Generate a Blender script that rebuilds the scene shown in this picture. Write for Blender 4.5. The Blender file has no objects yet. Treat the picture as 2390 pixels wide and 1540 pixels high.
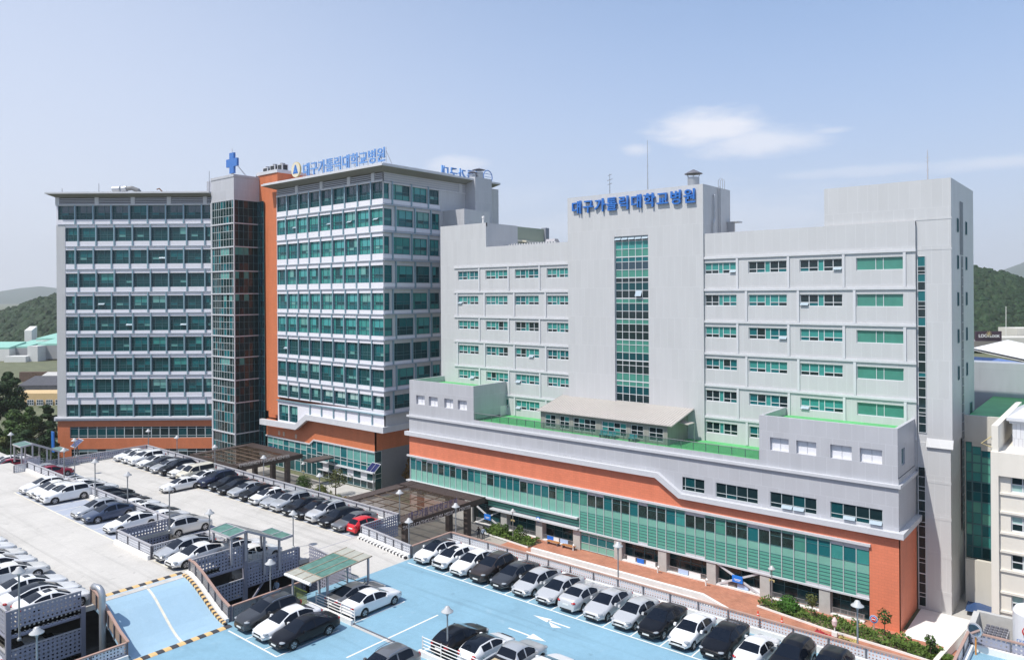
import bpy, bmesh, math, random
from math import radians as R, sin, cos, pi, sqrt, atan2
from mathutils import Vector, Matrix
SC = bpy.context.scene
COL = SC.collection
rnd = random.Random(7)

# ------------------------------------------------------------------ camera, world, sun, exposure
CAM_H, YAW, ROLL = 23.5, R(39.8), R(0.374)
F_PX, CX, CY = 1740.0, 1195.0, 686.6            # focal length and principal point measured on a 2390 px wide view
cam = bpy.data.cameras.new("camera"); cam.lens = F_PX / 2390 * 36; cam.sensor_width = 36
cam.shift_y = -(770 - CY) / 2390
cam.clip_start, cam.clip_end = 0.5, 30000
camo = bpy.data.objects.new("camera", cam); COL.objects.link(camo)
camo.location = (0, 0, CAM_H); camo.rotation_euler = (R(90), ROLL, YAW)
SC.camera = camo

TO_SUN = Vector((-0.30, -1.0, 1.75)).normalized()
SUN_EL = math.asin(TO_SUN.z); SUN_ROT = atan2(TO_SUN.x, TO_SUN.y)
world = bpy.data.worlds.new("World"); SC.world = world; world.use_nodes = True
wn, wl = world.node_tree.nodes, world.node_tree.links
sky = wn.new('ShaderNodeTexSky'); sky.sky_type = 'NISHITA'; sky.sun_disc = False
sky.sun_elevation = SUN_EL; sky.sun_rotation = SUN_ROT
sky.altitude = 50; sky.air_density = 1.0; sky.dust_density = 1.6; sky.ozone_density = 1.6
bg = wn['Background']; bg.inputs['Strength'].default_value = 0.1
def clouds():
    """a few thin clouds: soft patches in given directions of the sky, broken up by noise"""
    tc = wn.new('ShaderNodeTexCoord')
    total = None
    nz = wn.new('ShaderNodeTexNoise'); nz.inputs['Scale'].default_value = 13; nz.inputs['Detail'].default_value = 7; nz.inputs['Roughness'].default_value = .6
    mpn = wn.new('ShaderNodeMapping'); mpn.inputs['Scale'].default_value = (1, 1, 3.2)
    wl.new(tc.outputs['Generated'], mpn.inputs[0]); wl.new(mpn.outputs[0], nz.inputs['Vector'])
    patches = [(1665, 300, 120, 42, .80), (1755, 332, 130, 32, .62), (1060, 385, 75, 24, .55), (2010, 400, 150, 11, .26),
               (1490, 350, 34, 14, .5), (2330, 380, 120, 14, .35), (1940, 305, 40, 7, .35), (1620, 520, 420, 70, .25), (700, 470, 900, 80, .18), (-600, 200, 1200, 800, .40)]
    for px, py, rx, ry, a in patches:
        az = YAW - math.atan((px - CX) / F_PX); el = math.atan((CY - py - (px - CX) * ROLL) / math.hypot(F_PX, px - CX))
        sx, sz = rx / F_PX, ry / F_PX
        sub = wn.new('ShaderNodeVectorMath'); sub.operation = 'SUBTRACT'
        sub.inputs[1].default_value = (-sin(az) * cos(el), cos(az) * cos(el), sin(el))
        wl.new(tc.outputs['Generated'], sub.inputs[0])
        mp = wn.new('ShaderNodeMapping'); mp.vector_type = 'POINT'
        mp.inputs['Rotation'].default_value = (0, 0, -az); mp.inputs['Scale'].default_value = (1 / sx, 1, 1 / sz)
        # rotate first, then scale: two nodes
        mp.inputs['Scale'].default_value = (1, 1, 1)
        mp2 = wn.new('ShaderNodeMapping'); mp2.inputs['Scale'].default_value = (1 / sx, .5, 1 / sz)
        wl.new(sub.outputs[0], mp.inputs[0]); wl.new(mp.outputs[0], mp2.inputs[0])
        ln = wn.new('ShaderNodeVectorMath'); ln.operation = 'LENGTH'; wl.new(mp2.outputs[0], ln.inputs[0])
        ad = wn.new('ShaderNodeMath'); ad.operation = 'MULTIPLY_ADD'; ad.inputs[0].default_value = .5; ad.inputs[1].default_value = -1.9
        if rx < 1000: wl.new(nz.outputs['Fac'], ad.inputs[0])
        wl.new(ln.outputs['Value'], ad.inputs[2])
        mr = wn.new('ShaderNodeMapRange'); mr.interpolation_type = 'SMOOTHSTEP'
        mr.inputs['From Min'].default_value = .55; mr.inputs['From Max'].default_value = -.75
        mr.inputs['To Min'].default_value = 0; mr.inputs['To Max'].default_value = a
        wl.new(ad.outputs[0], mr.inputs['Value'])
        if total is None: total = mr.outputs[0]
        else:
            mx = wn.new('ShaderNodeMath'); mx.operation = 'MAXIMUM'; wl.new(total, mx.inputs[0]); wl.new(mr.outputs[0], mx.inputs[1]); total = mx.outputs[0]
    mix = wn.new('ShaderNodeMix'); mix.data_type = 'RGBA'
    wl.new(total, mix.inputs['Factor']); wl.new(SKY_OUT, mix.inputs['A']); mix.inputs['B'].default_value = CLOUD_COL
    wl.new(mix.outputs['Result'], bg.inputs['Color'])
# thin summer haze: the clear sky mixed with a little white, more of it close to the horizon
tc0 = wn.new('ShaderNodeTexCoord'); sp = wn.new('ShaderNodeSeparateXYZ'); wl.new(tc0.outputs['Generated'], sp.inputs[0])
hz = wn.new('ShaderNodeMapRange'); hz.inputs['From Min'].default_value = 0.0; hz.inputs['From Max'].default_value = .42
hz.inputs['To Min'].default_value = .93; hz.inputs['To Max'].default_value = .33
wl.new(sp.outputs['Z'], hz.inputs['Value'])
hm = wn.new('ShaderNodeMix'); hm.data_type = 'RGBA'; wl.new(hz.outputs[0], hm.inputs['Factor']); wl.new(sky.outputs[0], hm.inputs['A'])
hr = wn.new('ShaderNodeMapRange'); hr.inputs['From Max'].default_value = .40; wl.new(sp.outputs['Z'], hr.inputs['Value'])
hcol = wn.new('ShaderNodeMix'); hcol.data_type = 'RGBA'; wl.new(hr.outputs[0], hcol.inputs['Factor'])
hcol.inputs['A'].default_value = (5.7, 6.15, 7.1, 1); hcol.inputs['B'].default_value = (4.0, 6.2, 10.6, 1); wl.new(hcol.outputs['Result'], hm.inputs['B'])
SKY_OUT = hm.outputs['Result']; CLOUD_COL = (8.3, 8.3, 8.8, 1)
clouds()

sl = bpy.data.lights.new("sun", 'SUN'); sl.energy = 4.2; sl.angle = R(.53); sl.color = (1, .955, .88)
slo = bpy.data.objects.new("sun", sl); COL.objects.link(slo)
slo.rotation_euler = TO_SUN.to_track_quat('Z', 'Y').to_euler(); slo.location = (0, -20, 80)
SC.view_settings.view_transform = 'Standard'; SC.view_settings.look = 'None'; SC.view_settings.exposure = 0.25; SC.view_settings.gamma = 1
SC.cycles.max_bounces = 6; SC.cycles.diffuse_bounces = 3; SC.cycles.glossy_bounces = 3; SC.cycles.transparent_max_bounces = 10; SC.cycles.transmission_bounces = 4
SC.cycles.use_adaptive_sampling = True; SC.cycles.adaptive_threshold = .015
SC.cycles.sample_clamp_indirect = 6

# ------------------------------------------------------------------ helpers
def at(px, py, depth):
    """world point seen at pixel (px, py) of the 2390 px view at a given distance along the view axis"""
    x, y = px - CX, py - CY
    a = x * cos(ROLL) - y * sin(ROLL); b = x * sin(ROLL) + y * cos(ROLL)
    k = depth / F_PX
    return Vector((k * (a * cos(YAW) - F_PX * sin(YAW)), k * (a * sin(YAW) + F_PX * cos(YAW)), CAM_H - k * b))

def s2l(c):
    c /= 255.0
    return c / 12.92 if c <= .04045 else ((c + .055) / 1.055) ** 2.4
def rgb(r, g, b, k=1.0): return (s2l(r) * k, s2l(g) * k, s2l(b) * k)

MATS = {}
def newmat(name):
    m = bpy.data.materials.new(name); m.use_nodes = True; MATS[name] = m
    return m, m.node_tree.nodes, m.node_tree.links, m.node_tree.nodes['Principled BSDF']
def mat(name, col, rough=.6, metal=0., spec=.4, var=.0, scale=1.5, bump=0., bscale=20., coat=0., streak=False):
    m, n, l, b = newmat(name)
    b.inputs['Base Color'].default_value = (*col, 1); b.inputs['Roughness'].default_value = rough
    b.inputs['Metallic'].default_value = metal; b.inputs['Specular IOR Level'].default_value = spec
    if coat: b.inputs['Coat Weight'].default_value = coat; b.inputs['Coat Roughness'].default_value = .04
    if var or bump: ge = n.new('ShaderNodeNewGeometry')
    if var:
        t = n.new('ShaderNodeTexNoise'); t.inputs['Scale'].default_value = scale; t.inputs['Detail'].default_value = 6; t.inputs['Roughness'].default_value = .62
        if streak:
            mp = n.new('ShaderNodeMapping'); mp.inputs['Scale'].default_value = (1, 1, .12); l.new(ge.outputs['Position'], mp.inputs[0]); l.new(mp.outputs[0], t.inputs['Vector'])
        else: l.new(ge.outputs['Position'], t.inputs['Vector'])
        mr = n.new('ShaderNodeMapRange'); mr.inputs['From Min'].default_value = .3; mr.inputs['From Max'].default_value = .7
        mr.inputs['To Min'].default_value = 1 - var; mr.inputs['To Max'].default_value = 1 + var; l.new(t.outputs['Fac'], mr.inputs['Value'])
        mu = n.new('ShaderNodeVectorMath'); mu.operation = 'SCALE'; mu.inputs[0].default_value = col; l.new(mr.outputs[0], mu.inputs['Scale'])
        l.new(mu.outputs[0], b.inputs['Base Color'])
    if bump:
        t2 = n.new('ShaderNodeTexNoise'); t2.inputs['Scale'].default_value = bscale; t2.inputs['Detail'].default_value = 4; l.new(ge.outputs['Position'], t2.inputs['Vector'])
        bp = n.new('ShaderNodeBump'); bp.inputs['Strength'].default_value = bump; bp.inputs['Distance'].default_value = .02
        l.new(t2.outputs['Fac'], bp.inputs['Height']); l.new(bp.outputs[0], b.inputs['Normal'])
    return m
def wall_uv(n, l):
    """vector (run along the wall, height, 0) for walls that follow the world axes"""
    ge = n.new('ShaderNodeNewGeometry'); s = n.new('ShaderNodeSeparateXYZ'); l.new(ge.outputs['Position'], s.inputs[0])
    a = n.new('ShaderNodeMath'); a.operation = 'ADD'; l.new(s.outputs['X'], a.inputs[0]); l.new(s.outputs['Y'], a.inputs[1])
    c = n.new('ShaderNodeCombineXYZ'); l.new(a.outputs[0], c.inputs['X']); l.new(s.outputs['Z'], c.inputs['Y'])
    return c.outputs[0], ge, s
def panel_mat(name, col, w, h, joint=1.08, jw=.02, rough=.45, var=.05, off=.5, metal=0., spec=.4, dirt=.1):
    """metal or tile cladding in panels with visible joints, faint differences between panels and rain streaks"""
    m, n, l, b = newmat(name)
    v, ge, s = wall_uv(n, l)
    br = n.new('ShaderNodeTexBrick'); br.offset = off
    br.inputs['Color1'].default_value = (*[c * (1 - var) for c in col], 1); br.inputs['Color2'].default_value = (*[c * (1 + var) for c in col], 1)
    br.inputs['Mortar'].default_value = (*[min(1, c * joint) for c in col], 1)
    br.inputs['Scale'].default_value = 1; br.inputs['Mortar Size'].default_value = jw; br.inputs['Brick Width'].default_value = w; br.inputs['Row Height'].default_value = h
    br.inputs['Mortar Smooth'].default_value = .3
    l.new(v, br.inputs['Vector'])
    t = n.new('ShaderNodeTexNoise'); t.inputs['Scale'].default_value = .9; t.inputs['Detail'].default_value = 8
    mp = n.new('ShaderNodeMapping'); mp.inputs['Scale'].default_value = (1, 1, .22); l.new(ge.outputs['Position'], mp.inputs[0]); l.new(mp.outputs[0], t.inputs['Vector'])
    mr = n.new('ShaderNodeMapRange'); mr.inputs['From Min'].default_value = .35; mr.inputs['From Max'].default_value = .75; mr.inputs['To Min'].default_value = 1.03; mr.inputs['To Max'].default_value = 1 - dirt
    l.new(t.outputs['Fac'], mr.inputs['Value'])
    mu = n.new('ShaderNodeVectorMath'); mu.operation = 'SCALE'; l.new(br.outputs['Color'], mu.inputs[0]); l.new(mr.outputs[0], mu.inputs['Scale'])
    l.new(mu.outputs[0], b.inputs['Base Color']); b.inputs['Roughness'].default_value = rough; b.inputs['Metallic'].default_value = metal; b.inputs['Specular IOR Level'].default_value = spec
    return m
def perf_mat(name, col, pitch, rad, rough=.5):
    """sheet metal punched with rows of round holes (the holes are open)"""
    m, n, l, b = newmat(name)
    b.inputs['Base Color'].default_value = (*col, 1); b.inputs['Roughness'].default_value = rough
    v, ge, s = wall_uv(n, l)
    sc = n.new('ShaderNodeVectorMath'); sc.operation = 'SCALE'; sc.inputs['Scale'].default_value = 1 / pitch; l.new(v, sc.inputs[0])
    fr = n.new('ShaderNodeVectorMath'); fr.operation = 'FRACTION'; l.new(sc.outputs[0], fr.inputs[0])
    su = n.new('ShaderNodeVectorMath'); su.operation = 'SUBTRACT'; su.inputs[1].default_value = (.5, .5, 0); l.new(fr.outputs[0], su.inputs[0])
    le = n.new('ShaderNodeVectorMath'); le.operation = 'LENGTH'; l.new(su.outputs[0], le.inputs[0])
    lt = n.new('ShaderNodeMath'); lt.operation = 'LESS_THAN'; lt.inputs[1].default_value = rad; l.new(le.outputs['Value'], lt.inputs[0])
    tr = n.new('ShaderNodeBsdfTransparent'); mx = n.new('ShaderNodeMixShader')
    l.new(lt.outputs[0], mx.inputs[0]); l.new(b.outputs[0], mx.inputs[1]); l.new(tr.outputs[0], mx.inputs[2])
    l.new(mx.outputs[0], n['Material Output'].inputs['Surface'])
    return m
def glass_mat(name, tint, alpha=.5, rough=.04, spec=.6):
    """thin coloured glass: part tinted clear, part mirror"""
    m, n, l, b = newmat(name)
    b.inputs['Base Color'].default_value = (*tint, 1); b.inputs['Roughness'].default_value = rough; b.inputs['Specular IOR Level'].default_value = spec
    tr = n.new('ShaderNodeBsdfTransparent'); tr.inputs['Color'].default_value = (*[.5 + t * .5 for t in tint], 1); mx = n.new('ShaderNodeMixShader'); mx.inputs[0].default_value = alpha
    l.new(tr.outputs[0], mx.inputs[1]); l.new(b.outputs[0], mx.inputs[2]); l.new(mx.outputs[0], n['Material Output'].inputs['Surface'])
    return m

class MB:
    """collects faces with materials; build() links them as one mesh object"""
    def __init__(s): s.v, s.f, s.m = [], [], []
    def add(s, vs, fs, mi=0):
        o = len(s.v); s.v += [tuple(p) for p in vs]
        for f in fs: s.f.append([o + i for i in f]); s.m.append(mi)
        return s
    def quad(s, a, b, c, d, mi=0): return s.add([a, b, c, d], [(0, 1, 2, 3)], mi)
    def box(s, x0, x1, y0, y1, z0, z1, mi=0):
        if x0 > x1: x0, x1 = x1, x0
        if y0 > y1: y0, y1 = y1, y0
        if z0 > z1: z0, z1 = z1, z0
        return s.add([(x, y, z) for z in (z0, z1) for y in (y0, y1) for x in (x0, x1)],
                     [(0, 2, 3, 1), (4, 5, 7, 6), (0, 1, 5, 4), (2, 6, 7, 3), (0, 4, 6, 2), (1, 3, 7, 5)], mi)
    def hexa(s, bottom, top, mi=0):
        """eight-cornered solid from four bottom and four top points (same turning order, counter-clockwise from above)"""
        return s.add(list(bottom) + list(top), [(3, 2, 1, 0), (4, 5, 6, 7), (0, 1, 5, 4), (1, 2, 6, 5), (2, 3, 7, 6), (3, 0, 4, 7)], mi)
    def bar(s, p0, p1, w, h, mi=0):
        """box beam from p0 to p1"""
        p0, p1 = Vector(p0), Vector(p1); d = (p1 - p0).normalized()
        u = d.cross(Vector((0, 0, 1))); u = Vector((1, 0, 0)) if u.length < 1e-4 else u.normalized(); k = u.cross(d)
        q = [(u * a * w / 2 + k * c * h / 2) for a, c in ((-1, -1), (1, -1), (1, 1), (-1, 1))]
        return s.add([p0 + t for t in q] + [p1 + t for t in q], [(0, 1, 2, 3), (7, 6, 5, 4), (0, 4, 5, 1), (1, 5, 6, 2), (2, 6, 7, 3), (3, 7, 4, 0)], mi)
    def tube(s, pts, rad, n=8, mi=0, cap=True):
        pts = [Vector(p) for p in pts]; rr = rad if isinstance(rad, (list, tuple)) else [rad] * len(pts)
        rings = []; up = None
        for i, p in enumerate(pts):
            d = (pts[min(i + 1, len(pts) - 1)] - pts[max(i - 1, 0)]).normalized()
            if up is None or abs(up.dot(d)) > .95:
                up = Vector((0, 0, 1)) if abs(d.z) < .9 else Vector((1, 0, 0))
            u = d.cross(up).normalized(); k = u.cross(d).normalized(); up = k if abs(d.z) > .9 else up
            rings.append([p + (u * cos(2 * pi * j / n) + k * sin(2 * pi * j / n)) * rr[i] for j in range(n)])
        vs = [q for r in rings for q in r]; fs = []
        for i in range(len(pts) - 1):
            for j in range(n): fs.append((i * n + j, i * n + (j + 1) % n, (i + 1) * n + (j + 1) % n, (i + 1) * n + j))
        if cap: fs += [tuple(range(n - 1, -1, -1)), tuple(range((len(pts) - 1) * n, len(pts) * n))]
        return s.add(vs, fs, mi)
    def lathe(s, cx, cy, prof, n=16, mi=0):
        vs = [(cx + r * cos(2 * pi * j / n), cy + r * sin(2 * pi * j / n), z) for r, z in prof for j in range(n)]; fs = []
        for i in range(len(prof) - 1):
            for j in range(n): fs.append((i * n + j, i * n + (j + 1) % n, (i + 1) * n + (j + 1) % n, (i + 1) * n + j))
        if prof[0][0] > 1e-3: fs.append(tuple(range(n - 1, -1, -1)))
        if prof[-1][0] > 1e-3: fs.append(tuple(range((len(prof) - 1) * n, len(prof) * n)))
        return s.add(vs, fs, mi)
    def prism(s, poly, axis, a0, a1, mi=0):
        """extrude a polygon given in the two other axes along axis 'x', 'y' or 'z'"""
        n = len(poly)
        mk = {'x': lambda p, t: (t, p[0], p[1]), 'y': lambda p, t: (p[0], t, p[1]), 'z': lambda p, t: (p[0], p[1], t)}[axis]
        return s.add([mk(p, a0) for p in poly] + [mk(p, a1) for p in poly],
                     [tuple(range(n)), tuple(range(2 * n - 1, n - 1, -1))] + [(i, n + i, n + (i + 1) % n, (i + 1) % n) for i in range(n)], mi)
    def build(s, name, mats, parent=None, smooth=False, kind=None, local=False):
        me = bpy.data.meshes.new(name)
        vs = s.v
        if parent is not None and not local:
            o = parent.location; a = parent.rotation_euler.z; ca, sa = cos(-a), sin(-a)
            if parent.parent is not None:
                o = o + parent.parent.location
            vs = [((x - o.x) * ca - (y - o.y) * sa, (x - o.x) * sa + (y - o.y) * ca, z - o.z) for x, y, z in vs]
        me.from_pydata(vs, [], s.f)
        if not isinstance(mats, (list, tuple)): mats = [mats]
        for m in mats: me.materials.append(m)
        me.polygons.foreach_set('material_index', s.m)
        bm = bmesh.new(); bm.from_mesh(me); bmesh.ops.recalc_face_normals(bm, faces=bm.faces); bm.to_mesh(me); bm.free()
        if smooth: me.polygons.foreach_set('use_smooth', [True] * len(me.polygons))
        me.update()
        ob = bpy.data.objects.new(name, me); COL.objects.link(ob)
        if parent is not None: ob.parent = parent
        if kind: ob['kind'] = kind
        return ob
def tag(o, label, cat, group=None):
    o['label'] = label; o['category'] = cat
    if group: o['group'] = group
    return o
def thing(name, label, cat, loc=(0, 0, 0), rz=0., group=None):
    o = bpy.data.objects.new(name, None); COL.objects.link(o); o.location = loc; o.rotation_euler = (0, 0, rz); o.empty_display_size = .3
    return tag(o, label, cat, group)
def part_of(o, p):
    o.parent = p; return o
def copy_thing(src, loc, rz=0., label=None, group=None, paint=None):
    r = src.copy(); COL.objects.link(r); r.location = loc; r.rotation_euler = (0, 0, rz)
    if label: r['label'] = label
    if group: r['group'] = group
    for ch in src.children:
        c = ch.copy(); COL.objects.link(c); c.parent = r
        if paint and c.get('painted'):
            c.material_slots[0].link = 'OBJECT'; c.material_slots[0].material = paint
        for g in ch.children:
            d = g.copy(); COL.objects.link(d); d.parent = c
    return r
def text_obj(name, body, size, m, loc, rot, parent=None, extrude=.05, offset=.0, align='CENTER', sx=1.):
    cu = bpy.data.curves.new(name, 'FONT'); cu.body = body; cu.size = size; cu.extrude = extrude; cu.offset = offset; cu.align_x = align; cu.resolution_u = 3
    cu.materials.append(m)
    tmp = bpy.data.objects.new('tmp', cu); COL.objects.link(tmp)
    me = bpy.data.meshes.new_from_object(tmp.evaluated_get(bpy.context.evaluated_depsgraph_get())); me.name = name
    bpy.data.objects.remove(tmp); bpy.data.curves.remove(cu)
    o = bpy.data.objects.new(name, me); COL.objects.link(o); o.rotation_euler = rot; o.scale = (sx, 1, 1)
    if parent is not None: o.parent = parent; o.location = Vector(loc) - parent.location
    else: o.location = loc
    return o

# ------------------------------------------------------------------ materials
M_panel = panel_mat('pale metal cladding', (.505, .508, .518), 1.05, 4.05, joint=1.10, jw=.03, var=.022, rough=.42, spec=.5, dirt=.02)
M_panel2 = panel_mat('grey metal cladding', (.45, .455, .485), 1.27, 2.05, joint=1.14, jw=.03, var=.03, rough=.42, spec=.5, dirt=.03)
M_trim = mat('pale stone trim', (.58, .585, .61), .55, var=.06, scale=.8, streak=True)
M_trimw = mat('white metal trim', (.56, .57, .60), .4, var=.03)
M_fin = mat('blue grey aluminium fins', (.25, .37, .43), .35, metal=.25, var=.05)
M_ledge = mat('grey ledge metal', (.36, .40, .46), .4, var=.05)
M_lav = mat('lavender white spandrel', (.74, .73, .78), .45, var=.03)
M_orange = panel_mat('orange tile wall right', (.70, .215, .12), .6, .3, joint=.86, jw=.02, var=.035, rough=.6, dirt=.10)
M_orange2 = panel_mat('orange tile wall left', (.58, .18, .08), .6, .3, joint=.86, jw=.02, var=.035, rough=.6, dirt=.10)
M_soffit = mat('olive grey eaves soffit', (.24, .24, .21), .7)
M_louv = mat('louvre metal', (.40, .41, .46), .4)
M_dark = mat('dark recess', (.035, .04, .045), .6)
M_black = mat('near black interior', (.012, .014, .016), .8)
M_gdark = mat('dark window glass', (.009, .024, .028), .05, spec=.55)
M_gdark2 = mat('green black window glass', (.006, .058, .068), .06, spec=.42)
M_gmid = mat('dark teal window glass', (.010, .125, .140), .07, spec=.42)
M_gteal = mat('teal glass over a drawn blind', (.045, .255, .235), .10, spec=.5, var=.10, scale=.9)
M_gsky = mat('teal glass with pale blind, upper floors', (.060, .31, .31), .08, spec=.5, var=.10, scale=.8)
M_gpale = mat('pale green glass over a white blind', (.13, .34, .31), .10, spec=.6, var=.06)
M_gwhite = mat('glass over a sunlit white blind', (.34, .50, .47), .12, spec=.5)
M_gspan = mat('light green spandrel glass', (.185, .42, .345), .08, spec=.6, var=.07, scale=.6)
M_gblind = mat('green roller blind behind glass', (.06, .235, .185), .12, spec=.6, var=.12, scale=.7)
M_gnavy = mat('blue reflecting window glass', (.012, .045, .07), .03, spec=1.0)
M_frame = mat('white window frame', (.62, .64, .66), .4)
M_framed = mat('teal grey window frame', (.06, .155, .175), .4)
M_mull = mat('aluminium mullion', (.50, .55, .56), .35, metal=.1)
M_amber = mat('amber brown wall behind glass', (.075, .038, .016), .3, spec=.5)
M_roofgreen = mat('green waterproofed roof', (.095, .42, .145), .5, var=.14, scale=.5)
M_conc = mat('weathered concrete', (.46, .45, .43), .85, var=.10, scale=1.2, bump=.2)
M_white = mat('white painted concrete', (.74, .73, .71), .7, var=.07, scale=1.0, streak=True)
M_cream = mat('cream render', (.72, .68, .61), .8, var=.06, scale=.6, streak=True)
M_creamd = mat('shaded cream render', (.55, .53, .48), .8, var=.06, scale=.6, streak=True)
M_steel = mat('galvanised steel', (.46, .47, .49), .35, metal=.6, var=.08)
M_rail = mat('grey handrail', (.40, .39, .41), .45, var=.06)
M_railbrown = mat('faded brown handrail', (.40, .26, .21), .55, var=.10)
M_post = mat('dark post', (.13, .13, .15), .5)
M_perf = perf_mat('perforated panel', (.55, .56, .60), .21, .23)
M_perfd = perf_mat('perforated grey wall panel', (.30, .305, .375), .27, .235)
M_perfs = perf_mat('finely perforated panel', (.27, .26, .26), .12, .27)
M_bronze = mat('dark bronze slats', (.095, .075, .07), .5, var=.12, scale=2)
M_bronzed = mat('bronze frame', (.06, .045, .04), .5)
M_canglass = glass_mat('smoked canopy glass', (.10, .07, .05), .45, .05, .5)
M_railglass = glass_mat('green railing glass', (.12, .26, .21), .26, .04, .5)
M_conc_shade = mat('lower deck concrete darkened as shade', (.085, .082, .078), .9, var=.2, scale=.8)  # deep shade of the lower decks and light well put into the concrete colour
M_blue = mat('sign blue', (.030, .155, .50), .35, spec=.5)
M_bluel = mat('light sign blue', (.14, .30, .62), .4)
M_signw = mat('sign white', (.8, .8, .8), .5)
M_red = mat('sign red', (.62, .03, .03), .5)
M_gold = mat('emblem gold', (.52, .42, .20), .45)
M_purple = mat('dark violet lettering', (.055, .05, .14), .45)
M_silver = mat('silver lettering', (.52, .50, .50), .35, metal=.3)
M_lampw = mat('lamp shade enamel', (.48, .48, .48), .25, spec=.6, coat=.3)
M_pole = mat('grey lamp post', (.30, .31, .32), .4, metal=.4)
M_yellow = mat('yellow road paint', (.66, .44, .20), .75, var=.12, scale=4)
M_blk = mat('black road paint', (.05, .05, .055), .8, var=.2, scale=4)
M_line = mat('white road paint', (.74, .74, .72), .7, var=.10, scale=3)
M_liney = mat('cream road paint', (.66, .62, .52), .75, var=.12, scale=3)
# ------------------------------------------------------------------ the setting: ground, roads, decks
GZ = -10.5
def stained(name, col, var, spots, rough=.85, streak_axis=None, bump=.15, lines=0, tracks=0):
    """floor paint or concrete with broad tone changes, worn spots and fine grain"""
    m, n, l, b = newmat(name)
    ge = n.new('ShaderNodeNewGeometry')
    mp = n.new('ShaderNodeMapping'); mp.inputs['Scale'].default_value = (1, 1, 1) if streak_axis is None else ((.25, 1, 1) if streak_axis == 'x' else (1, .25, 1))
    l.new(ge.outputs['Position'], mp.inputs[0])
    def noise(sc, det, mn, mx, lo=.3, hi=.7):
        t = n.new('ShaderNodeTexNoise'); t.inputs['Scale'].default_value = sc; t.inputs['Detail'].default_value = det; t.inputs['Roughness'].default_value = .65; l.new(mp.outputs[0], t.inputs['Vector'])
        r = n.new('ShaderNodeMapRange'); r.inputs['From Min'].default_value = lo; r.inputs['From Max'].default_value = hi; r.inputs['To Min'].default_value = mn; r.inputs['To Max'].default_value = mx; l.new(t.outputs['Fac'], r.inputs['Value']); return r.outputs[0]
    a = noise(.22, 8, 1 - var, 1 + var); c = noise(2.6, 6, 1 - var * .55, 1 + var * .55); g = noise(22, 3, .94, 1.06)
    m1 = n.new('ShaderNodeMath'); m1.operation = 'MULTIPLY'; l.new(a, m1.inputs[0]); l.new(c, m1.inputs[1])
    m2 = n.new('ShaderNodeMath'); m2.operation = 'MULTIPLY'; l.new(m1.outputs[0], m2.inputs[0]); l.new(g, m2.inputs[1])
    sc = n.new('ShaderNodeVectorMath'); sc.operation = 'SCALE'; sc.inputs[0].default_value = col; l.new(m2.outputs[0], sc.inputs['Scale'])
    w = noise(1.1, 9, 0, 1, .60, .74)
    mx = n.new('ShaderNodeMix'); mx.data_type = 'RGBA'; mu = n.new('ShaderNodeMath'); mu.operation = 'MULTIPLY'; mu.inputs[1].default_value = .55; l.new(w, mu.inputs[0])
    l.new(mu.outputs[0], mx.inputs['Factor']); l.new(sc.outputs[0], mx.inputs['A']); mx.inputs['B'].default_value = (*spots, 1)
    out = mx.outputs['Result']
    if lines:
        s = n.new('ShaderNodeSeparateXYZ'); l.new(ge.outputs['Position'], s.inputs[0])
        br = n.new('ShaderNodeTexBrick'); br.offset = 0; br.inputs['Scale'].default_value = 1; br.inputs['Brick Width'].default_value = lines; br.inputs['Row Height'].default_value = lines
        br.inputs['Mortar Size'].default_value = .014; br.inputs['Color1'].default_value = br.inputs['Color2'].default_value = (1, 1, 1, 1); br.inputs['Mortar'].default_value = (.8, .8, .8, 1)
        l.new(ge.outputs['Position'], br.inputs['Vector'])
        ml = n.new('ShaderNodeMix'); ml.data_type = 'RGBA'; ml.blend_type = 'MULTIPLY'; ml.inputs['Factor'].default_value = 1; l.new(out, ml.inputs['A']); l.new(br.outputs['Color'], ml.inputs['B']); out = ml.outputs['Result']
    if tracks:                                   # faint tyre tracks along the lanes and dark drips in the bays
        for scl, lo, hi, amt in (((.045, 1.5, 1), .54, .68, tracks), ((1.3, 1.3, 1), .66, .72, tracks * 1.6), ((.3, .3, 1), .56, .62, tracks * .5)):
            mp2 = n.new('ShaderNodeMapping'); mp2.inputs['Scale'].default_value = scl; l.new(ge.outputs['Position'], mp2.inputs[0])
            t3 = n.new('ShaderNodeTexNoise'); t3.inputs['Scale'].default_value = 1; t3.inputs['Detail'].default_value = 5; l.new(mp2.outputs[0], t3.inputs['Vector'])
            r3 = n.new('ShaderNodeMapRange'); r3.inputs['From Min'].default_value = lo; r3.inputs['From Max'].default_value = hi; r3.inputs['To Min'].default_value = 1; r3.inputs['To Max'].default_value = 1 - amt; l.new(t3.outputs['Fac'], r3.inputs['Value'])
            s3 = n.new('ShaderNodeVectorMath'); s3.operation = 'SCALE'; l.new(out, s3.inputs[0]); l.new(r3.outputs[0], s3.inputs['Scale']); out = s3.outputs[0]
    l.new(out, b.inputs['Base Color']); b.inputs['Roughness'].default_value = rough
    if bump:
        t2 = n.new('ShaderNodeTexNoise'); t2.inputs['Scale'].default_value = 30; l.new(ge.outputs['Position'], t2.inputs['Vector'])
        bp = n.new('ShaderNodeBump'); bp.inputs['Strength'].default_value = bump; bp.inputs['Distance'].default_value = .01; l.new(t2.outputs['Fac'], bp.inputs['Height']); l.new(bp.outputs[0], b.inputs['Normal'])
    return m
M_deckc = stained('sun bleached deck concrete', (.50, .478, .445), .085, (.56, .545, .515), lines=7.6, tracks=.13)
M_blue_fl = stained('blue deck paint', (.205, .365, .465), .095, (.32, .45, .53), .6, bump=.1, tracks=.12)
M_blue_rp = stained('faded blue ramp paint', (.31, .46, .57), .05, (.40, .53, .61), .6, bump=.1)
M_slate = stained('blue grey stall paint', (.36, .39, .455), .08, (.52, .54, .60), .7)
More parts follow.
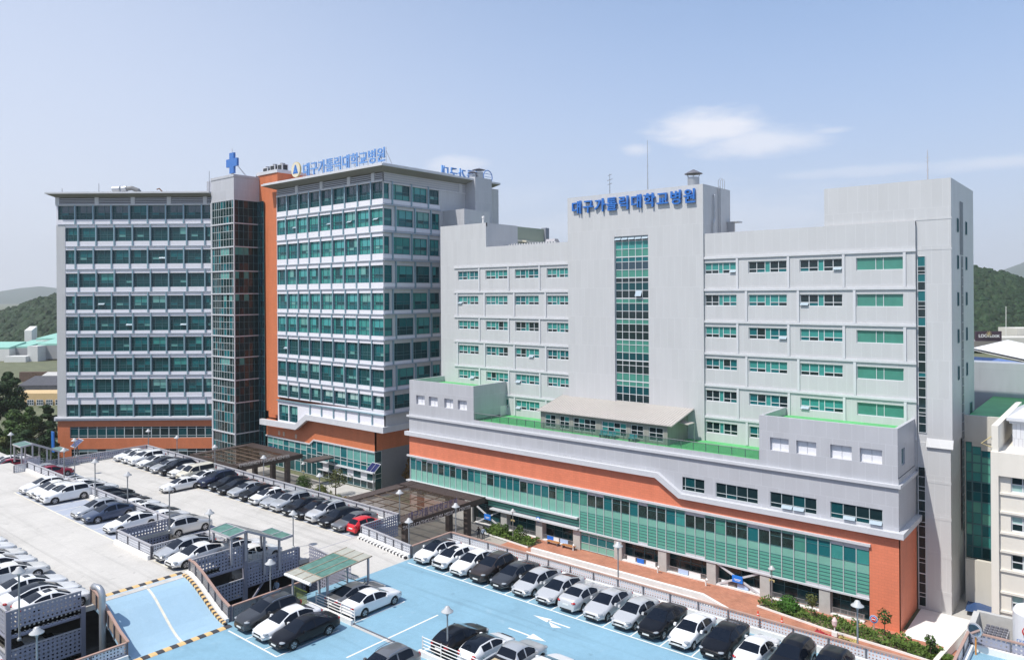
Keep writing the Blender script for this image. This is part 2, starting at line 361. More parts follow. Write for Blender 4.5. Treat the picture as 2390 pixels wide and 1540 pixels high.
M_asph = stained('asphalt', (.075, .075, .078), .12, (.10, .10, .10), .9)
M_land = stained('dry earth and grass', (.12, .13, .07), .3, (.20, .18, .12), .95)
M_pave = stained('forecourt paving', (.34, .32, .29), .08, (.40, .38, .35), .8, lines=1.2)
M_brick = panel_mat('red brick paving', (.36, .15, .085), .23, .23, joint=.7, jw=.015, var=.14, rough=.85)
def sheet(name, x0, x1, y0, y1, z, m):
    o = MB().quad((x0, y0, z), (x1, y0, z), (x1, y1, z), (x0, y1, z)).build(name, m); o['kind'] = 'structure'; return o
sheet('ground', -5500, 3500, -800, 5500, GZ - .012, M_land)
sheet('road', -175, 60, 40, 82.5, GZ - .004, M_asph)
sheet('forecourt', -135, -66, 60, 82.4, GZ + .004, M_pave)
m, n, l, b = newmat('brick sidewalk')          # flat brick pattern laid over x / y
ge = n.new('ShaderNodeNewGeometry'); br = n.new('ShaderNodeTexBrick'); br.inputs['Scale'].default_value = 1
br.inputs['Color1'].default_value = (.46, .20, .125, 1); br.inputs['Color2'].default_value = (.37, .15, .09, 1); br.inputs['Mortar'].default_value = (.32, .17, .12, 1)
br.inputs['Brick Width'].default_value = .3; br.inputs['Row Height'].default_value = .15; br.inputs['Mortar Size'].default_value = .008
l.new(ge.outputs['Position'], br.inputs['Vector'])
t = n.new('ShaderNodeTexNoise'); t.inputs['Scale'].default_value = .7; t.inputs['Detail'].default_value = 7; l.new(ge.outputs['Position'], t.inputs['Vector'])
mr = n.new('ShaderNodeMapRange'); mr.inputs['From Min'].default_value = .3; mr.inputs['From Max'].default_value = .7; mr.inputs['To Min'].default_value = .85; mr.inputs['To Max'].default_value = 1.15; l.new(t.outputs['Fac'], mr.inputs['Value'])
mu = n.new('ShaderNodeVectorMath'); mu.operation = 'SCALE'; l.new(br.outputs['Color'], mu.inputs[0]); l.new(mr.outputs[0], mu.inputs['Scale']); l.new(mu.outputs[0], b.inputs['Base Color']); b.inputs['Roughness'].default_value = .85
MB().box(-66, -9, 74.5, 82.6, GZ - .3, GZ + .12).build('sidewalk', m, kind='structure')

H1, H2 = 2.1, .5            # the two grey decks; the blue deck is at 0
XW = -55.7                  # edge of the grey decks
dk = MB()
dk.box(-112, XW, 16, 27.7, H1 - .35, H1); dk.box(-112, -68.1, 27.7, 32.5, H1 - .35, H1); dk.box(-61.6, XW, 27.7, 30.4, H1 - .35, H1); dk.box(-61.6, -58.4, 30.4, 32.5, H1 - .35, H1)
dk.build('upper_parking_deck', M_deckc, kind='structure')
MB().box(-150, -112.06, 16, 36.4, H2 - .35, H2).build('side_parking_deck', M_deckc, kind='structure')
g2 = MB(); g2.box(-112, -57, 32.5, 50, H2 - .35, H2); g2.box(-57, XW, 37.8, 45.3, H2 - .35, H2)
g2.build('middle_parking_deck', M_deckc, kind='structure')
MB().hexa([(XW, 38.9, -.9), (-49.6, 38.9, -1.3), (-49.6, 45.3, -1.3), (XW, 45.3, -.9)], [(XW, 38.9, H2), (-49.6, 38.9, 0), (-49.6, 45.3, 0), (XW, 45.3, H2)]).build('linking_ramp', M_deckc, kind='structure')
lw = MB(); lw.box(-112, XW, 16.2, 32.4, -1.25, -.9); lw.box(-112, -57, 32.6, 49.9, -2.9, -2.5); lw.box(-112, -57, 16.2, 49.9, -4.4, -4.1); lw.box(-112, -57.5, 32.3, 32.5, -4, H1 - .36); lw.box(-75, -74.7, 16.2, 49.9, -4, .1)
lw.build('lower_parking_deck', M_conc_shade, kind='structure')
MB().box(-50.2, -8.3, 4, 50.4, GZ, 0).build('blue_parking_deck', M_blue_fl, kind='structure')
MB().box(-8.3, 26, 20, 57.2, GZ, -.004).build('blue_parking_deck', M_blue_fl, kind='structure')
MB().box(XW, -50.2, 4, 50.4, GZ, -4.6).build('light_well_floor', M_conc_shade, kind='structure')
# the steep blue ramp, rounded off at its head
prof = [(-56.4, H1 + .004), (-55.7, H1 - .02), (-55.0, H1 - .17), (-54.2, H1 - .46), (-51.6, .42), (-50.7, .12), (-50.0, .012), (-49.3, .008)]
RY0, RY1 = 21.3, 27.9
rp = MB()
for (xa, za), (xb, zb) in zip(prof, prof[1:]):
    rp.hexa([(xa, RY0, za - .5), (xb, RY0, zb - .5), (xb, RY1, zb - .5), (xa, RY1, za - .5)], [(xa, RY0, za), (xb, RY0, zb), (xb, RY1, zb), (xa, RY1, za)])
rp.build('blue_ramp', M_blue_rp, kind='structure')
ln = MB()
for k, ((xa, za), (xb, zb)) in enumerate(zip(prof, prof[1:])):
    ya = 24.9 - .35 * max(0, (xa + 56.4)) / 6; yb = 24.9 - .35 * (xb + 56.4) / 6
    ln.quad((xa, ya - .09, za + .006), (xb, yb - .09, zb + .006), (xb, yb + .09, zb + .006), (xa, ya + .09, za + .006))
ln.build('ramp_line', M_liney, kind='structure')
def bump_strip(name, label, x, y0, y1, z, n, w=.55):
    t = thing(name, label, 'speed bump', (x, y0, z), group='striped speed bumps')
    for mi, m in ((0, M_yellow), (1, M_blk)):
        b = MB(); st = (y1 - y0) / n
        for k in range(n):
            if k % 2 == mi:
                b.prism([(x - w / 2, z), (x - w * .25, z + .06), (x + w * .25, z + .06), (x + w / 2, z)], 'y', y0 + k * st, y0 + (k + 1) * st)
        b.build('yellow_band' if mi == 0 else 'black_band', m, t)
bump_strip('speed_bump', 'yellow and black speed bump at the head of the blue ramp', -56.75, 21.4, 27.9, H1 + .002, 14)
bump_strip('speed_bump', 'yellow and black speed bump at the foot of the blue ramp', -49.6, 21.2, 27.9, .01, 14, .6)
bump_strip('speed_bump', 'distant speed bump beside the red sedan at the far left', -109.2, 29, 35, H1 - .6, 14, .5)
# painted stalls, lines and arrows
st = MB(); st.box(-94.6, -68.9, 27.9, 31.6, H1 + .002, H1 + .004); st.box(-61.2, -57.2, 27.9, 30.3, H1 + .002, H1 + .004); st.box(-80, -57.2, 16.4, 21.2, H1 + .002, H1 + .004)
st.box(-111, -57.2, 44.6, 49.5, H2 + .002, H2 + .004); st.box(-111, -70, 33, 38.2, H2 + .002, H2 + .004)
st.build('stall_paint', M_slate, kind='structure')
yl = MB()
def flat(mb, x0, x1, y0, y1, z, mi=0): mb.quad((x0, y0, z), (x1, y0, z), (x1, y1, z), (x0, y1, z), mi)
flat(yl, -94.6, -68.9, 27.75, 27.9, H1 + .008); flat(yl, -61.2, -57.2, 27.72, 27.86, H1 + .008); flat(yl, -80, -57.2, 21.2, 21.34, H1 + .008)
for k in range(12): flat(yl, -94.6 + k * 2.33, -94.5 + k * 2.33, 27.9, 31.6, H1 + .008)
flat(yl, -57.25, -57.13, 27.86, 30.3, H1 + .008)
flat(yl, -111, -57.2, 44.45, 44.58, H2 + .008); flat(yl, -111, -70, 38.2, 38.33, H2 + .008)
for k in range(24): flat(yl, -58.4 - k * 2.27, -58.3 - k * 2.27, 44.58, 49.5, H2 + .008)
yl.build('stall_lines', M_liney, kind='structure')
wl_ = MB(); z = .008
flat(wl_, -49.1, -12, 44.3, 44.42, z)
for k in range(16): flat(wl_, -47.1 + k * 2.27, -47.0 + k * 2.27, 44.42, 49.4, z)
flat(wl_, -49, -42.95, 27.35, 27.47, z)
for x in (-46.9, -44.6, -43.05): flat(wl_, x, x + .1, 27.47, 32.4, z)
flat(wl_, -43.14, -43.02, 33.6, 38.6, z); flat(wl_, -45.5, -45.4, 33.6, 38.6, z)
flat(wl_, -39.42, -39.28, 30.2, 38.5, z)
for x in (-36.2, -33.1, -30.7, -28.4): flat(wl_, x, x + .1, 33.7, 38.8, z)
wl_.build('stall_lines', M_line, kind='structure')
ar = MB()
ar.quad((-32.5, 42.78, z), (-30.6, 42.78, z), (-30.6, 42.93, z), (-32.5, 42.93, z)); ar.add([(-33.9, 42.88, z), (-32.4, 42.55, z), (-32.4, 43.16, z)], [(0, 1, 2)]); ar.add([(-32.35, 42.70, z), (-31.0, 42.45, z), (-31.65, 42.12, z)], [(0, 2, 1)])
ar.build('road_arrow', M_line, kind='structure')
ar = MB(); ar.quad((-33.95, 40.05, z), (-32.0, 40.05, z), (-32.0, 40.2, z), (-33.95, 40.2, z)); ar.add([(-30.65, 40.15, z), (-32.05, 40.52, z), (-32.05, 39.74, z)], [(0, 1, 2)])
ar.build('road_arrow', M_line, kind='structure')
ex = MB(); flat(ex, -43.1, -36.6, 33.32, 33.56, .006); ex.build('expansion_strip', M_conc, kind='structure')
MB().box(-43.1, -36.6, 33.58, 33.66, 0, .05).build('expansion_joint', M_post, kind='structure')
MB().box(-56.98, -56.86, 39.0, 45.2, H2, H2 + .012).build('drain_channel', M_rail, kind='structure')
MB().lathe(-55.4, 39.9, [(.34, H2 - .2), (.34, H2 - .035 + .02), (.0, H2 - .035 + .02)], 20).build('manhole_cover', M_rail, kind='structure')
# concrete upstand wall of the underground ramp beside the sidewalk
MB().prism([(-60.5, GZ), (-33.2, GZ), (-36.5, GZ + .95), (-60.5, GZ + .95)], 'y', 76.1, 76.5).build('kerb_wall', M_white, kind='structure')
MB().prism([(-60.5, GZ), (-33.6, GZ), (-37, GZ + .75), (-60.5, GZ + .75)], 'y', 74.9, 75.3).build('kerb_wall', M_white, kind='structure')
sheet('side_yard', -17.6, -9.9, 80.9, 89.2, GZ + .13, M_white)
sheet('rear_yard', -17, 20, 89.2, 118, GZ + .13, M_conc)

# ------------------------------------------------------------------ fences and parapets of the parking decks
POSTS = {}
def fence(name, label, p0, p1, rail=M_rail, panel=M_perf, h=1.1, curb=.35, curb_side=-1, group='fences along the parking decks', spacing=2.25, low=.12, strips=True):
    """perforated parapet fence from p0 to p1 (may slope): handrail, posts, perforated panel and concrete curb"""
    p0, p1 = Vector(p0), Vector(p1); d = p1 - p0; L = math.hypot(d.x, d.y); u = Vector((d.x, d.y, 0)) / L; nrm = Vector((-u.y, u.x, 0)) * curb_side
    t = thing(name, label, 'fence', p0, group=group); up = Vector((0, 0, 1))
    MB().bar(p0 + up * h, p1 + up * h, .17, .10).build('handrail', rail, t)
    a, b = p0 + up * low, p1 + up * low; c, e = p1 + up * (h - .06), p0 + up * (h - .06)
    MB().quad(a, b, c, e).build('panel', panel, t)
    n = max(1, round(L / spacing)); key = ('post', round(h, 2))
    for i in range(n + 1):
        q = p0 + d * (i / n) + nrm * .05
        if key not in POSTS:
            POSTS[key] = MB().box(-.045, .045, -.045, .045, 0, h - .03).build('post', M_post, t, local=True); o = POSTS[key]
        else:
            o = POSTS[key].copy(); COL.objects.link(o); o.parent = t
        o.location = q - p0
    if curb:
        k0 = p0 + nrm * .1; k1 = p1 + nrm * .1; w = nrm * .22
        MB().hexa([k0, k1, k1 + w, k0 + w] if curb_side < 0 else [k0 + w, k1 + w, k1, k0], [q + up * curb for q in ([k0, k1, k1 + w, k0 + w] if curb_side < 0 else [k0 + w, k1 + w, k1, k0])]).build('curb', M_white, t)
    return t
fence('parapet_fence', 'long grey parapet fence between the upper and the middle deck', (-105, 32.4, H1), (-68.1, 32.4, H1))
fence('parapet_fence', 'short grey fence in front of the square opening in the upper deck', (-68.1, 27.8, H1), (-61.6, 27.8, H1))
fence('parapet_fence', 'fence on the right side of the square deck opening, beside a silver sedan', (-61.6, 27.9, H1), (-61.6, 32.3, H1), curb=0)
fence('parapet_fence', 'fence behind the two cars next to the ridged stair shelter', (-61.5, 32.4, H1), (-58.4, 32.4, H1))
fence('parapet_fence', 'grey fence with white curb behind the longest row of cars, above the canopies', (-112, 50, H2), (-56.6, 50, H2))
fence('parapet_fence', 'fence closing the far left end of the middle deck', (-112, 36.6, H2), (-112, 50, H2), curb_side=1, panel=M_perfd)
fence('parapet_fence', 'fence behind the lamp at the far left, before the trees', (-119.4, 28, H2), (-119.4, 36.4, H2), curb=0, panel=M_perfd)
fence('parapet_fence', 'short dark fence behind the far left stair shelter', (-119.3, 36.4, H2), (-112.1, 36.4, H2), curb=0, panel=M_perfd)
fence('parapet_fence', 'tiny fence piece at the left end of the long middle fence', (-105.1, 30.9, H1 - .2), (-105.1, 32.3, H1 - .2), curb=0)
fence('ramp_fence', 'sloping fence with white curb beside the near bronze canopy', (-56.6, 45.3, H2), (-49.7, 45.3, 0), panel=M_perf, spacing=1.1, curb=.4)
fence('parapet_fence', 'brown railed fence left of the first white car on the blue deck', (-49.6, 45.4, 0), (-49.6, 50.3, 0), rail=M_railbrown, panel=M_perfs, curb=0, curb_side=1)
fence('parapet_fence', 'long brown railed fence behind the row of cars on the blue deck', (-49.5, 50.35, 0), (-8.5, 50.35, 0), rail=M_railbrown, curb=.42)
fence('parapet_fence', 'brown railed fence behind the dark grey estate car', (-50.2, 28.4, 0), (-50.2, 34.3, 0), rail=M_railbrown, panel=M_perfs, curb=0)
fence('parapet_fence', 'brown railed fence cut by the bottom left edge of the picture', (-50.2, 6, 0), (-50.2, 21.0, 0), rail=M_railbrown, panel=M_perf, curb=.4)
fence('parapet_fence', 'brown railed fence side with the round traffic mirror', (-8.45, 50.5, 0), (-8.45, 56.9, 0), rail=M_railbrown, curb=.4)
fence('parapet_fence', 'brown railed fence in front of the white tank', (-8.4, 57, 0), (12, 57, 0), rail=M_railbrown, panel=M_perfd, curb=.4)
# striped curb along the linking ramp
t = thing('striped_curb', 'black and white striped curb at the foot of the sloping fence', 'curb', (-56.6, 44.85, H2))
for mi, m in ((0, M_white), (1, M_blk)):
    b = MB(); n = 30
    for k in range(n):
        if k % 2 == mi:
            xa, xb = -56.5 + 6.7 * k / n, -56.5 + 6.7 * (k + 1) / n; za, zb = H2 * (1 - (xa + 56.9) / 7.3), H2 * (1 - (xb + 56.9) / 7.3)
            b.hexa([(xa, 44.72, za), (xb, 44.72, zb), (xb, 44.96, zb), (xa, 44.96, za)], [(xa, 44.72, za + .2), (xb, 44.72, zb + .2), (xb, 44.96, zb + .2), (xa, 44.96, za + .2)])
    b.build('white_block' if mi == 0 else 'black_block', m, t)
def perf_wall(name, label, loc):
    return thing(name, label, 'wall', loc, group='perforated walls of the parking decks')
def wpanel(t, name, x0, x1, y0, y1, z0, z1, m=M_perfd, zt=None):
    """panel with a solid frame: z1 at the first end, zt at the other"""
    zt = z1 if zt is None else zt
    MB().quad((x0, y0, z0), (x1, y1, z0), (x1, y1, zt), (x0, y0, z1)).build(name, m, t)
    MB().bar((x0, y0, z1), (x1, y1, zt), .12, .09).build('top_rail', M_rail, t)
    MB().bar((x0, y0, z0), (x1, y1, z0), .1, .08).build('bottom_rail', MATS['dark grey steel'], t)
mat('dark grey steel', (.22, .22, .27), .45)
t = perf_wall('perforated_wall', 'two storey perforated grey wall below the parked white cars at the bottom left', (XW, 16, -4))
wpanel(t, 'upper_panel', XW, XW, 16, 20.35, 1.55, 3.3); wpanel(t, 'lower_panel', XW, XW, 16, 20.35, -2.6, .75)
for y in (16.0, 20.45): MB().box(XW - .14, XW + .1, y - .14, y + .14, -4.4, 3.32 if y < 18 else 2.2).build('column', MATS['dark grey steel'], t)
t = perf_wall('perforated_wall', 'light grey slatted wall running out of the bottom left corner', (-84, 15.95, -4))
wpanel(t, 'upper_panel', -110, XW - .15, 15.95, 15.95, 1.55, 3.3); wpanel(t, 'lower_panel', -110, XW - .15, 15.95, 15.95, -2.6, .6)
t = perf_wall('perforated_wall', 'perforated grey wall with dark openings above the brown rail, centre left', (XW, 28.3, -4))
wpanel(t, 'upper_panel', XW, XW, 28.2, 32.5, 1.5, 3.25); wpanel(t, 'lower_panel', XW, XW, 28.2, 32.5, -3.2, .55)
wpanel(t, 'middle_deck_panel', XW, XW, 32.8, 37.7, -.25, 1.75); wpanel(t, 'lower_deck_panel', XW, XW, 32.8, 38.4, -3.4, -1.45)
MB().box(XW - .16, XW + .14, 32.5, 32.8, -4.4, 3.45).build('column', MATS['dark grey steel'], t); MB().box(XW - .5, XW - .2, 37.7, 38.0, -4.4, 1.6).build('column', MATS['dark grey steel'], t)
MB().bar((XW - .1, 32.9, -1.9), (XW - .1, 34.4, -.25), .14, .14).build('brace', MATS['dark grey steel'], t)
t = perf_wall('perforated_wall', 'sloping lilac grey perforated wall behind the flat green shelter', (XW, 38.6, -4))
wpanel(t, 'panel', XW + .05, -49.8, 38.75, 38.75, -3.2, 1.65, zt=1.15)
t = perf_wall('perforated_wall', 'square perforated panel at the end of the long middle fence', (-68.1, 28, 1)); wpanel(t, 'panel', -68.15, -68.15, 27.95, 32.3, 1.0, 3.15)
t = perf_wall('perforated_wall', 'perforated panel beside the red hatchback above the striped curb', (-56.55, 45.4, -1)); wpanel(t, 'panel', -56.62, -56.62, 45.4, 49.9, -.5, 1.6)
t = perf_wall('perforated_wall', 'white perforated panel between the red cars at the far left', (-108, 33, 1)); wpanel(t, 'panel', -108.6, -108.6, 33.0, 34.9, .9, 3.0, M_perf)
# ramp parapets
def ramp_wall(label, y, m, side):
    t = thing('ramp_parapet', label, 'wall', (-53, y, 0), group='parapets of the blue ramp')
    pr = [(-56.1, H1), (-55.3, H1 - .08), (-54.2, H1 - .46), (-51.4, .36), (-50.2, .0)]
    pm = MB(); rm = MB(); cm = MB()
    for (xa, za), (xb, zb) in zip(pr, pr[1:]):
        pm.quad((xa, y, za + .1), (xb, y, zb + .1), (xb, y, zb + 1.08), (xa, y, za + 1.08)); rm.bar((xa, y, za + 1.12), (xb, y, zb + 1.12), .17, .1)
        yc = y - .32 * side
        cm.hexa([(xa, min(y, yc), za - .1), (xb, min(y, yc), zb - .1), (xb, max(y, yc) - .06, zb - .1), (xa, max(y, yc) - .06, za - .1)], [(xa, min(y, yc), za + .3), (xb, min(y, yc), zb + .3), (xb, max(y, yc) - .06, zb + .3), (xa, max(y, yc) - .06, za + .3)])
    pm.build('panel', m, t); rm.build('handrail', M_railbrown, t)
    if side > 0: cm.build('curb', M_white, t)
    for k in range(7):
        f = k / 6; x = -56.0 + 5.7 * f
        z = next(za + (zb - za) * (x - xa) / (xb - xa) for (xa, za), (xb, zb) in zip(pr, pr[1:]) if xa - .01 <= x <= xb + .01)
        MB().box(x - .04, x + .04, y - .1, y - .02, z, z + 1.08).build('post', M_post, t)
    return t
ramp_wall('brown railed parapet on the right of the blue ramp, striped at its foot', 28.2, M_perfs, 1)
ramp_wall('brown mesh parapet on the left of the blue ramp, behind the duct', 21.12, mat('brown mesh', (.30, .22, .17), .7, var=.3, scale=9), -1)
t = thing('striped_curb', 'yellow and black striped curb climbing the right edge of the blue ramp', 'curb', (-53, 27.7, 1))
for mi, m in ((0, M_yellow), (1, M_blk)):
    b = MB(); n = 34
    def zr(x): return next(za + (zb - za) * (x - xa) / (xb - xa) for (xa, za), (xb, zb) in zip(prof, prof[1:]) if xa <= x <= xb)
    for k in range(n):
        if k % 2 == mi:
            xa, xb = -56.1 + 6.2 * k / n, -56.1 + 6.2 * (k + 1) / n; za, zb = zr(xa), zr(xb)
            b.hexa([(xa, 27.62, za), (xb, 27.62, zb), (xb, 27.85, zb), (xa, 27.85, za)], [(xa, 27.62, za + .14), (xb, 27.62, zb + .14), (xb, 27.85, zb + .14), (xa, 27.85, za + .14)])
    b.build('yellow_block' if mi == 0 else 'black_block', m, t)
# white pipe barriers on the blue deck
def pipe_barrier(label, x0, x1, y, group='white pipe barriers'):
    t = thing('pipe_barrier', label, 'barrier', (x0, y, 0), group=group)
    n = max(2, round((x1 - x0) / 1.7))
    for i in range(n + 1):
        x = x0 + (x1 - x0) * i / n; MB().tube([(x, y, 0), (x, y, 1.12)], .04, 8).build('post', M_white, t)
    for z in (.4, .62, .84, 1.06): MB().tube([(x0, y, z), (x1, y, z)], .03, 8).build('rail', M_white, t)
    MB().box(x0 - 1.4 if x0 < -40 else x0, x1 + .1, y - .42, y - .2, 0, .36).build('curb', M_white, t)
pipe_barrier('white pipe barrier behind the white sedan and the grey sedan', -47.6, -43.0, 33.75)
pipe_barrier('white pipe barrier before the black and white hatchbacks at the bottom edge', -35.95, -24, 33.75)
# ------------------------------------------------------------------ facade tools
class Face:
    """a wall plane: 'f' looks towards -y at y = c, 'r' looks towards +x at x = c; u runs along it, d is depth into the wall"""
    def __init__(s, kind, c): s.k, s.c = kind, c
    def P(s, u, z, d=0.): return (u, s.c + d, z) if s.k == 'f' else (s.c - d, u, z)
    def rect(s, mb, u0, u1, z0, z1, d, mi=0): return mb.quad(s.P(u0, z0, d), s.P(u1, z0, d), s.P(u1, z1, d), s.P(u0, z1, d), mi)
    def slab(s, mb, u0, u1, z0, z1, d0, d1, mi=0):
        if s.k == 'f': return mb.box(u0, u1, s.c + d0, s.c + d1, z0, z1, mi)
        return mb.box(s.c - d1, s.c - d0, u0, u1, z0, z1, mi)
    def poly(s, mb, pts, d0, d1, mi=0):
        return mb.prism(pts, 'y', s.c + d0, s.c + d1, mi) if s.k == 'f' else mb.prism(pts, 'x', s.c - d1, s.c - d0, mi)
def holed(face, mb, u0, u1, z0, z1, holes, depth, mi=0, ri=0):
    """wall with rectangular openings and their reveals"""
    us = sorted({u0, u1, *[h[0] for h in holes], *[h[1] for h in holes]}); zs = sorted({z0, z1, *[h[2] for h in holes], *[h[3] for h in holes]})
    us = [u for u in us if u0 - 1e-6 <= u <= u1 + 1e-6]; zs = [z for z in zs if z0 - 1e-6 <= z <= z1 + 1e-6]
    for za, zb in zip(zs, zs[1:]):
        run = None
        for ua, ub in list(zip(us, us[1:])) + [(None, None)]:
            solid = ua is not None and not any(h[0] - 1e-6 <= (ua + ub) / 2 <= h[1] + 1e-6 and h[2] <= (za + zb) / 2 <= h[3] for h in holes)
            if solid: run = (run[0], ub) if run else (ua, ub)
            elif run: face.rect(mb, run[0], run[1], za, zb, 0, mi); run = None
    for a, b, c, e in holes:
        P = face.P
        mb.quad(P(a, c, 0), P(a, c, depth), P(a, e, depth), P(a, e, 0), ri); mb.quad(P(b, c, 0), P(b, c, depth), P(b, e, depth), P(b, e, 0), ri)
        mb.quad(P(a, c, 0), P(b, c, 0), P(b, c, depth), P(a, c, depth), ri); mb.quad(P(a, e, 0), P(b, e, 0), P(b, e, depth), P(a, e, depth), ri)
def window(face, parent, u0, u1, z0, z1, d, cols, rows, pick, frame, fw=.06, name='window', ft=.05, open_at=None, span=(), mullion=None):
    """one window: frame with glazing bars and its panes; cols / rows are fractions, span lists columns that run full height"""
    mb = MB(); mats = [frame]; idx = {}
    def mi(m):
        if m.name not in idx: mats.append(m); idx[m.name] = len(mats) - 1
        return idx[m.name]
    cs = [u0]; tot = sum(cols)
    for c in cols: cs.append(cs[-1] + (u1 - u0) * c / tot)
    rs = [z0]; tot = sum(rows)
    for r in rows: rs.append(rs[-1] + (z1 - z0) * r / tot)
    for k, u in enumerate(cs):
        w = fw / 2
        a = u if k == 0 else u - w; b = u if k == len(cs) - 1 else u + w
        if k == 0: b = u + fw
        if k == len(cs) - 1: a = u - fw
        face.slab(mb, a, b, z0, z1, d - ft, d + .02)
    for k, zz in enumerate(rs):
        a = zz if k == 0 else zz - fw / 2; b = zz if k == len(rs) - 1 else zz + fw / 2
        if k == 0: b = zz + fw
        if k == len(rs) - 1: a = zz - fw
        if 0 < k < len(rs) - 1 and span:
            for j in range(len(cols)):
                if j not in span: face.slab(mb, cs[j] + fw / 2, cs[j + 1] - fw / 2, a, b, d - ft + .004, d + .016)
        else: face.slab(mb, u0 + fw * .5, u1 - fw * .5, a, b, d - ft + .004, d + .016)
    for j in range(len(cols)):
        if j in span: face.rect(mb, cs[j], cs[j + 1], z0, z1, d + .01, mi(pick(j, -1)))
        else:
            for i in range(len(rows)): face.rect(mb, cs[j], cs[j + 1], rs[i], rs[i + 1], d + .01, mi(pick(j, i)))
    if open_at is not None:                       # a sash tilted out at its foot
        for (j, i) in open_at:
            a, b, c, e = cs[j] + .05, cs[j + 1] - .05, rs[i] + .05, rs[i + 1] - .05; P = face.P
            t = e - c; mb.quad(P(a, c + .25 * t, d - .42), P(b, c + .25 * t, d - .42), P(b, e, d - .06), P(a, e, d - .06), mi(M_sash))
    return mb.build(name, mats, parent)
M_sash = mat('tilted sash glass', (.38, .46, .52), .15, spec=.8)
def choose(*ws):
    tot = sum(w for _, w in ws); x = rnd.random() * tot
    for m, w in ws:
        x -= w
        if x <= 0: return m
    return ws[-1][0]
HG = 'buildings of the hospital'

# ------------------------------------------------------------------ right hospital building
PX0, PX1, PY = -89.5, -18.0, 81.4
BY, TY = 89.0, 88.75
hb = thing('hospital_building', 'pale grey hospital block with tall glazed shaft, blue wall letters and orange podium', 'building', (-54, PY, GZ), group=HG)
F = Face('f', PY)
w = MB()      # podium: grey upper wall with strip windows
strips = [(-37.28, -32.29), (-30.93, -25.92), (-24.54, -19.47)]
holes = [(a, b, -.12, 1.57) for a, b in strips] + [(-42.4, -38.68, -.02, 1.6)]
holed(F, w, -41.5, PX1, -.4, 4.9, holes, .16); holed(F, w, PX0, -41.5, 1.7, 4.9, [], .1)
F.poly(w, [(-44.75, 1.7), (-41.5, -.4), (-41.5, 1.7)], 0, .1)
FR = Face('r', PX1); FR.rect(w, PY, 89.3, -.4, 4.9, 0)
w.box(PX0, PX1 - .02, PY + .3, 89, 4.3, 4.6)
w.quad((PX0, PY, GZ), (PX0, 89, GZ), (PX0, 89, 4.9), (PX0, PY, 4.9))
w.build('podium_wall', M_panel2, hb)
w = MB()
F.poly(w, [(PX0, -2.2), (-20.75, -2.2), (-20.75, GZ), (PX1 + .01, GZ), (PX1 + .01, -.8), (-41.4, -.8), (-44.6, 1.2), (PX0, 1.2)], .02, .5)
w.quad((PX1 + .01, PY + .02, GZ), (PX1 + .01, 89.3, GZ), (PX1 + .01, 89.3, -.8), (PX1 + .01, PY + .02, -.8))
w.build('orange_wall', M_orange, hb)
w = MB()
F.poly(w, [(-90, 1.05), (-44.9, 1.05), (-41.75, -.92), (-17.45, -.92), (-17.45, -.36), (-41.45, -.36), (-44.6, 1.68), (-90, 1.68)], -.6, .02)
w.box(PX1 - .02, -17.45, PY + .03, 89.35, -.92, -.36)
w.build('lower_cornice', M_trimw, hb)
w = MB(); F.slab(w, -89.85, -17.75, 3.98, 4.3, -.28, .02); w.box(PX1 - .02, -17.75, PY + .03, 89.3, 3.98, 4.3); w.build('upper_cornice', M_trimw, hb)
w = MB(); F.slab(w, -89.9, -20.6, -2.36, -2.1, -.24, .03); F.slab(w, -89.9, -56.6, -6.28, -6.08, -.42, .5); F.slab(w, -72, -56.5, -7.72, -7.52, -.42, .5); F.slab(w, -56.5, -20.75, -7.86, -7.68, -.05, .5); w.build('white_ledge', M_trimw, hb)
for a, b in strips:
    ops = [(1, 0), (2, 0)] if a > -31 and a < -30 else ([(1, 0), (3, 0)] if a > -25 else None)
    window(F, hb, a, b, -.12, 1.57, .14, [1, 1, 1, 1], [.42, 1], lambda j, i: choose((M_gdark, 3), (M_gdark2, 2)), M_mull, open_at=ops)
window(F, hb, -42.4, -38.68, -.02, 1.6, .14, [1, 1, 1], [.42, 1], lambda j, i: choose((M_gdark, 3), (M_gdark2, 2)), M_mull)
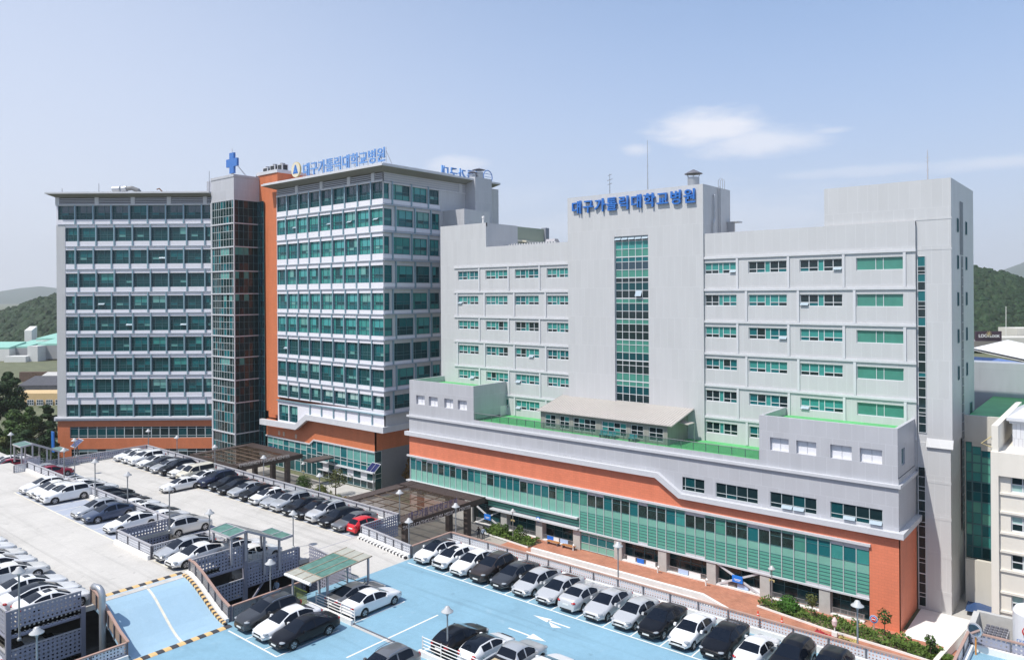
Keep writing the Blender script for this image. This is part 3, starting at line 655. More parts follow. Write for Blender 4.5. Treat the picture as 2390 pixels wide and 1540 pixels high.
# curtain wall of the first floor, one bay between mullions at a time
mull = [-89.3, -88.04, -86.73, -85.54, -84.3, -83.03, -81.75, -80.49, -79.25, -77.98, -76.74, -75.42, -74.11, -72.92, -71.56, -70.38, -69.12, -67.93, -66.68, -65.36, -64.17, -62.86, -61.57, -60.33, -59.0, -57.77, -56.48,
        -55.2, -53.9, -52.7, -51.4, -50.1, -48.85, -47.6, -46.3, -45.01, -43.78, -42.46, -41.19, -39.94, -38.69, -37.44, -36.12, -34.82, -33.55, -32.27, -31.01, -29.7, -28.4, -27.11, -25.83, -24.55, -23.28, -22.02, -20.8]
M_gload = mat('shaded office behind glass', (.012, .030, .027), .06, spec=.8, var=.6, scale=1.6)
M_glouv = mat('green louvre glass', (.11, .36, .28), .12, spec=.5)
for k, (a, b) in enumerate(zip(mull, mull[1:])):
    mb = MB(); FG = Face('f', PY + .12); mats = [M_mull, M_gspan, M_gload, M_glouv, M_framed, M_trimw, M_gteal, M_gblind, M_gmid]
    hi = k in (1, 3, 4, 8, 9, 18, 19, 20, 21, 27, 28, 33, 38, 39, 44, 45, 51, 52, 53)
    FG.slab(mb, a - .045, a + .045, -7.68 if a > -56.6 else -6.1, -2.3, -.08, .05, 0)
    bot = -7.68 if a > -56.6 else -6.1
    dk = choose((2, 4), (8, 2.6), (6, 1.2), (7, .6))
    if hi: FG.rect(mb, a, b, -2.85, -2.3, -.05, 5)
    else: FG.rect(mb, a, b, -2.75, -2.3, 0, 1)
    FG.rect(mb, a, b, -4.3, -2.75, 0, dk if (hi or rnd.random() < .9) else 1); FG.slab(mb, a, b, -2.78, -2.74, -.03, .02, 4); FG.slab(mb, a, b, -4.36, -4.3, -.03, .02, 4)
    if not hi: FG.slab(mb, a, b, -3.28, -3.24, -.03, .02, 4)
    FG.rect(mb, a, b, -5.25 if a > -56.6 else bot, -4.36, 0, 1)
    if a > -56.6:
        zz = -5.25; FG.slab(mb, a, b, zz - .05, zz, -.03, .02, 4)
        while zz > bot + .35:
            FG.rect(mb, a, b, zz - .36, zz - .05, 0, 3); FG.slab(mb, a, b, zz - .40, zz - .34, -.02, .02, 4); zz -= .385
        FG.rect(mb, a, b, bot, zz, 0, 3)
        if k in (33, 38, 39, 44, 45, 49, 50, 53): FG.rect(mb, a, b, bot, bot + .3, -.06, 5)
    else:
        mb2 = MB()
        if a > -73:
            zz = -6.28
            while zz > -7.4: FG.rect(mb, a, b, zz - .34, zz - .05, .25, 3); FG.slab(mb, a, b, zz - .40, zz - .34, .22, .28, 4); zz -= .40
    mb.build('glazing_bay', mats, hb)
# ground floor: recessed dark glass behind columns, white plinth and railings
colx = [-69.7, -63.3, -57.0, -50.6, -44.3, -37.95, -31.6, -25.2]
FB = Face('f', PY + 1.35)
for k, x in enumerate(colx):
    MB().box(x - .56, x + .56, PY + .06, PY + 1.0, GZ + .1, -7.7).build('column', M_conc, hb)
edges = [-76] + colx + [-20.75]
for a, b in zip(edges, edges[1:]):
    if -57.5 < a < -56.5:
        window(Face('f', PY + .3), hb, a + .56, b - .56, GZ + .2, -7.86, 0, [1, 1, 1, 1], [1, 1.1, .5], lambda j, i: M_gspan if i != 1 else M_gmid, M_mull, name='entrance_glazing'); continue
    window(FB, hb, a + .3, b - .3, GZ + .1, -7.7, 0, [1, 1, 1, 1], [1.5, 1, .35], lambda j, i: choose((M_gdark2, 3), (M_gdark, 3)), M_framed, name='shop_glazing')
    MB().box(a + .56, b - .56, PY + .1, PY + .7, GZ + .1, GZ + .28).build('plinth', M_white, hb)
    r = MB()
    for z in (.36, .48, .60, .72): r.box(a + .56, b - .56, PY + .42, PY + .45, GZ + z, GZ + z + .03)
    r.box(a + .56, b - .56, PY + .40, PY + .46, GZ + .84, GZ + .90)
    for q in range(5): r.box(a + .7 + q * (b - a - 1.4) / 4 - .03, a + .7 + q * (b - a - 1.4) / 4 + .03, PY + .40, PY + .415, GZ + .25, GZ + .86)
    r.build('railing', M_steel, hb)
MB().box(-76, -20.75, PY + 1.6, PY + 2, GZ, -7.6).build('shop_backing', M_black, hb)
MB().box(PX0, -76, PY + .2, PY + .6, GZ, -6.3).build('shaded_wall', M_conc, hb)
# cross bracing with blue signs and posters on the railings
def brace(x0, x1, label):
    t = thing('cross_brace', label, 'brace', ((x0 + x1) / 2, PY + .2, GZ), group='white cross braces under the podium')
    for p, q in (((x0, -7.9), (x1, GZ + .3)), ((x1, -7.9), (x0, GZ + .3))): MB().bar((p[0], PY + .2, p[1]), (q[0], PY + .28, q[1]), .16, .2).build('diagonal', M_trimw, t)
    cx = (x0 + x1) / 2; MB().box(cx - .62, cx + .62, PY + .0, PY + .06, -9.45, -8.65).build('blue_board', mat('brace board blue', (.02, .20, .72), .4), t)
    MB().box(cx - .4, cx + .4, PY - .012, PY - .004, -9.12, -9.04).box(cx - .3, cx + .3, PY - .012, PY - .004, -9.25, -9.2).build('white_lines', M_signw, t)
brace(-37.2, -32.3, 'white cross brace with blue board in the bay below the strip windows')
brace(-75.0, -70.6, 'white cross brace with blue board beside the bronze canopy')
for k, (x, wd, c) in enumerate([(-63 + .9, 1.1, 'b'), (-61, .9, 'w'), (-59.9, 1.3, 'p'), (-49.4, 1.2, 'w'), (-48, 1.0, 'b'), (-46.7, 1.3, 'w'), (-42.3, 1.3, 'p'), (-40.9, 1.5, 'w'), (-36.8, .8, 'w'), (-34.9, 1.3, 'p'), (-33.4, 1.2, 'w')]):
    lab = {'b': 'blue poster', 'w': 'white poster', 'p': 'pale blue poster'}[c]
    place = ['left end of the bench bay railing', 'middle of the bench bay railing', 'right end of the bench bay railing', 'left in the bay right of the glass entrance', 'middle of the bay right of the glass entrance', 'right in the bay right of the glass entrance', 'left in the bay before the cross brace', 'right in the bay before the cross brace', 'left behind the cross brace', 'middle behind the cross brace', 'right behind the cross brace'][k]
    o = MB().box(x, x + wd, PY + .34, PY + .37, GZ + .32, GZ + .84).build('poster', {'b': mat('poster blue', (.02, .16, .62), .5), 'w': M_signw, 'p': mat('poster pale blue', (.45, .58, .80), .5)}[c])
    tag(o, lab + ' on the ' + place if 'railing' in place else lab + ' on railing, ' + place, 'poster', 'posters on the ground floor railings')
# boxes on the terrace
def roof_box(x0, x1, wins, name):
    y1 = 89.0; w = MB(); holes = [(a, b, 6.13, 7.56) for a, b in wins]
    holed(F, w, x0, x1, 4.9, 9.87, holes, .42)
    G = Face('r', x1); h2 = [(83.0, 84.4, 5.9, 7.6)] if name == 'r' else []
    holed(G, w, PY, 91 if name == 'r' else y1, 4.9, 9.87, h2, .2)
    w.quad((x0, PY, 4.6), (x0, y1, 4.6), (x0, y1, 9.87), (x0, PY, 9.87))
    w.box(x0 + .004, x1 - .004, PY + .004, PY + .35, 9.5, 9.874); w.box(x0 + .004, x0 + .35, PY + .36, y1, 8.7, 9.872); w.box(x1 - .35, x1 - .004, PY + .36, y1, 8.7, 9.872)
    w.build('terrace_box', M_panel2, hb)
    MB().box(x0 + .1, x1 - .1, PY + .34, y1, 8.6, 8.95).build('green_roof', M_roofgreen, hb)
    for a, b in wins: window(F, hb, a, b, 6.13, 7.56, .38, [1, 1], [1], lambda j, i: MATS['white louvre blind'], M_trimw, fw=.04)
    for a, b, c, e in h2: window(G, hb, a, b, c, e, .18, [1], [1], lambda j, i: M_gmid, M_mull)
mat('white louvre blind', (.74, .74, .78), .5, var=.05, scale=6)
roof_box(-89.4, -75.4, [(-87.86, -85.89), (-84.95, -82.98), (-81.54, -79.64), (-78.66, -76.75)], 'l')
roof_box(-32.1, PX1 - .06, [(-30.89, -28.83), (-28.02, -25.93), (-24.5, -22.38), (-21.59, -19.49)], 'r')
MB().box(-75.4, -32.1, PY + .35, 89, 4.55, 4.68).build('terrace_floor', M_roofgreen, hb)
o = MB().box(-75.44, -75.36, 87.5, 90, 4.7, 6.2).build('terrace_door', M_white, hb)
t = thing('glass_railing', 'green tinted glass railing along the front of the roof terrace', 'railing', (-54, PY + .12, 4.9))
MB().quad((-75.2, PY + .14, 4.95), (-32.2, PY + .14, 4.95), (-32.2, PY + .14, 5.85), (-75.2, PY + .14, 5.85)).build('glass_panel', M_railglass, t)
MB().box(-75.3, -32.15, PY + .1, PY + .18, 5.86, 5.92).build('handrail', M_steel, t)
for k in range(28):
    x = -75.2 + k * 43 / 27; MB().box(x - .03, x + .03, PY + .16, PY + .24, 4.9, 5.86).build('post', M_steel, t)
# upper floors
lines = [27.93, 23.88, 19.85, 15.82, 11.78, 7.75]
RC = [(-42.05, -37.86), (-36.34, -31.63), (-30.12, -25.35), (-23.87, -19.09)]
LC = [(-85.78, -81.25), (-79.65, -75.08), (-73.55, -68.93), (-67.38, -63.34)]
FBd = Face('f', BY)
w = MB()
holed(FBd, w, -42.1, -17.9, 4.5, 31.06, [(a, b, z - 2.03, z - .62) for a, b in RC for z in lines], .22)
holed(FBd, w, -89.8, -63.3, 4.5, 31.08, [(a, b, z - 2.03, z - .62) for a, b in LC for z in lines], .22)
FBd.rect(w, -89.8, -79.5, 31.08, 34.95, 0)
w.quad((-17.9, BY, 4.5), (-17.9, 104, 4.5), (-17.9, 104, 31.06), (-17.9, BY, 31.06)); w.quad((-79.5, BY, 31), (-79.5, 97, 31), (-79.5, 97, 34.95), (-79.5, BY, 34.95))
w.quad((-89.8, BY, GZ), (-89.8, 104, GZ), (-89.8, 104, 34.95), (-89.8, BY, 34.95))
w.box(-42.1, -17.9, BY + .01, BY + .3, 30.6, 31.064); w.box(-79.5, -63.3, BY + .01, BY + .3, 30.6, 31.084); w.box(-89.79, -79.5, BY + .01, BY + .3, 34.4, 34.955)
w.box(-89.7, -17.95, 103.7, 104, 4, 31); w.box(-89.7, -79.6, 96.7, 97, 31, 34.9)
w.build('upper_wall', M_panel, hb)
MB().box(-89.7, -17.95, BY + .25, 103.9, 30.1, 30.4).build('flat_roof', M_conc, hb)
MB().box(-89.6, -79.6, BY + .3, 96.9, 34.0, 34.3).build('flat_roof', M_conc, hb)
wr_, wl2 = MB(), MB()
for k, z in enumerate(lines):
    for w, a, b in ((wr_, -42.12, -17.85), (wl2, -86.6, -63.3)): FBd.slab(w, a, b, z - .14, z + .14, -.16, .02)
    pr = ([-37.73, -31.43, -25.2, -18.95], [-80.98, -74.83, -68.71]) if k % 2 == 0 else ([-36.6, -30.3, -24.06], [-85.9, -79.88, -73.7, -67.58])
    for x in pr[0] + pr[1]: FBd.slab(wr_ if x > -50 else wl2, x - .14, x + .14, (lines[k + 1] if k < 5 else 4.6) + .15, z - .145, -.13, .02)
wr_.build('facade_ribs', M_trim, hb); wl2.build('facade_ribs', M_trim, hb)
for (cols_, right) in ((RC, True), (LC, False)):
    for ci, (a, b) in enumerate(cols_):
        for k, z in enumerate(lines):
            if right and ci == 3:
                window(FBd, hb, a, b, z - 2.03, z - .62, .2, [.42, .16, .42], [1], lambda j, i: M_gblind, M_frame); continue
            base = choose((M_gteal, 3), (M_gdark, 2), (M_gmid, 1.5))
            alt = choose((M_gteal, 2), (M_gdark, 2))
            def pick(j, i, base=base, alt=alt):
                if i == -1: return M_gteal
                if i == 0: return choose((M_gmid, 1), (M_gdark, 2))
                return base if rnd.random() < .72 else alt
            ops = None
            if rnd.random() < .24: ops = [(choose((0, 1), (3, 1), (4, 1)), 0)]
            window(FBd, hb, a, b, z - 2.03, z - .62, .2, [.21, .21, .13, .21, .21], [.33, .67], pick, M_frame, span=(2,), open_at=ops, fw=.075)
# central shaft
FT = Face('f', TY); w = MB()
holed(FT, w, -63.3, -42.12, 4.5, 37.42, [(-55.38, -50.08, 8.6, 31.36)], .35)
w.quad((-42.12, TY, 4.5), (-42.12, 97.1, 4.5), (-42.12, 97.1, 37.42), (-42.12, TY, 37.42)); w.quad((-63.3, TY, 4.5), (-63.3, 97.1, 4.5), (-63.3, 97.1, 37.42), (-63.3, TY, 37.42))
w.box(-63.29, -42.13, TY + .01, TY + .35, 36.9, 37.424); w.box(-63.29, -42.13, 96.8, 97.1, 30, 37.42)
w.build('shaft_wall', M_panel, hb); MB().box(-63.2, -42.2, TY + .3, 96.9, 36.4, 36.6).build('flat_roof', M_conc, hb)
nr = 24; zs = [8.6 + (31.36 - 8.6) * k / nr for k in range(nr + 1)]
pat = [M_gdark, M_gdark, M_gmid, M_gblind, M_gblind, M_gdark]
for k in range(8):      # eight storeys of the tall window
    def pick(j, i, k=k): 
        q = 3 * k + i
        return [M_gdark, M_gdark2, M_gblind, M_gblind, M_gdark, M_gdark, M_gdark2, M_gblind, M_gblind, M_gdark, M_gdark, M_gblind, M_gdark, M_gdark2, M_gblind, M_gdark, M_gdark2, M_gdark, M_gblind, M_gnavy, M_gmid, M_gblind, M_gteal, M_gdark][q]
    window(FT, hb, -55.38, -50.08, zs[3 * k], zs[3 * k + 3], .32, [1] * 5, [1, 1, .62], pick, M_frame, fw=.07, name='stair_window', open_at=[(j, 2) for j in range(5)] if k == 7 else ([(3, 0)] if k == 5 else None))
# right stair tower
FS = Face('f', 89.4); w = MB()
w.box(-27.4, -14.6, 89.4, 103.5, 30, 35.4); w.box(-17.88, -14.6, 89.4, 103.5, 7.4, 30); w.box(-17.88, -14.75, 89.25, 103.4, GZ, 7.4)
w.build('stair_tower', M_panel, hb)
w = MB(); w.prism([(89.0, 7.0), (89.4, 7.9), (89.6, 7.9), (89.6, 7.0)], 'x', -17.0, -14.5); FS.slab(w, -17.9, -14.55, 31.1, 31.3, -.03, .1); FS.slab(w, -17.9, -14.55, 27.9, 28.1, -.02, .1)
for z in (3.2, -.6, -4.6, -8.4): Face('f', 89.25).slab(w, -17.0, -14.72, z, z + .32, -.02, .1)
w.build('tower_band', M_panel, hb)
for z0, z1 in ((8.4, 12.2), (12.2, 16.0), (16.0, 19.8), (19.8, 23.6), (23.6, 27.3)):
    window(FS, hb, -17.78, -17.0, z0, z1, -.04, [1], [1, .9, .35, .5, 1.2], lambda j, i: choose((M_gdark, 3), (M_gmid, 1)), M_frame, fw=.05, name='strip_window')
for z0, z1 in ((GZ + .4, -6.6), (-6.6, -2.7), (-2.7, 1.2), (1.2, 4.8)):
    window(Face('f', 89.25), hb, -17.82, -17.1, z0, z1, -.04, [1], [1, .4, 1, 1], lambda j, i: M_gdark, M_frame, fw=.05, name='strip_window')
FRt = Face('r', -14.6)
w = MB(); FRt.rect(w, 94.4, 96.4, 27.5, 33.4, -.02); FRt.rect(w, 95.0, 96.4, -3, 27.4, -.02); w.build('duct_slot', mat('shaded duct slot', (.13, .15, .17), .5, var=.3, scale=3), hb)
w = MB()
for z in range(-2, 27): FRt.slab(w, 95.05, 96.35, z, z + .08, -.08, .0)
w.build('slot_rungs', M_steel, hb)
for z in (29.9, 25.9, 21.9, 17.9, 13.9):
    for y in (92.7, 98.0): window(FRt, hb, y, y + .75, z, z + 1.5, -.03, [1], [1], lambda j, i: M_gdark, M_framed, fw=.07)
window(FRt, hb, 100.2, 101.6, 8.2, 10.6, -.03, [1], [1], lambda j, i: M_gdark, M_framed)
# things on and against the building
t = thing('wall_sign', 'large blue hospital name in raised letters on the grey shaft', 'sign', (-52.8, TY, 35))
for k, ch in enumerate('대구가톨릭대학교병원'):
    x = -61.5 + k * 1.965; o = text_obj('letter', ch, 1.98, M_blue, (x, TY - .22, 35.15 + k * .012), (R(90), 0, 0), t, extrude=.15, offset=.035)
t = thing('terrace_shed', 'long terrace shed with a ribbed beige lean-to roof', 'shed', (-54, 83.2, 4.68))
M_shed = panel_mat('brown grey standing seam wall', (.30, .29, .265), .45, 9, joint=.75, jw=.03, var=.03, rough=.6)
M_shedr = mat('beige ribbed roof', (.44, .41, .385), .55, var=.06, streak=False)
FSh = Face('f', 83.2); w = MB(); swin = [(-63.2, -60.6), (-59.7, -57.2), (-56.4, -51.9), (-50.9, -47.0), (-46.2 - 3.0 + 3.2, -44.9)]
swin = [(-63.3, -61.1), (-60.3, -58.2), (-57.2, -53.6), (-52.6, -49.2), (-48.4, -46.6)]; swin = [(-63.4, -61.6), (-60.9, -59.3), (-58.6, -55.0), (-54.0, -50.3), (-49.6, -47.8), (-47.0, -45.0)]
holed(FSh, w, -64.2, -44.4, 4.68, 7.2, [(a, b, 5.0, 6.7) for a, b in swin], .12)
w.add([(-44.4, 83.2, 4.68), (-44.4, 89, 4.68), (-44.4, 89, 8.45), (-44.4, 83.2, 7.2)], [(0, 1, 2, 3)]); w.add([(-64.2, 83.2, 4.68), (-64.2, 89, 4.68), (-64.2, 89, 8.45), (-64.2, 83.2, 7.2)], [(0, 1, 2, 3)])
w.build('wall', M_shed, t)
for a, b in swin: window(FSh, t, a, b, 5.0, 6.7, .1, [1] * max(2, round((b - a) / .9)), [.7, .5], lambda j, i: choose((M_gdark, 4), (M_gteal, 1)), M_trimw, fw=.07)
w = MB(); a, b = Vector((0, 82.7, 7.12)), Vector((0, 88.95, 8.55))
w.hexa([(-64.6, a.y, a.z), (-43.5, a.y, a.z), (-43.5, b.y, b.z), (-64.6, b.y, b.z)], [(-64.6, a.y, a.z + .1), (-43.5, a.y, a.z + .1), (-43.5, b.y, b.z + .1), (-64.6, b.y, b.z + .1)])
for k in range(53):
    x = -64.5 + k * .402; w.bar((x, a.y, a.z + .12), (x, b.y, b.z + .12), .06, .06)
w.build('ribbed_roof', M_shedr, t)
w = MB(); w.hexa([(-44.4, 85.8, 7.1), (-42.9, 85.8, 6.95), (-42.9, 87.6, 6.95), (-44.4, 87.6, 7.1)], [(-44.4, 85.8, 7.2), (-42.9, 85.8, 7.05), (-42.9, 87.6, 7.05), (-44.4, 87.6, 7.2)]); w.box(-43.0, -42.9, 87.5, 87.6, 4.7, 6.95); w.build('door_canopy', M_shedr, t)
for k, x in enumerate((-53.4, -52.1, -49.0)):
    t = thing('terrace_bench', ['left of the three turquoise benches behind the terrace railing', 'middle one of the three turquoise benches on the terrace', 'right turquoise bench on the terrace, a little apart'][k], 'bench', (x, 82.4, 4.68), group='benches on the terrace')
    M_tq = mat('turquoise bench', (.03, .28, .33), .5)
    MB().box(x - .55, x + .55, 82.3, 82.75, 5.08, 5.14).build('seat', M_tq, t); MB().box(x - .55, x + .55, 82.75, 82.81, 5.2, 5.6).build('backrest', M_tq, t)
    for q in (-.45, .45): MB().box(x + q - .03, x + q + .03, 82.35, 82.7, 4.68, 5.08).build('leg', M_post, t)
t = thing('roof_chimney', 'round steel chimney with a conical rain cap on the lettered shaft', 'chimney', (-45, 92, 36.6))
MB().lathe(-45, 92, [(.78, 36.6), (.78, 38.9)], 20).build('flue', M_steel, t); MB().lathe(-45, 92, [(1.2, 39.35), (1.15, 39.42), (.1, 39.95), (.0, 39.95)], 20).build('rain_cap', M_post, t)
w = MB()
for k in range(6): w.tube([(-45 + .75 * cos(k * pi / 3), 92 + .75 * sin(k * pi / 3), 38.9), (-45 + 1.0 * cos(k * pi / 3), 92 + 1.0 * sin(k * pi / 3), 39.4)], .03, 5)
w.build('cap_struts', M_post, t)
def antenna(label, x, y, z0, z1, arms, m=M_post, r=.06):
    t = thing('roof_antenna', label, 'antenna', (x, y, z0), group='antennas on the roofs'); MB().tube([(x, y, z0), (x, y, z1)], [r, r * .4], 6).build('mast', m, t)
    for z, L in arms: MB().bar((x - L * .75, y + L * .4, z), (x + L * .75, y - L * .4, z + .05), .05, .05).build('arm', m, t)
antenna('short comb shaped television antenna on the shaft roof', -58.1, 92, 36.6, 40.8, [(39.3, .7), (39.9, .9), (40.6, .6)])
antenna('tallest thin radio mast, on the shaft roof', -51.9, 92, 36.6, 44.8, [(39.2, .2), (41.2, .25)], M_steel, .08)
antenna('white and red mast on the right stair tower roof', -17.8, 95, 35.4, 39.5, [(37.2, .2), (38.2, .25), (38.6, .25)], M_rail, .08)
t = thing('wall_ladder', 'caged steel ladder on the shaded side of the lettered shaft', 'ladder', (-42.05, 93.4, 31))
w = MB()
for y in (93.1, 93.7): w.box(-42.05, -41.98, y, y + .06, 31.1, 38.3)
for k in range(18): w.box(-42.05, -41.99, 93.1, 93.7, 31.4 + k * .36, 31.44 + k * .36)
w.build('rails_and_rungs', M_steel, t)
w = MB()
for y in (93.1, 93.7): w.tube([(-42.0, y, 38.3), (-41.7, y, 38.6), (-41.4, y, 38.3), (-41.4, y, 37)], .035, 6)
w.build('ladder_hoop', M_steel, t)
o = MB().tube([(-42.0, 91.7, 36.3), (-41.9, 91.7, 36.2), (-41.9, 91.7, 33.2), (-41.9, 91.3, 32.6), (-41.9, 91.3, 30.5)], .12, 8).build('drain_pipe', M_steel); tag(o, 'bent grey drain pipe on the shaded side of the lettered shaft', 'pipe')
o = MB().box(-42.1, -40.4, 95.9, 97.1, 32.9, 33.05).box(-42.1, -41.0, 96.0, 96.1, 30.4, 32.9).build('door_hood', M_steel); tag(o, 'small flat door hood at the foot of the lettered shaft', 'canopy')
t = thing('roof_annex', 'greenish roof annex with slanted cream frames behind the left upper floors', 'building', (-85, 104, 30.4))
M_annex = mat('grey green render', (.33, .37, .30), .8, var=.05)
MB().box(-92, -85, 98, 111.5, 30.4, 35.65).build('wall', M_annex, t); MB().box(-85.6, -84.6, 111.5, 112.6, 30.4, 35.9).build('corner_pier', mat('slate grey render', (.25, .27, .31), .7), t)
w = MB(); w.hexa([(-85, 97, 33.0), (-83.5, 97, 32.8), (-83.5, 103.2, 32.8), (-85, 103.2, 33.0)], [(-85, 97, 33.4), (-83.5, 97, 33.3), (-83.5, 103.2, 33.1), (-85, 103.2, 33.2)]); w.hexa([(-85, 104.2, 33.0), (-83.4, 104.2, 32.8), (-83.4, 111.6, 32.0), (-85, 111.6, 32.2)], [(-85, 104.2, 33.3), (-83.4, 104.2, 33.1), (-83.4, 111.6, 33.0), (-85, 111.6, 33.0)])
w.build('slanted_frame', mat('cream steel frame', (.66, .62, .52), .6), t)
t = thing('roof_vent', 'grey ventilation cowl on the roof edge before the annex', 'vent', (-71.5, 96, 30.4))
MB().prism([(95, 30.4), (97.2, 30.4), (97.2, 31.6), (96.6, 32.3), (95.8, 32.3)], 'x', -72.6, -70.8).build('cowl', M_rail, t)
w = MB()
for k in range(18): w.box(-79 + k * .55, -78.75 + k * .55, 94, 94.3, 30.4, 31.75)
o = w.build('roof_screen', M_panel); tag(o, 'low white slatted screen on the roof beside the ventilation cowl', 'screen')
o = MB().lathe(-82.3, 91.5, [(.16, 34.9), (.16, 36.0), (.24, 36.05), (.24, 36.3), (.05, 36.4)], 10).build('vent_pipe', M_white); tag(o, 'thin white vent pipe on the stepped roof at the left', 'pipe')
# ------------------------------------------------------------------ left hospital wings and the glass tower
ROWS = [(42.7, 39.75, 38.75), (38.1, 35.2, 34.13), (33.35, 30.42, 29.31), (28.45, 25.52, 24.5), (23.72, 20.8, 20.1), (19.38, 16.4, 15.75), (15.05, 12.05, 11.42), (10.67, 7.72, 7.05), (6.2, 3.33, 2.35), (1.15, -1.55, -1.9)]   # head, sill, ledge of each storey
def bay_window(face, parent, a, b, sill, head, d, tone, name='window'):
    """a bay: slim side light, two sashes over small openers over a spandrel light"""
    blind = choose((M_gsky, 6), (M_gteal, 3), (M_gmid, 2), (M_gpale, 1.2)) if tone == 0 else choose((M_gmid, 5), (M_gdark2, 5), (M_gteal, 1.2), (M_gpale, .5))
    if tone == 2: blind = choose((M_gnavy, 4), (M_gmid, 3))
    if tone == 3: blind = choose((M_gpale, 5), (M_gwhite, 2), (M_gmid, 2))
    lowm = (M_gteal if rnd.random() < .5 else M_gmid) if tone in (0,) else M_gdark2
    one = choose((0, 1), (1, 1))
    def pick(j, i):
        if j == 0: return M_gteal if tone == 0 else M_gdark2
        if i == 0: return lowm
        if i == 1: return choose((M_gdark2, 3), (M_gpale, .8), (M_gmid, 2))
        return blind if (rnd.random() < .85 or tone == 2) else M_gdark2
    ops = [(choose((1, 1), (2, 1)), 1)] if rnd.random() < .045 else None
    return window(face, parent, a, b, sill, head, d, [.20, .40, .40], [.31, .17, .52], pick, M_framed, fw=.07, name=name, open_at=ops)
def wing_front(parent, face, x0, x1, xs, piers, tone, rows, win_name='window', maxr=None, first_x=None):
    w = MB(); holes = []; wins = []
    for k, (hd, sl, ld) in enumerate(rows):
        a0 = (first_x if (k == 0 and first_x is not None) else xs)
        ps = [p for p in piers[k % 2] if a0 + .4 < p < x1 - .3]
        ed = [a0] + ps + [x1]
        for a, b in zip(ed, ed[1:]):
            if maxr and maxr(k, a, b): continue
            holes.append((a + (.13 if a != a0 else 0), b - (.13 if b != x1 else .02), sl, hd)); wins.append((k, holes[-1]))
    holed(face, w, x0, x1, rows[-1][1] - .25, 42.85, holes, .3, 0, 1)
    g = MB()
    for k, (hd, sl, ld) in enumerate(rows):
        a0 = (first_x if (k == 0 and first_x is not None) else xs)
        if k < len(rows) - 1: face.slab(g, a0 - .05, x1 + .12, ld - .08, ld + .08, -.17, .02)
        nxt = rows[k + 1][0] if k + 1 < len(rows) else None
        top = hd + .1 if k == 0 else rows[k - 1][2] - .10
        bot = ld + .10 if k < len(rows) - 1 else sl - .1
        for p in piers[k % 2]:
            if a0 + .4 < p < x1 - .3: face.slab(g, p - .13, p + .13, bot, top, -.17, .05, 1)
    g.build('facade_grid', [M_ledge, M_fin], parent)
    w.build('wall', [M_lav, M_ledge], parent)
    for k, (a, b, sl, hd) in wins:
        tn = tone(k); bay_window(face, parent, a, b, sl, hd, .27, tn, win_name)
def louvre_band(parent, face, x0, x1, z0, z1, posts, m=M_louv):
    w = MB(); face.slab(w, x0, x1, z0, z1, .15, .3, 1)
    n = 4
    for k in range(n): face.slab(w, x0, x1, z0 + (k + .15) * (z1 - z0) / n, z0 + (k + .72) * (z1 - z0) / n, -.02, .15)
    face.slab(w, x0, x1, z0 - .26, z0, -.12, .3, 2)
    for p in posts: face.slab(w, p - .42, p + .42, z0, z1 + .1, -.1, .14, 2)
    w.build('louvre_band', [m, M_dark, M_trim], parent)

# --- left wing, facing the camera squarely: its own frame at view depth 157
LW0 = Vector((157 * -sin(YAW), 157 * cos(YAW), 0)); ORG = Vector((0, 0, 0))
lwg = thing('hospital_wing', 'left hospital wing facing the viewer squarely, with dark teal windows and flat eaves', 'building', LW0, YAW, group=HG)
_build = MB.build
def local_build(self, name, mats, parent=None, smooth=False, kind=None, local=False):
    return _build(self, name, mats, parent, smooth, kind, True if parent is lwg else local)
MB.build = local_build
FL = Face('f', 0.0); LX0, LX1 = -95.85, -63.0
po = [-91.25, -87.49, -83.67, -79.83, -76.07, -72.23, -68.41, -64.6]; pe = [-91.88, -88.07, -84.27, -80.46, -76.65, -72.81, -69.04, -65.23]
rowsL = ROWS[:9] + [(.9, -1.65, -1.9)]
def toneL(k): return 2 if k == 0 else (1 if k not in (4, 8) else choose((1, 2), (3, 1)))
M_lavL = M_lav
wing_front(lwg, FL, LX0, LX1, -93.96, [pe, po], toneL, rowsL, first_x=-95.5)
w = MB(); FL.slab(w, LX0, LX1, -1.9, 44.4, .35, 12); FL.slab(w, LX0, -94.0, -1.9, 38.6, -.06, .02); w.build('side_wall', M_panel, lwg)
louvre_band(lwg, FL, LX0 - .1, LX1, 42.95, 44.35, [-95.6, -87.3, -79.7, -72.1, -64.5])
w = MB(); w.hexa([(LX0, 0, 44.4), (LX1, 0, 44.4), (LX1, 11.9, 44.4), (LX0, 11.9, 44.4)], [(-97.1, -1.8, 45.0), (LX1, -1.8, 45.0), (LX1, 13, 45.0), (-97.1, 13, 45.0)], 1); w.box(-97.16, LX1, -1.86, 13, 45.002, 45.34, 0)
w.build('roof_eaves', [M_trim, M_soffit], lwg)
w = MB()
og = [(-93.3, LX1, -6.25, -3.8), (-93.0, LX1, -10.2, -8.5)]
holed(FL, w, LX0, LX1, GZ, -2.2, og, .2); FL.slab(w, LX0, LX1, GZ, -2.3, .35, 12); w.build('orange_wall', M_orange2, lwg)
w = MB(); FL.slab(w, LX0 - .5, LX1, -2.45, -1.7, -.45, .3); FL.slab(w, LX0 - .3, LX1, -2.05, -1.9, -.6, -.44); w.build('cornice', M_trim, lwg)
gx = [-93.3, -91.5, -89.6, -87.64, -85.7, -83.83, -81.88, -79.93, -78.05, -76.19, -74.36, -72.5, -70.55, -68.67, -66.72, -64.86, LX1]
for a, b in zip(gx, gx[1:]):
    window(FL, lwg, a, b, -6.25, -3.8, .18, [1], [.22, .62, .18], lambda j, i: choose((M_gdark, 4), (M_gdark2, 3), (M_gwhite, .25)) if i else M_gdark2, M_mull, fw=.08, name='lower_window')
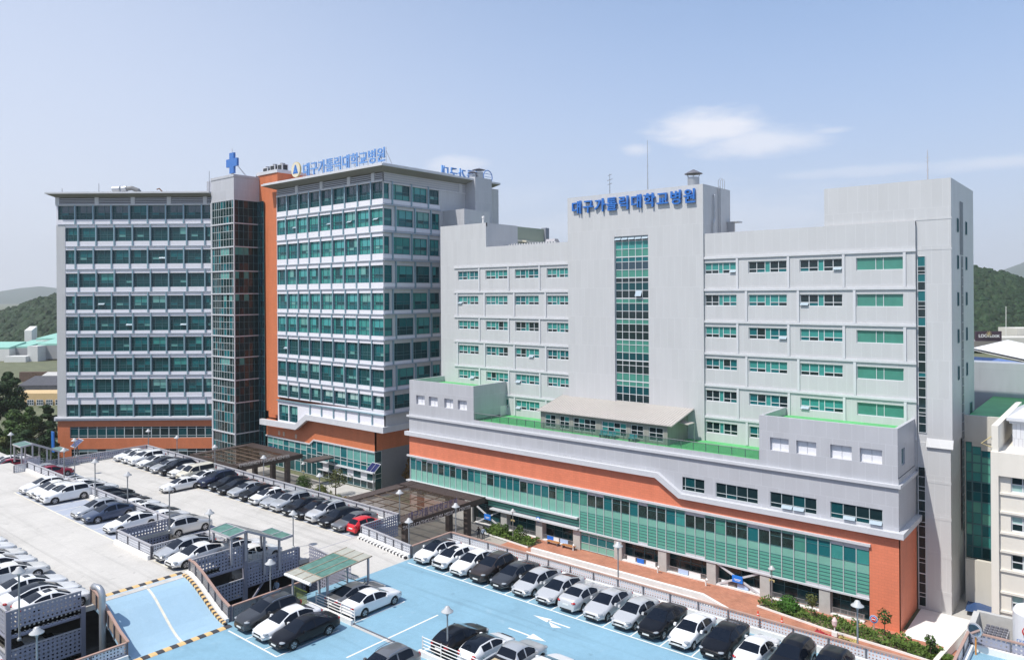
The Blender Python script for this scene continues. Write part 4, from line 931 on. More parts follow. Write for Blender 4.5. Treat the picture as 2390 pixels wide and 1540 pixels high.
for a, b in zip(gx[::2], gx[2::2]):
    window(FL, lwg, a, b, -10.2, -8.5, .18, [1, 1], [.65, .35], lambda j, i: choose((M_gdark, 3), (M_gwhite, 1)) if i else M_gdark, M_mull, fw=.08, name='lower_window')
MB.build = _build

# --- middle wing
MX0, MX1, MY = -129.2, -97.5, 83.0
mw = thing('hospital_wing', 'middle hospital wing with teal glazed corner, rooftop letters and an orange base', 'building', (-113, MY, GZ), group=HG)
FM = Face('f', MY)
rowsM = [(h + .12, s_ + .12, l_ + .1) for h, s_, l_ in ROWS[:8]] + [(6.3, 3.95, 3.2), (2.3, -.85, -1.1)]
pm_o = [-126.0, -122.45, -118.9, -115.35, -111.7, -108.15, -104.55, -100.9]; pm_e = [-125.55, -121.95, -118.45, -114.9, -111.3, -107.7, -104.1, -100.5]
# the lowest row ends where the cornice climbs; beyond it plain spandrels
def toneM(k): return 2 if k == 0 else (0 if k < 6 else (1 if k < 8 else 3))
mainrows = rowsM[:9]
w = MB(); holes = []; wins = []
piersM = [pm_e, pm_o]
wing_front(mw, FM, MX0, MX1, MX0 + .1, piersM, toneM, mainrows)
w = MB(); lowh = [(-128.9, -125.7, -.85, 2.3), (-125.4, -122.6, -.85, 2.3)]
holed(FM, w, MX0, -122.4, -1.2, 3.1, lowh, .3); FM.poly(w, [(-122.4, -1.2), (-119, 1.0), (MX1, 1.0), (MX1, 3.75), (-122.4, 3.1)], 0, .3); w.build('low_wall', M_lav, mw)
for a, b, c, e in lowh: bay_window(FM, mw, a, b, c, e, .27, 3)
w = MB()
for p in pm_e[2:]: FM.slab(w, p - .12, p + .12, 1.2, 3.1, -.2, .02)
FM.slab(w, MX0, MX1 + .2, 3.02, 3.22, -.3, .02); w.build('low_ribs', M_fin, mw)
w = MB()
pts = [(-134.9, -2.25), (-122.6, -2.0), (-119.0, .2), (-97.15, .2), (-97.15, 1.22), (-119.3, 1.22), (-122.85, -.98), (-134.9, -1.15)]
FM.poly(w, pts, -.55, .1); w.box(MX1, -97.15, MY + .11, 96.5, .2, 1.22); w.build('cornice', M_trim, mw)
louvre_band(mw, FM, MX0, MX1, 43.0, 44.3, [-122.4, -114.6, -106.6, -100.0])
# right hand side of the middle wing
FMr = Face('r', MX1); w = MB(); holes = []; wins = []
side = [[(83.25, 84.4), (85.3, 89.2), (89.7, 93.3), (93.8, 96.3)], [(83.25, 85.0), (86.0, 89.9), (90.5, 93.9), (94.4, 96.4)]]
for k, (hd, sl, ld) in enumerate(mainrows):
    for a, b in side[k % 2]: holes.append((a, b, sl, hd)); wins.append((k, holes[-1]))
small = [(98.2, 99.8, 37.0 - 4.7 * k - 1.9, 37.0 - 4.7 * k + .2) for k in range(8)] + [(101.2, 102.8, 37.0 - 1.9, 37.2), (101.2, 102.8, 32.3 - 1.9, 32.5)]
holed(FMr, w, MY, 113, 1.0, 44.4, holes + small, .25, 0, 0); w.build('right_wall', M_panel, mw)
g = MB()
for k, (hd, sl, ld) in enumerate(mainrows):
    FMr.slab(g, MY + .02, 96.6, ld - .10, ld + .10, -.3, .02, 0); FMr.slab(g, MY + .02, 96.5, sl - .75, sl - .1, -.05, .02, 2)
    for a, b in side[k % 2][1:]: FMr.slab(g, a - .36, a - .14, ld + .11, (mainrows[k - 1][2] - .11 if k else hd + .1), -.24, .02, 1)
g.build('facade_grid', [M_ledge, M_fin, M_lav], mw)
for k, (a, b, sl, hd) in wins:
    if b - a < 1.9: window(FMr, mw, a, b, sl, hd, .2, [1], [.31, .17, .52], lambda j, i: choose((M_gteal, 1), (M_gmid, 2)), M_framed)
    else: bay_window(FMr, mw, a, b, sl, hd, .22, 0 if k in (1, 2) else choose((0, 2), (1, 2)))
for a, b, c, e in small: window(FMr, mw, a, b, c, e, .2, [1], [.3, .7], lambda j, i: M_gdark2 if i == 0 else M_gmid, M_framed)
louvre_band(mw, FMr, 83.2, 110, 42.75, 44.3, [102.0])
w = MB(); ex, ey = -95.3, 81.0
w.hexa([(MX0 - .4, MY, 44.35), (MX1, MY, 44.35), (MX1, 110.5, 44.35), (MX0 - .4, 110.5, 44.35)], [(-131.3, ey, 44.95), (ex, ey, 44.95), (ex, 111, 44.95), (-131.3, 111, 44.95)], 1); w.box(-131.36, ex + .06, ey - .06, 111, 44.952, 45.28, 0); w.box(-131.2, ex - .1, ey + .3, 98, 45.282, 45.45, 0)
w.build('roof_eaves', [M_trim, M_soffit], mw)
w = MB(); w.box(-98.4, -94.9, 103.3, 108.0, 20, 45.6); w.build('chimney_shaft', M_panel2, mw)
w = MB(); w.lathe(-96.3, 105.9, [(.85, 45.6), (.85, 46.9)], 16); w.lathe(-96.3, 104.1, [(.6, 45.6), (.6, 46.3)], 16); w.build('flue', M_steel, mw)
w = MB(); w.lathe(-96.3, 105.9, [(1.3, 47.3), (.1, 47.7), (0, 47.7)], 16); w.lathe(-96.3, 104.1, [(.95, 46.6), (.1, 46.9), (0, 46.9)], 16); w.build('flue_cap', M_post, mw)
MB().box(-97.5, -92, 97.2, 104, 20, 38.85).build('side_annex', M_panel2, mw)
# orange pier and rear block
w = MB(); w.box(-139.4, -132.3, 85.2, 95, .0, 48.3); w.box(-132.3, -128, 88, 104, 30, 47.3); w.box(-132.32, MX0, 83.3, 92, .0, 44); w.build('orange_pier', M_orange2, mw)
w = MB(); w.box(-139.6, -132.1, 85.0, 95.2, 48.3, 48.95); w.build('pier_cap', M_trim, mw)
# base
FQ = Face('f', 84.0); w = MB()
FQ.poly(w, [(-134.8, -4.5), (-120.2, -4.5), (-118.9, -3.6), (-101.2, -3.6), (-101.2, .9), (-119.2, .9), (-122.7, -1.3), (-134.8, -1.3)], 0, .4)
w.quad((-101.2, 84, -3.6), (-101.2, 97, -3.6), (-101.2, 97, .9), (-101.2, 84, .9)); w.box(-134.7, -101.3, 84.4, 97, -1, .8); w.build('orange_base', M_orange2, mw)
w = MB(); w.quad((-101.2, 85.6, GZ), (-101.2, 97, GZ), (-101.2, 97, -3.6), (-101.2, 85.6, -3.6)); w.build('base_side_wall', mat('dark grey render', (.24, .24, .26), .8, var=.05), mw)
w = MB(); FQ.poly(w, [(-135, -4.75), (-120.1, -4.75), (-118.8, -3.85), (-101.1, -3.85), (-101.1, -3.6), (-118.9, -3.6), (-120.2, -4.5), (-135, -4.5)], -.15, .02)
for z in (-7.5, -8.95): FQ.slab(w, -117.1, -101.15, z, z + .14, -.4, .02)
w.build('base_trim', M_trimw, mw)
bx = [-134.6, -132.65, -130.9, -129.1, -127.15, -125.15, -123.25, -121.3, -119.75, -118.15, -116.25, -114.5, -112.8, -110.9, -109, -107.2, -105.2, -103.45, -101.25]
for k, (a, b) in enumerate(zip(bx, bx[1:])):
    top = -4.75 if b < -120 else -3.86
    if k < 9: window(FQ, mw, a, b, GZ + .1, top, .12, [1], [1.6, 1, .8, 1.0], lambda j, i: [M_gdark2, M_gdark2, M_gmid, M_gpale][i] if rnd.random() < .8 else M_gmid, M_mull, fw=.09, name='base_glazing')
    else:
        window(FQ, mw, a, b, -7.36, top, .12, [1], [.9, .5, 1.9], lambda j, i: [M_gmid, M_gdark2, M_gpale][i] if rnd.random() < .8 else M_gmid, M_mull, fw=.09, name='base_glazing', open_at=None)
        MB().quad((a, 84.1, -8.8), (b, 84.1, -8.8), (b, 84.1, -7.5), (a, 84.1, -7.5)).build('spandrel', M_trimw if k % 2 == 0 else M_gdark2, mw)
        window(FQ, mw, a, b, GZ + .1, -8.95, .12, [1], [1], lambda j, i: choose((M_gdark, 2), (M_gdark2, 3)), M_mull, fw=.09, name='base_glazing')
window(Face('r', -101.2), mw, 84.05, 85.6, GZ + .1, -3.7, .1, [1], [1, .4, 1, 1], lambda j, i: M_gdark2, M_mull, fw=.09, name='base_glazing')
w = MB()
for x in (-130.3, -128.7, -124.6): FQ.slab(w, x - .3, x + .3, -4.1, -3.3, -.08, .02)
w.build('wall_vent', mat('beige vent', (.55, .40, .30), .6), mw)

# --- glass stair tower between the wings
GX0, GX1, GY = -147.9, -138.9, 79.5
gt = thing('glass_tower', 'glazed stair tower with a grey cap, standing between the two left wings', 'building', (-143, GY, GZ), group=HG)
FGt = Face('f', GY); FGr = Face('r', GX1); FD = Face('f', 84.9)
w = MB(); w.box(GX0, GX1, GY, 92, 42.9, 47.5); w.box(GX0 - .1, GX1 + .1, GY - .1, 92.1, 47.5, 48.0); w.build('cap_wall', M_panel2, gt)
w = MB(); w.box(GX0 + .5, -135, 85.6, 92, GZ, 43); w.box(GX0 + .35, GX1 - .5, 83.5, 84, GZ, 42.8); w.build('core', M_black, gt)
w = MB(); w.box(GX0 - .1, GX0 + .3, GY - .08, 85, GZ, 42.9); w.build('corner_pier', M_trimw, gt)
levels = [42.9, 38.2, 33.45, 28.55, 23.95, 19.65, 15.35, 11.05, 6.5, 1.95, -4.3, GZ]
M_stair = mat('stair flights behind glass', (.34, .36, .36), .6)
M_tglass = glass_mat('clear green tower glass', (.010, .05, .048), .50, .04, .9)
M_rface = mat('dark side glass', (.012, .032, .036), .12, spec=.10)
M_tamb = glass_mat('amber lit tower glass', (.06, .045, .02), .45, .05, .7)
for k, (zt, zb) in enumerate(zip(levels, levels[1:])):
    blind = k in (2, 3, 4, 7)
    window(FGt, gt, GX0 + .3, GX1, zb, zt, .1, [.9, .7, .7, .7, 1, 1, 1, 1, .9], [1, 1, 1], lambda j, i: (choose((M_gpale, 2), (M_tglass, 3)) if (i == 2 and j > 3 and blind) else choose((M_tglass, 6), (M_gdark2, 2), (M_gmid, 1.3))), M_mull, fw=.09, name='front_glazing')
    window(FGr, gt, GY, 84.9, zb, zt, .1, [1.1, 1.1, 1.1, 1.2, 1.1], [1, 1, 1], lambda j, i: (choose((M_gteal, 1), (M_tglass, 2)) if (i == 2 and blind) else (choose((M_rface, 4), (M_gdark, 2)) if j in (1, 2) else choose((M_rface, 3), (M_gdark, 2)))), M_framed, fw=.07, name='side_glazing')
    window(FD, gt, -138.9, -136.8, zb, zt, .0, [1, 1, 1], [1, 1, 1], lambda j, i: choose((M_gdark, 2), (M_gdark2, 3), (M_gnavy, 3)), M_framed, fw=.06, name='recess_glazing')
w = MB()
for z in levels[1:-1]: FGt.slab(w, GX0 - .12, GX1 + .06, z - .13, z + .13, -.14, .1); FGr.slab(w, GY - .13, 84.85, z - .1, z + .1, -.06, .1)
w.box(GX1 - .12, GX1 + .08, GY - .12, GY + .1, GZ, 42.9); w.build('floor_band', M_trimw, gt)
w = MB()
for z in levels[1:-1]: w.box(GX0 + .5, GX1 - .2, 80.6, 83.4, z - .1, z + .1)
w.build('floor_slab', M_stair, gt)
for k, (zt, zb) in enumerate(zip(levels[6:], levels[7:])):
    zm = (zt + zb) / 2; w = MB(); w.bar((GX0 + 2.5, 81, zb), (GX1 - 2, 81, zm), 1.2, .3); w.bar((GX1 - 2, 82.5, zm), (GX0 + 2.5, 82.5, zt), 1.2, .3); w.build('stair_flight', M_stair, gt)
w = MB(); w.box(GX0 + .6, GX1 - .3, 83.3, 83.5, GZ, 42.5); w.build('rear_wall', mat('grey stair wall', (.10, .12, .12), .7, var=.3, scale=.4), gt)

# --- roof things on the left
t = thing('rooftop_sign', 'tall blue hospital name standing on the roof edge of the middle wing', 'sign', (-109, 82.2, 45.6))
for k, ch in enumerate('대구가톨릭대학교병원'):
    text_obj('letter', ch, 2.55, M_bluel, (-118.1 + k * 2.36, 82.2, 45.95 + .016 * k), (R(90), 0, 0), t, extrude=.10, offset=.025)
w = MB()
for k in range(21): w.bar((-119.2 + k * 1.17, 82.35, 45.6), (-119.2 + k * 1.17, 82.35, 48.2), .06, .06); 
for k in range(11): w.bar((-119.2 + k * 2.34, 82.35, 47.6), (-119.2 + k * 2.34, 83.6, 45.6), .05, .05)
w.bar((-119.3, 82.36, 46.6), (-95.8, 82.36, 46.6), .06, .06); w.build('support_frame', M_rail, t)
t = thing('round_emblem', 'round cream emblem with a gold rim and a blue triangle, left of the rooftop letters', 'sign', (-121.2, 82.0, 45.6))
def disc(r, y0, y1, m, name, cx=-121.2, cz=47.2):
    n = 40; MB().prism([(cx + r * cos(2 * pi * k / n), cz + r * sin(2 * pi * k / n)) for k in range(n)], 'y', y0, y1).build(name, m, t)
disc(1.46, 82.0, 82.25, M_gold, 'rim'); disc(1.38, 81.95, 81.998, mat('emblem cream', (.68, .62, .48), .5), 'disc')
MB().prism([(-122.05, 46.5), (-120.35, 46.5), (-120.5, 46.75), (-121.05, 48.1), (-121.35, 48.1), (-121.9, 46.75)], 'y', 81.9, 81.948).build('triangle', M_blue, t)
MB().prism([(-121.5, 46.75), (-120.9, 46.75), (-121.2, 47.3)], 'y', 81.86, 81.898).build('inner_mark', M_bluel, t)
MB().bar((-121.8, 82.4, 45.5), (-121.8, 82.4, 47.6), .08, .08).bar((-120.6, 82.4, 45.5), (-120.6, 82.4, 47.6), .08, .08).build('support_frame', M_rail, t)
t = thing('rooftop_sign', 'second row of blue rooftop letters seen from behind, by the twin chimneys', 'sign', (-99, 106, 45.5))
for k, ch in enumerate('대구가톨릭'):
    text_obj('letter', ch, 2.3, M_bluel, (-98.9, 99.3 + k * 2.35, 45.7), (R(90), 0, R(-90)), t, extrude=.12, offset=.03)
w = MB(); n = 28; ring = [(-98.9, 111.4 + 1.3 * cos(2 * pi * k / n), 46.9 + 1.3 * sin(2 * pi * k / n)) for k in range(n + 1)]; w.tube(ring, .09, 6, cap=False)
for z in (46.2, 46.9, 47.5): w.bar((-98.9, 110.4, z), (-98.9, 112.4, z), .07, .07)
w.build('round_frame', M_blue, t)
t = thing('blue_cross', 'blue cross sign on a post on top of the glass tower', 'sign', (-140.3, 80.0, 48))
M_cross = mat('cross blue', (.035, .16, .50), .25, spec=.7)
w = MB(); c = [(-.82, 0), (.82, 0), (.82, 1.35), (2.05, 1.35), (2.05, 2.95), (.82, 2.95), (.82, 4.15), (-.82, 4.15), (-.82, 2.95), (-2.05, 2.95), (-2.05, 1.35), (-.82, 1.35)]
w.prism([(-140.3 + x, 48.35 + z) for x, z in c], 'y', 79.8, 80.25); w.build('cross', M_cross, t)
w = MB(); w.box(-140.5, -140.1, 79.9, 80.2, 48, 48.36); w.tube([(-140.3, 80, 52.5), (-140.3, 80, 53.4)], .05, 6); w.bar((-139.6, 80.2, 50.5), (-138.2, 81.5, 48.0), .06, .06); w.bar((-139.6, 80.2, 50.5), (-139.2, 82.5, 48.0), .06, .06); w.build('stand', M_rail, t)
for k, (x, y) in enumerate([(-141.2, 87), (-138.3, 86.9), (-135.8, 87), (-133.6, 87.3)]):
    t = thing('air_conditioner', ['low rooftop air conditioner, nearest to the blue cross', 'dark fronted rooftop air conditioner, second from the blue cross', 'rooftop air conditioner on the orange pier, third from the blue cross', 'rooftop air conditioner nearest to the round emblem'][k], 'air conditioner', (x, y, 48.95), group='air conditioners on the orange pier')
    zb = 48.95 if x > -139.4 else 48.0; h = 1.1 + .25 * (k > 1)
    MB().box(x - .9, x + .9, y - .7, y + .7, zb, zb + h).build('casing', M_trimw, t); MB().box(x + .904, x + .92, y - .5, y + .5, zb + .2, zb + h - .15).box(x - .7, x + .7, y - .72, y - .704, zb + .2, zb + h - .15).build('grille', M_dark, t)
    MB().lathe(x, y, [(.5, zb + h), (.5, zb + h + .25)], 14).build('fan_ring', M_post, t)
def lwp(a, z, d=0.): 
    return Vector((LW0.x + a * cos(YAW) - d * sin(YAW), LW0.y + a * sin(YAW) + d * cos(YAW), z))
t = thing('roof_duct', 'shiny silver air duct with dark ribbed bend on the left wing roof', 'duct', lwp(-84, 45.5, 2))
pts = [lwp(-84.9, 46.3, 2), lwp(-83.4, 46.4, 2)]; MB().tube(pts, .68, 14).build('silver_drum', M_steel, t, smooth=False)
MB().tube([lwp(-83.0, 46.4, 2), lwp(-82.0, 46.5, 2)], .62, 14).build('silver_drum', M_steel, t)
MB().tube([lwp(-82.0, 46.5, 2), lwp(-80.9, 46.6, 2), lwp(-79.6, 46.1, 2), lwp(-79.0, 45.3, 2)], .48, 12).build('ribbed_bend', mat('dark duct', (.2, .2, .2), .4, metal=.6), t)
o = MB().tube([lwp(-75.6, 46.3, 2), lwp(-75.1, 46.5, 2), lwp(-74.3, 45.7, 2)], .14, 8).build('roof_pipe', mat('rusty pipe', (.16, .08, .05), .6)); tag(o, 'small bent dark pipe on the left wing roof', 'pipe')
for k, (a, L) in enumerate(((-95.2, 1.0), (-87.4, 2.0), (-64.0, 4.5))):
    o = MB().tube([lwp(a, 45.5, 1), lwp(a, 45.5 + L, 1)], .05, 6).build('lightning_rod', M_post); tag(o, ['short lightning rod at the left end of the left wing roof', 'lightning rod left of the silver roof duct', 'taller lightning rod beside the glass tower'][k], 'lightning rod', 'lightning rods on the left wing')
w = MB(); q = [lwp(-66.6, 0, 6), lwp(-63, 0, 6), lwp(-63, 0, 9), lwp(-66.6, 0, 9)]
w.hexa([Vector((p.x, p.y, 45.5)) for p in q], [Vector((p.x, p.y, 48.6)) for p in q]); o = w.build('roof_hut', M_panel2); tag(o, 'small grey roof hut between the left wing and the glass tower', 'hut')
# ------------------------------------------------------------------ canopies over the two entrances
def canopy(label, x0, x1, y0, y1, z, cols, border, group='bronze entrance canopies'):
    t = thing('entrance_canopy', label, 'canopy', ((x0 + x1) / 2, (y0 + y1) / 2, GZ), group=group)
    bl, br, bf, bn = border                      # widths of the slatted borders: -x, +x, far, near
    w = MB()
    w.box(x0, x1, y1 - .12, y1, z - .55, z); w.box(x0, x1, y0, y0 + .12, z - .55, z); w.box(x0, x0 + .12, y0, y1, z - .55, z); w.box(x1 - .12, x1, y0, y1, z - .75, z + .06)
    for a, b, c, d in ((x0 + bl - .1, x0 + bl + .08, y0, y1), (x1 - br - .08, x1 - br + .1, y0, y1)): w.box(a, b, c + .12, d - .12, z - .5, z + .04)
    for c in (y0 + bn, y1 - bf): w.box(x0 + bl + .08, x1 - br - .08, c - .09, c + .09, z - .5, z + .035)
    w.build('frame', M_bronzed, t)
    w = MB(); n = int((x1 - x0) / .42)
    for k in range(n):
        x = x0 + .2 + k * .42; w.box(x, x + .26, y1 - bf + .1, y1 - .12, z - .06, z + .02)
        if bn > .3: w.box(x, x + .26, y0 + .12, y0 + bn - .1, z - .06, z + .02)
    n = int((y1 - y0 - bf - bn) / .42)
    for k in range(n):
        y = y0 + bn + .15 + k * .42
        w.box(x0 + .12, x0 + bl - .1, y, y + .26, z - .06, z + .02); w.box(x1 - br + .1, x1 - .12, y, y + .26, z - .06, z + .02)
    w.build('slats', M_bronze, t)
    gx0, gx1, gy0, gy1 = x0 + bl + .08, x1 - br - .08, y0 + bn + .09, y1 - bf - .09
    MB().quad((gx0, gy0, z - .05), (gx1, gy0, z - .05), (gx1, gy1, z - .05), (gx0, gy1, z - .05)).build('glass_roof', M_canglass, t)
    w = MB(); nx, ny = 4, 6
    for k in range(1, nx): x = gx0 + (gx1 - gx0) * k / nx; w.box(x - .04, x + .04, gy0, gy1, z - .14, z - .01)
    for k in range(1, ny): y = gy0 + (gy1 - gy0) * k / ny; q = .12 if k == ny // 2 else .04; w.box(gx0, gx1, y - q, y + q, z - .15, z - .005)
    w.build('glazing_bars', mat('canopy bars', (.16, .12, .09), .5), t)
    for x, y in cols: MB().box(x - .38, x + .38, y - .38, y + .38, GZ, z - .5).build('column', M_bronze, t)
    return t
c1 = canopy('near bronze entrance canopy with dark Korean and silver English letters along its front', -86, -70.6, 63.0, 78.6, -5.2, [(-72.3, 76.6), (-75.9, 76.6), (-81.8, 76.6), (-72.3, 65), (-80, 65)], (2.0, 2.6, 2.7, .3))
for k, ch in enumerate('대구가톨릭대학교병원'): text_obj('letter', ch, 1.12, M_purple, (-71.0, 64.75 + k * .905, -5.1), (R(90), 0, R(90)), c1, extrude=.02, offset=.0, sx=.8)
text_obj('english_lettering', 'TAEGU CATHOLIC UNIV. MEDICAL CENTER', .62, M_silver, (-70.53, 69.2, -5.98), (R(90), 0, R(90)), c1, extrude=.03, offset=.008, sx=1.02)
c2 = canopy('far bronze entrance canopy with silver letters, below the glass tower', -131, -114.6, 66.0, 78.6, -4.9, [(-116.4, 76.6), (-121, 76.6), (-127, 76.6), (-116.4, 68), (-127, 68)], (1.6, 2.4, 2.2, .3))
text_obj('english_lettering', 'EMERGENCY MEDICAL CENTER', .75, M_silver, (-114.5, 71.0, -5.0), (R(90), 0, R(90)), c2, extrude=.03, offset=.01, sx=.92)
o = MB().box(-114.6, -112, 78.7, 83.5, -6.2, -5.9).build('entrance_hood', M_bronze); tag(o, 'small dark flat hood right of the far bronze canopy', 'canopy')

# ------------------------------------------------------------------ stair shelters on the decks
M_shg = mat('dusty green polycarbonate', (.095, .20, .165), .35, spec=.4, var=.3, scale=2.2)
M_shd = mat('dusty beige roof sheet', (.36, .36, .31), .7, var=.14, scale=2)
M_shs = mat('grey roof underside', (.23, .24, .24), .6)
def ridge_shelter(label, ox, oy, oz):
    """stair shelter with a ridge: short slope up, long slope down, raised end; (ox, oy, oz) is its lower left corner on the upper deck"""
    t = thing('stair_shelter', label, 'shelter', (ox, oy, oz), group='green roofed stair shelters')
    X0, X1 = ox, ox + 3.0; pr = [(oy, oz + 2.18), (oy + 1.4, oz + 2.34), (oy + 4.6, oz + .84), (oy + 4.62, oz + .84), (oy + 5.72, oz + .9)]
    names = [('front_roof', M_shg), ('middle_roof', M_shd), None, ('end_roof', M_shg)]
    for k in (0, 1, 3):
        (ya, za), (yb, zb) = pr[k], pr[k + 1]
        MB().hexa([(X0, ya, za), (X1, ya, za), (X1, yb, zb), (X0, yb, zb)], [(X0, ya, za + .06), (X1, ya, za + .06), (X1, yb, zb + .06), (X0, yb, zb + .06)]).build(*names[k], t)
    w = MB()
    for x in (X0 - .04, X1 + .04, (X0 + X1) / 2):
        for (ya, za), (yb, zb) in ((pr[0], pr[1]), (pr[1], pr[2]), (pr[3], pr[4])): w.bar((x, ya, za), (x, yb, zb), .09, .2)
    for y, z in (pr[0], pr[1], pr[2], pr[4]): w.bar((X0, y, z - .02), (X1, y, z - .02), .1, .16)
    w.build('roof_frame', M_rail, t)
    for x in (X0 + .12, X1 - .12):
        for y, z, zb in ((oy + .15, pr[0][1], oz - .1), (oy + 1.4, pr[1][1], oz - .1), (oy + 3.1, oz + 1.5, oz - 1.7), (oy + 4.5, oz + .84, oz - 1.7)):
            MB().box(x - .08, x + .08, y - .08, y + .08, zb, z).build('post', M_rail, t)
    w = MB()
    for x in (X1 - .3,):
        for z in (.15, .4, .65, .9): w.bar((x, oy + 1.7, oz + z - .3), (x, oy + 3.5, oz + z - 1.0), .04, .04)
        for q in range(5): w.bar((x, oy + 1.7 + q * .45, oz - .3 - q * .17), (x, oy + 1.7 + q * .45, oz + .65 - q * .17), .05, .05)
    w.build('stair_rail', M_steel, t)
    w = MB()
    for q in range(8): w.box(X0 + .4, X1 - .5, oy + 1.6 + q * .35, oy + 1.95 + q * .35, oz - .2 * (q + 1) - .4, oz - .2 * (q + 1))
    w.build('steps', M_conc, t)
    return t
ridge_shelter('ridged stair shelter with green roof ends, between the upper and middle decks', -58.4, 31.2, H1)
ridge_shelter('ridged stair shelter at the far left, in front of the trees', -114.6, 33.6, H1 - .3)
t = thing('stair_shelter', 'flat tilted stair shelter with a green roof on the blue deck', 'shelter', (-49.6, 32.7, 0), group='green roofed stair shelters')
sx0, sx1 = -49.75, -46.55
def zr2(y): return 2.33 + .42 * (y - 32.6) / 5.7
secs = [(32.6, 33.55, M_shd, 'near_roof'), (33.55, 37.0, M_shg, 'green_roof'), (37.0, 38.3, M_shd, 'far_roof')]
for ya, yb, m, nm in secs:
    MB().hexa([(sx0, ya, zr2(ya)), (sx1, ya, zr2(ya)), (sx1, yb, zr2(yb)), (sx0, yb, zr2(yb))], [(sx0, ya, zr2(ya) + .06), (sx1, ya, zr2(ya) + .06), (sx1, yb, zr2(yb) + .06), (sx0, yb, zr2(yb) + .06)]).build(nm, m, t)
w = MB()
for k in range(4): x = sx0 + (sx1 - sx0) * k / 3; w.bar((x, 32.6, zr2(32.6) + .05), (x, 38.3, zr2(38.3) + .05), .06, .09)
for y in (33.55, 37.0): w.bar((sx0, y, zr2(y) + .06), (sx1, y, zr2(y) + .06), .08, .06)
w.build('roof_bars', mat('rusty frame', (.36, .29, .22), .6, var=.15, scale=5), t)
o = MB().tube([(sx0, 32.5, 2.3), (sx1, 32.5, 2.3)], .12, 8).build('gutter', M_white, t)
for x, y in ((-49.5, 38.1), (-46.8, 38.1), (-49.5, 33.0), (-46.8, 34.2), (-49.5, 35.4)): MB().box(x - .07, x + .07, y - .07, y + .07, 0, zr2(y)).build('post', M_rail, t)
w = MB()
for z in (.35, .6, .85, 1.1): w.bar((-46.9, 34.3, z), (-46.9, 38.0, z), .05, .05)
for q in range(6): w.box(-46.93, -46.87, 34.3 + q * .7, 34.36 + q * .7, 0, 1.1)
for q in range(5): w.bar((-49.2, 36.6 + q * .25, .2 + q * .25), (-47.4, 36.6 + q * .25, .2 + q * .25), .05, .05)
w.build('stair_rail', mat('pale green steel', (.36, .46, .42), .5), t)
w = MB(); w.quad((-49.8, 33.2, 0), (-48.0, 33.2, 0), (-48.0, 33.2, 1.15), (-49.8, 33.2, 1.15)); o = w.build('mesh_gate', perf_mat('dark green mesh', (.16, .19, .05), .11, .33), t)
w = MB(); w.bar((-49.8, 33.2, 1.17), (-48.0, 33.2, 1.17), .06, .06); w.build('gate_rail', mat('yellow green paint', (.45, .48, .08), .5), t)

# ------------------------------------------------------------------ street lamps
def lamp_proto(label, loc, H=3.4, ornate=False):
    t = thing('street_lamp', label, 'street lamp', loc, group='lamps of the parking decks')
    x, y, z = loc
    MB().lathe(x, y, [(.13, z), (.13, z + .12), (.06, z + .2), (.052, z + H - .55), (.09, z + H - .5), (.09, z + H - .42), (.05, z + H - .38)], 10).build('pole', M_pole, t, smooth=False)
    MB().lathe(x, y, [(.05, z + H - .46), (.11, z + H - .40), (.13, z + H - .22), (.1, z + H - .18)], 10).build('lantern', M_signw, t)
    MB().lathe(x, y, [(.40, z + H - .28), (.39, z + H - .24), (.20, z + H - .10), (.18, z + H - .02), (.14, z + H), (.14, z + H + .05), (.0, z + H + .09)], 20).build('lamp_shade', M_lampw, t, smooth=True)
    return t
lamps = [(-34.1, 34.2, 0, 3.35, 'lamp in front of the black and white hatchbacks at the bottom'), (-31.35, 50.5, .0, 3.85, 'lamp behind the silver sedans by the long brown railed fence'), (-13.6, 50.5, 0, 3.8, 'lamp by the fence before the orange corner of the building'),
         (-49.15, 50.5, .3, 3.5, 'lamp behind the first white car of the blue deck row'), (-50.6, 45.9, .0, 3.2, 'lamp at the foot of the sloping ramp fence'), (-56.8, 50.3, .5, 3.4, 'lamp behind the red hatchback, before the near canopy'),
         (-59.0, 39.4, H2, 3.35, 'lone lamp on the open middle deck'), (-81.6, 50.4, H2, 3.5, 'lamp before the far canopy, behind the black cars'), (-70.3, 50.4, H2, 3.0, 'lamp behind the silver estate car, over the garden'),
         (-93.2, 50.4, H2, 3.4, 'lamp before the glass tower, behind the beige van'), (-103.6, 50.4, H2, 3.4, 'lamp against the orange wall, behind the black estate car'), (-112.0, 50.2, H2, 3.4, 'lamp at the far corner of the middle deck'),
         (-67.5, 32.1, H1, 4.1, 'lamp on the middle fence at the right end'), (-76.2, 32.1, H1, 4.1, 'lamp on the middle fence behind the dark blue saloon'), (-84.0, 32.1, H1, 4.3, 'lamp on the middle fence behind the white estate'), (-92.5, 32.1, H1, 4.4, 'lamp at the left end of the middle fence'),
         (-104.8, 37.6, H2, 4.8, 'lamp before the orange wall at the far left corner'), (-117.4, 34.2, H2, 4.6, 'leftmost lamp, before the dark trees'), (-54.6, 16.3, 1.7, 4.6, 'lamp among the white cars at the bottom left'), (-49.3, 15.6, 0, 4.2, 'lamp in front of the two storey perforated wall'),
         (-50.35, 31.6, 0, 3.5, 'lamp behind the dark grey estate car on the blue deck'), (-59.2, 31.5, H1, 3.6, 'lamp with a crooked shade beside the ridged stair shelter')]
protoL = {}
for x, y, z, H, lab in lamps:
    key = round(H, 1)
    if key not in protoL: protoL[key] = lamp_proto(lab, (x, y, z), H)
    else: copy_thing(protoL[key], (x, y, z), label=lab)
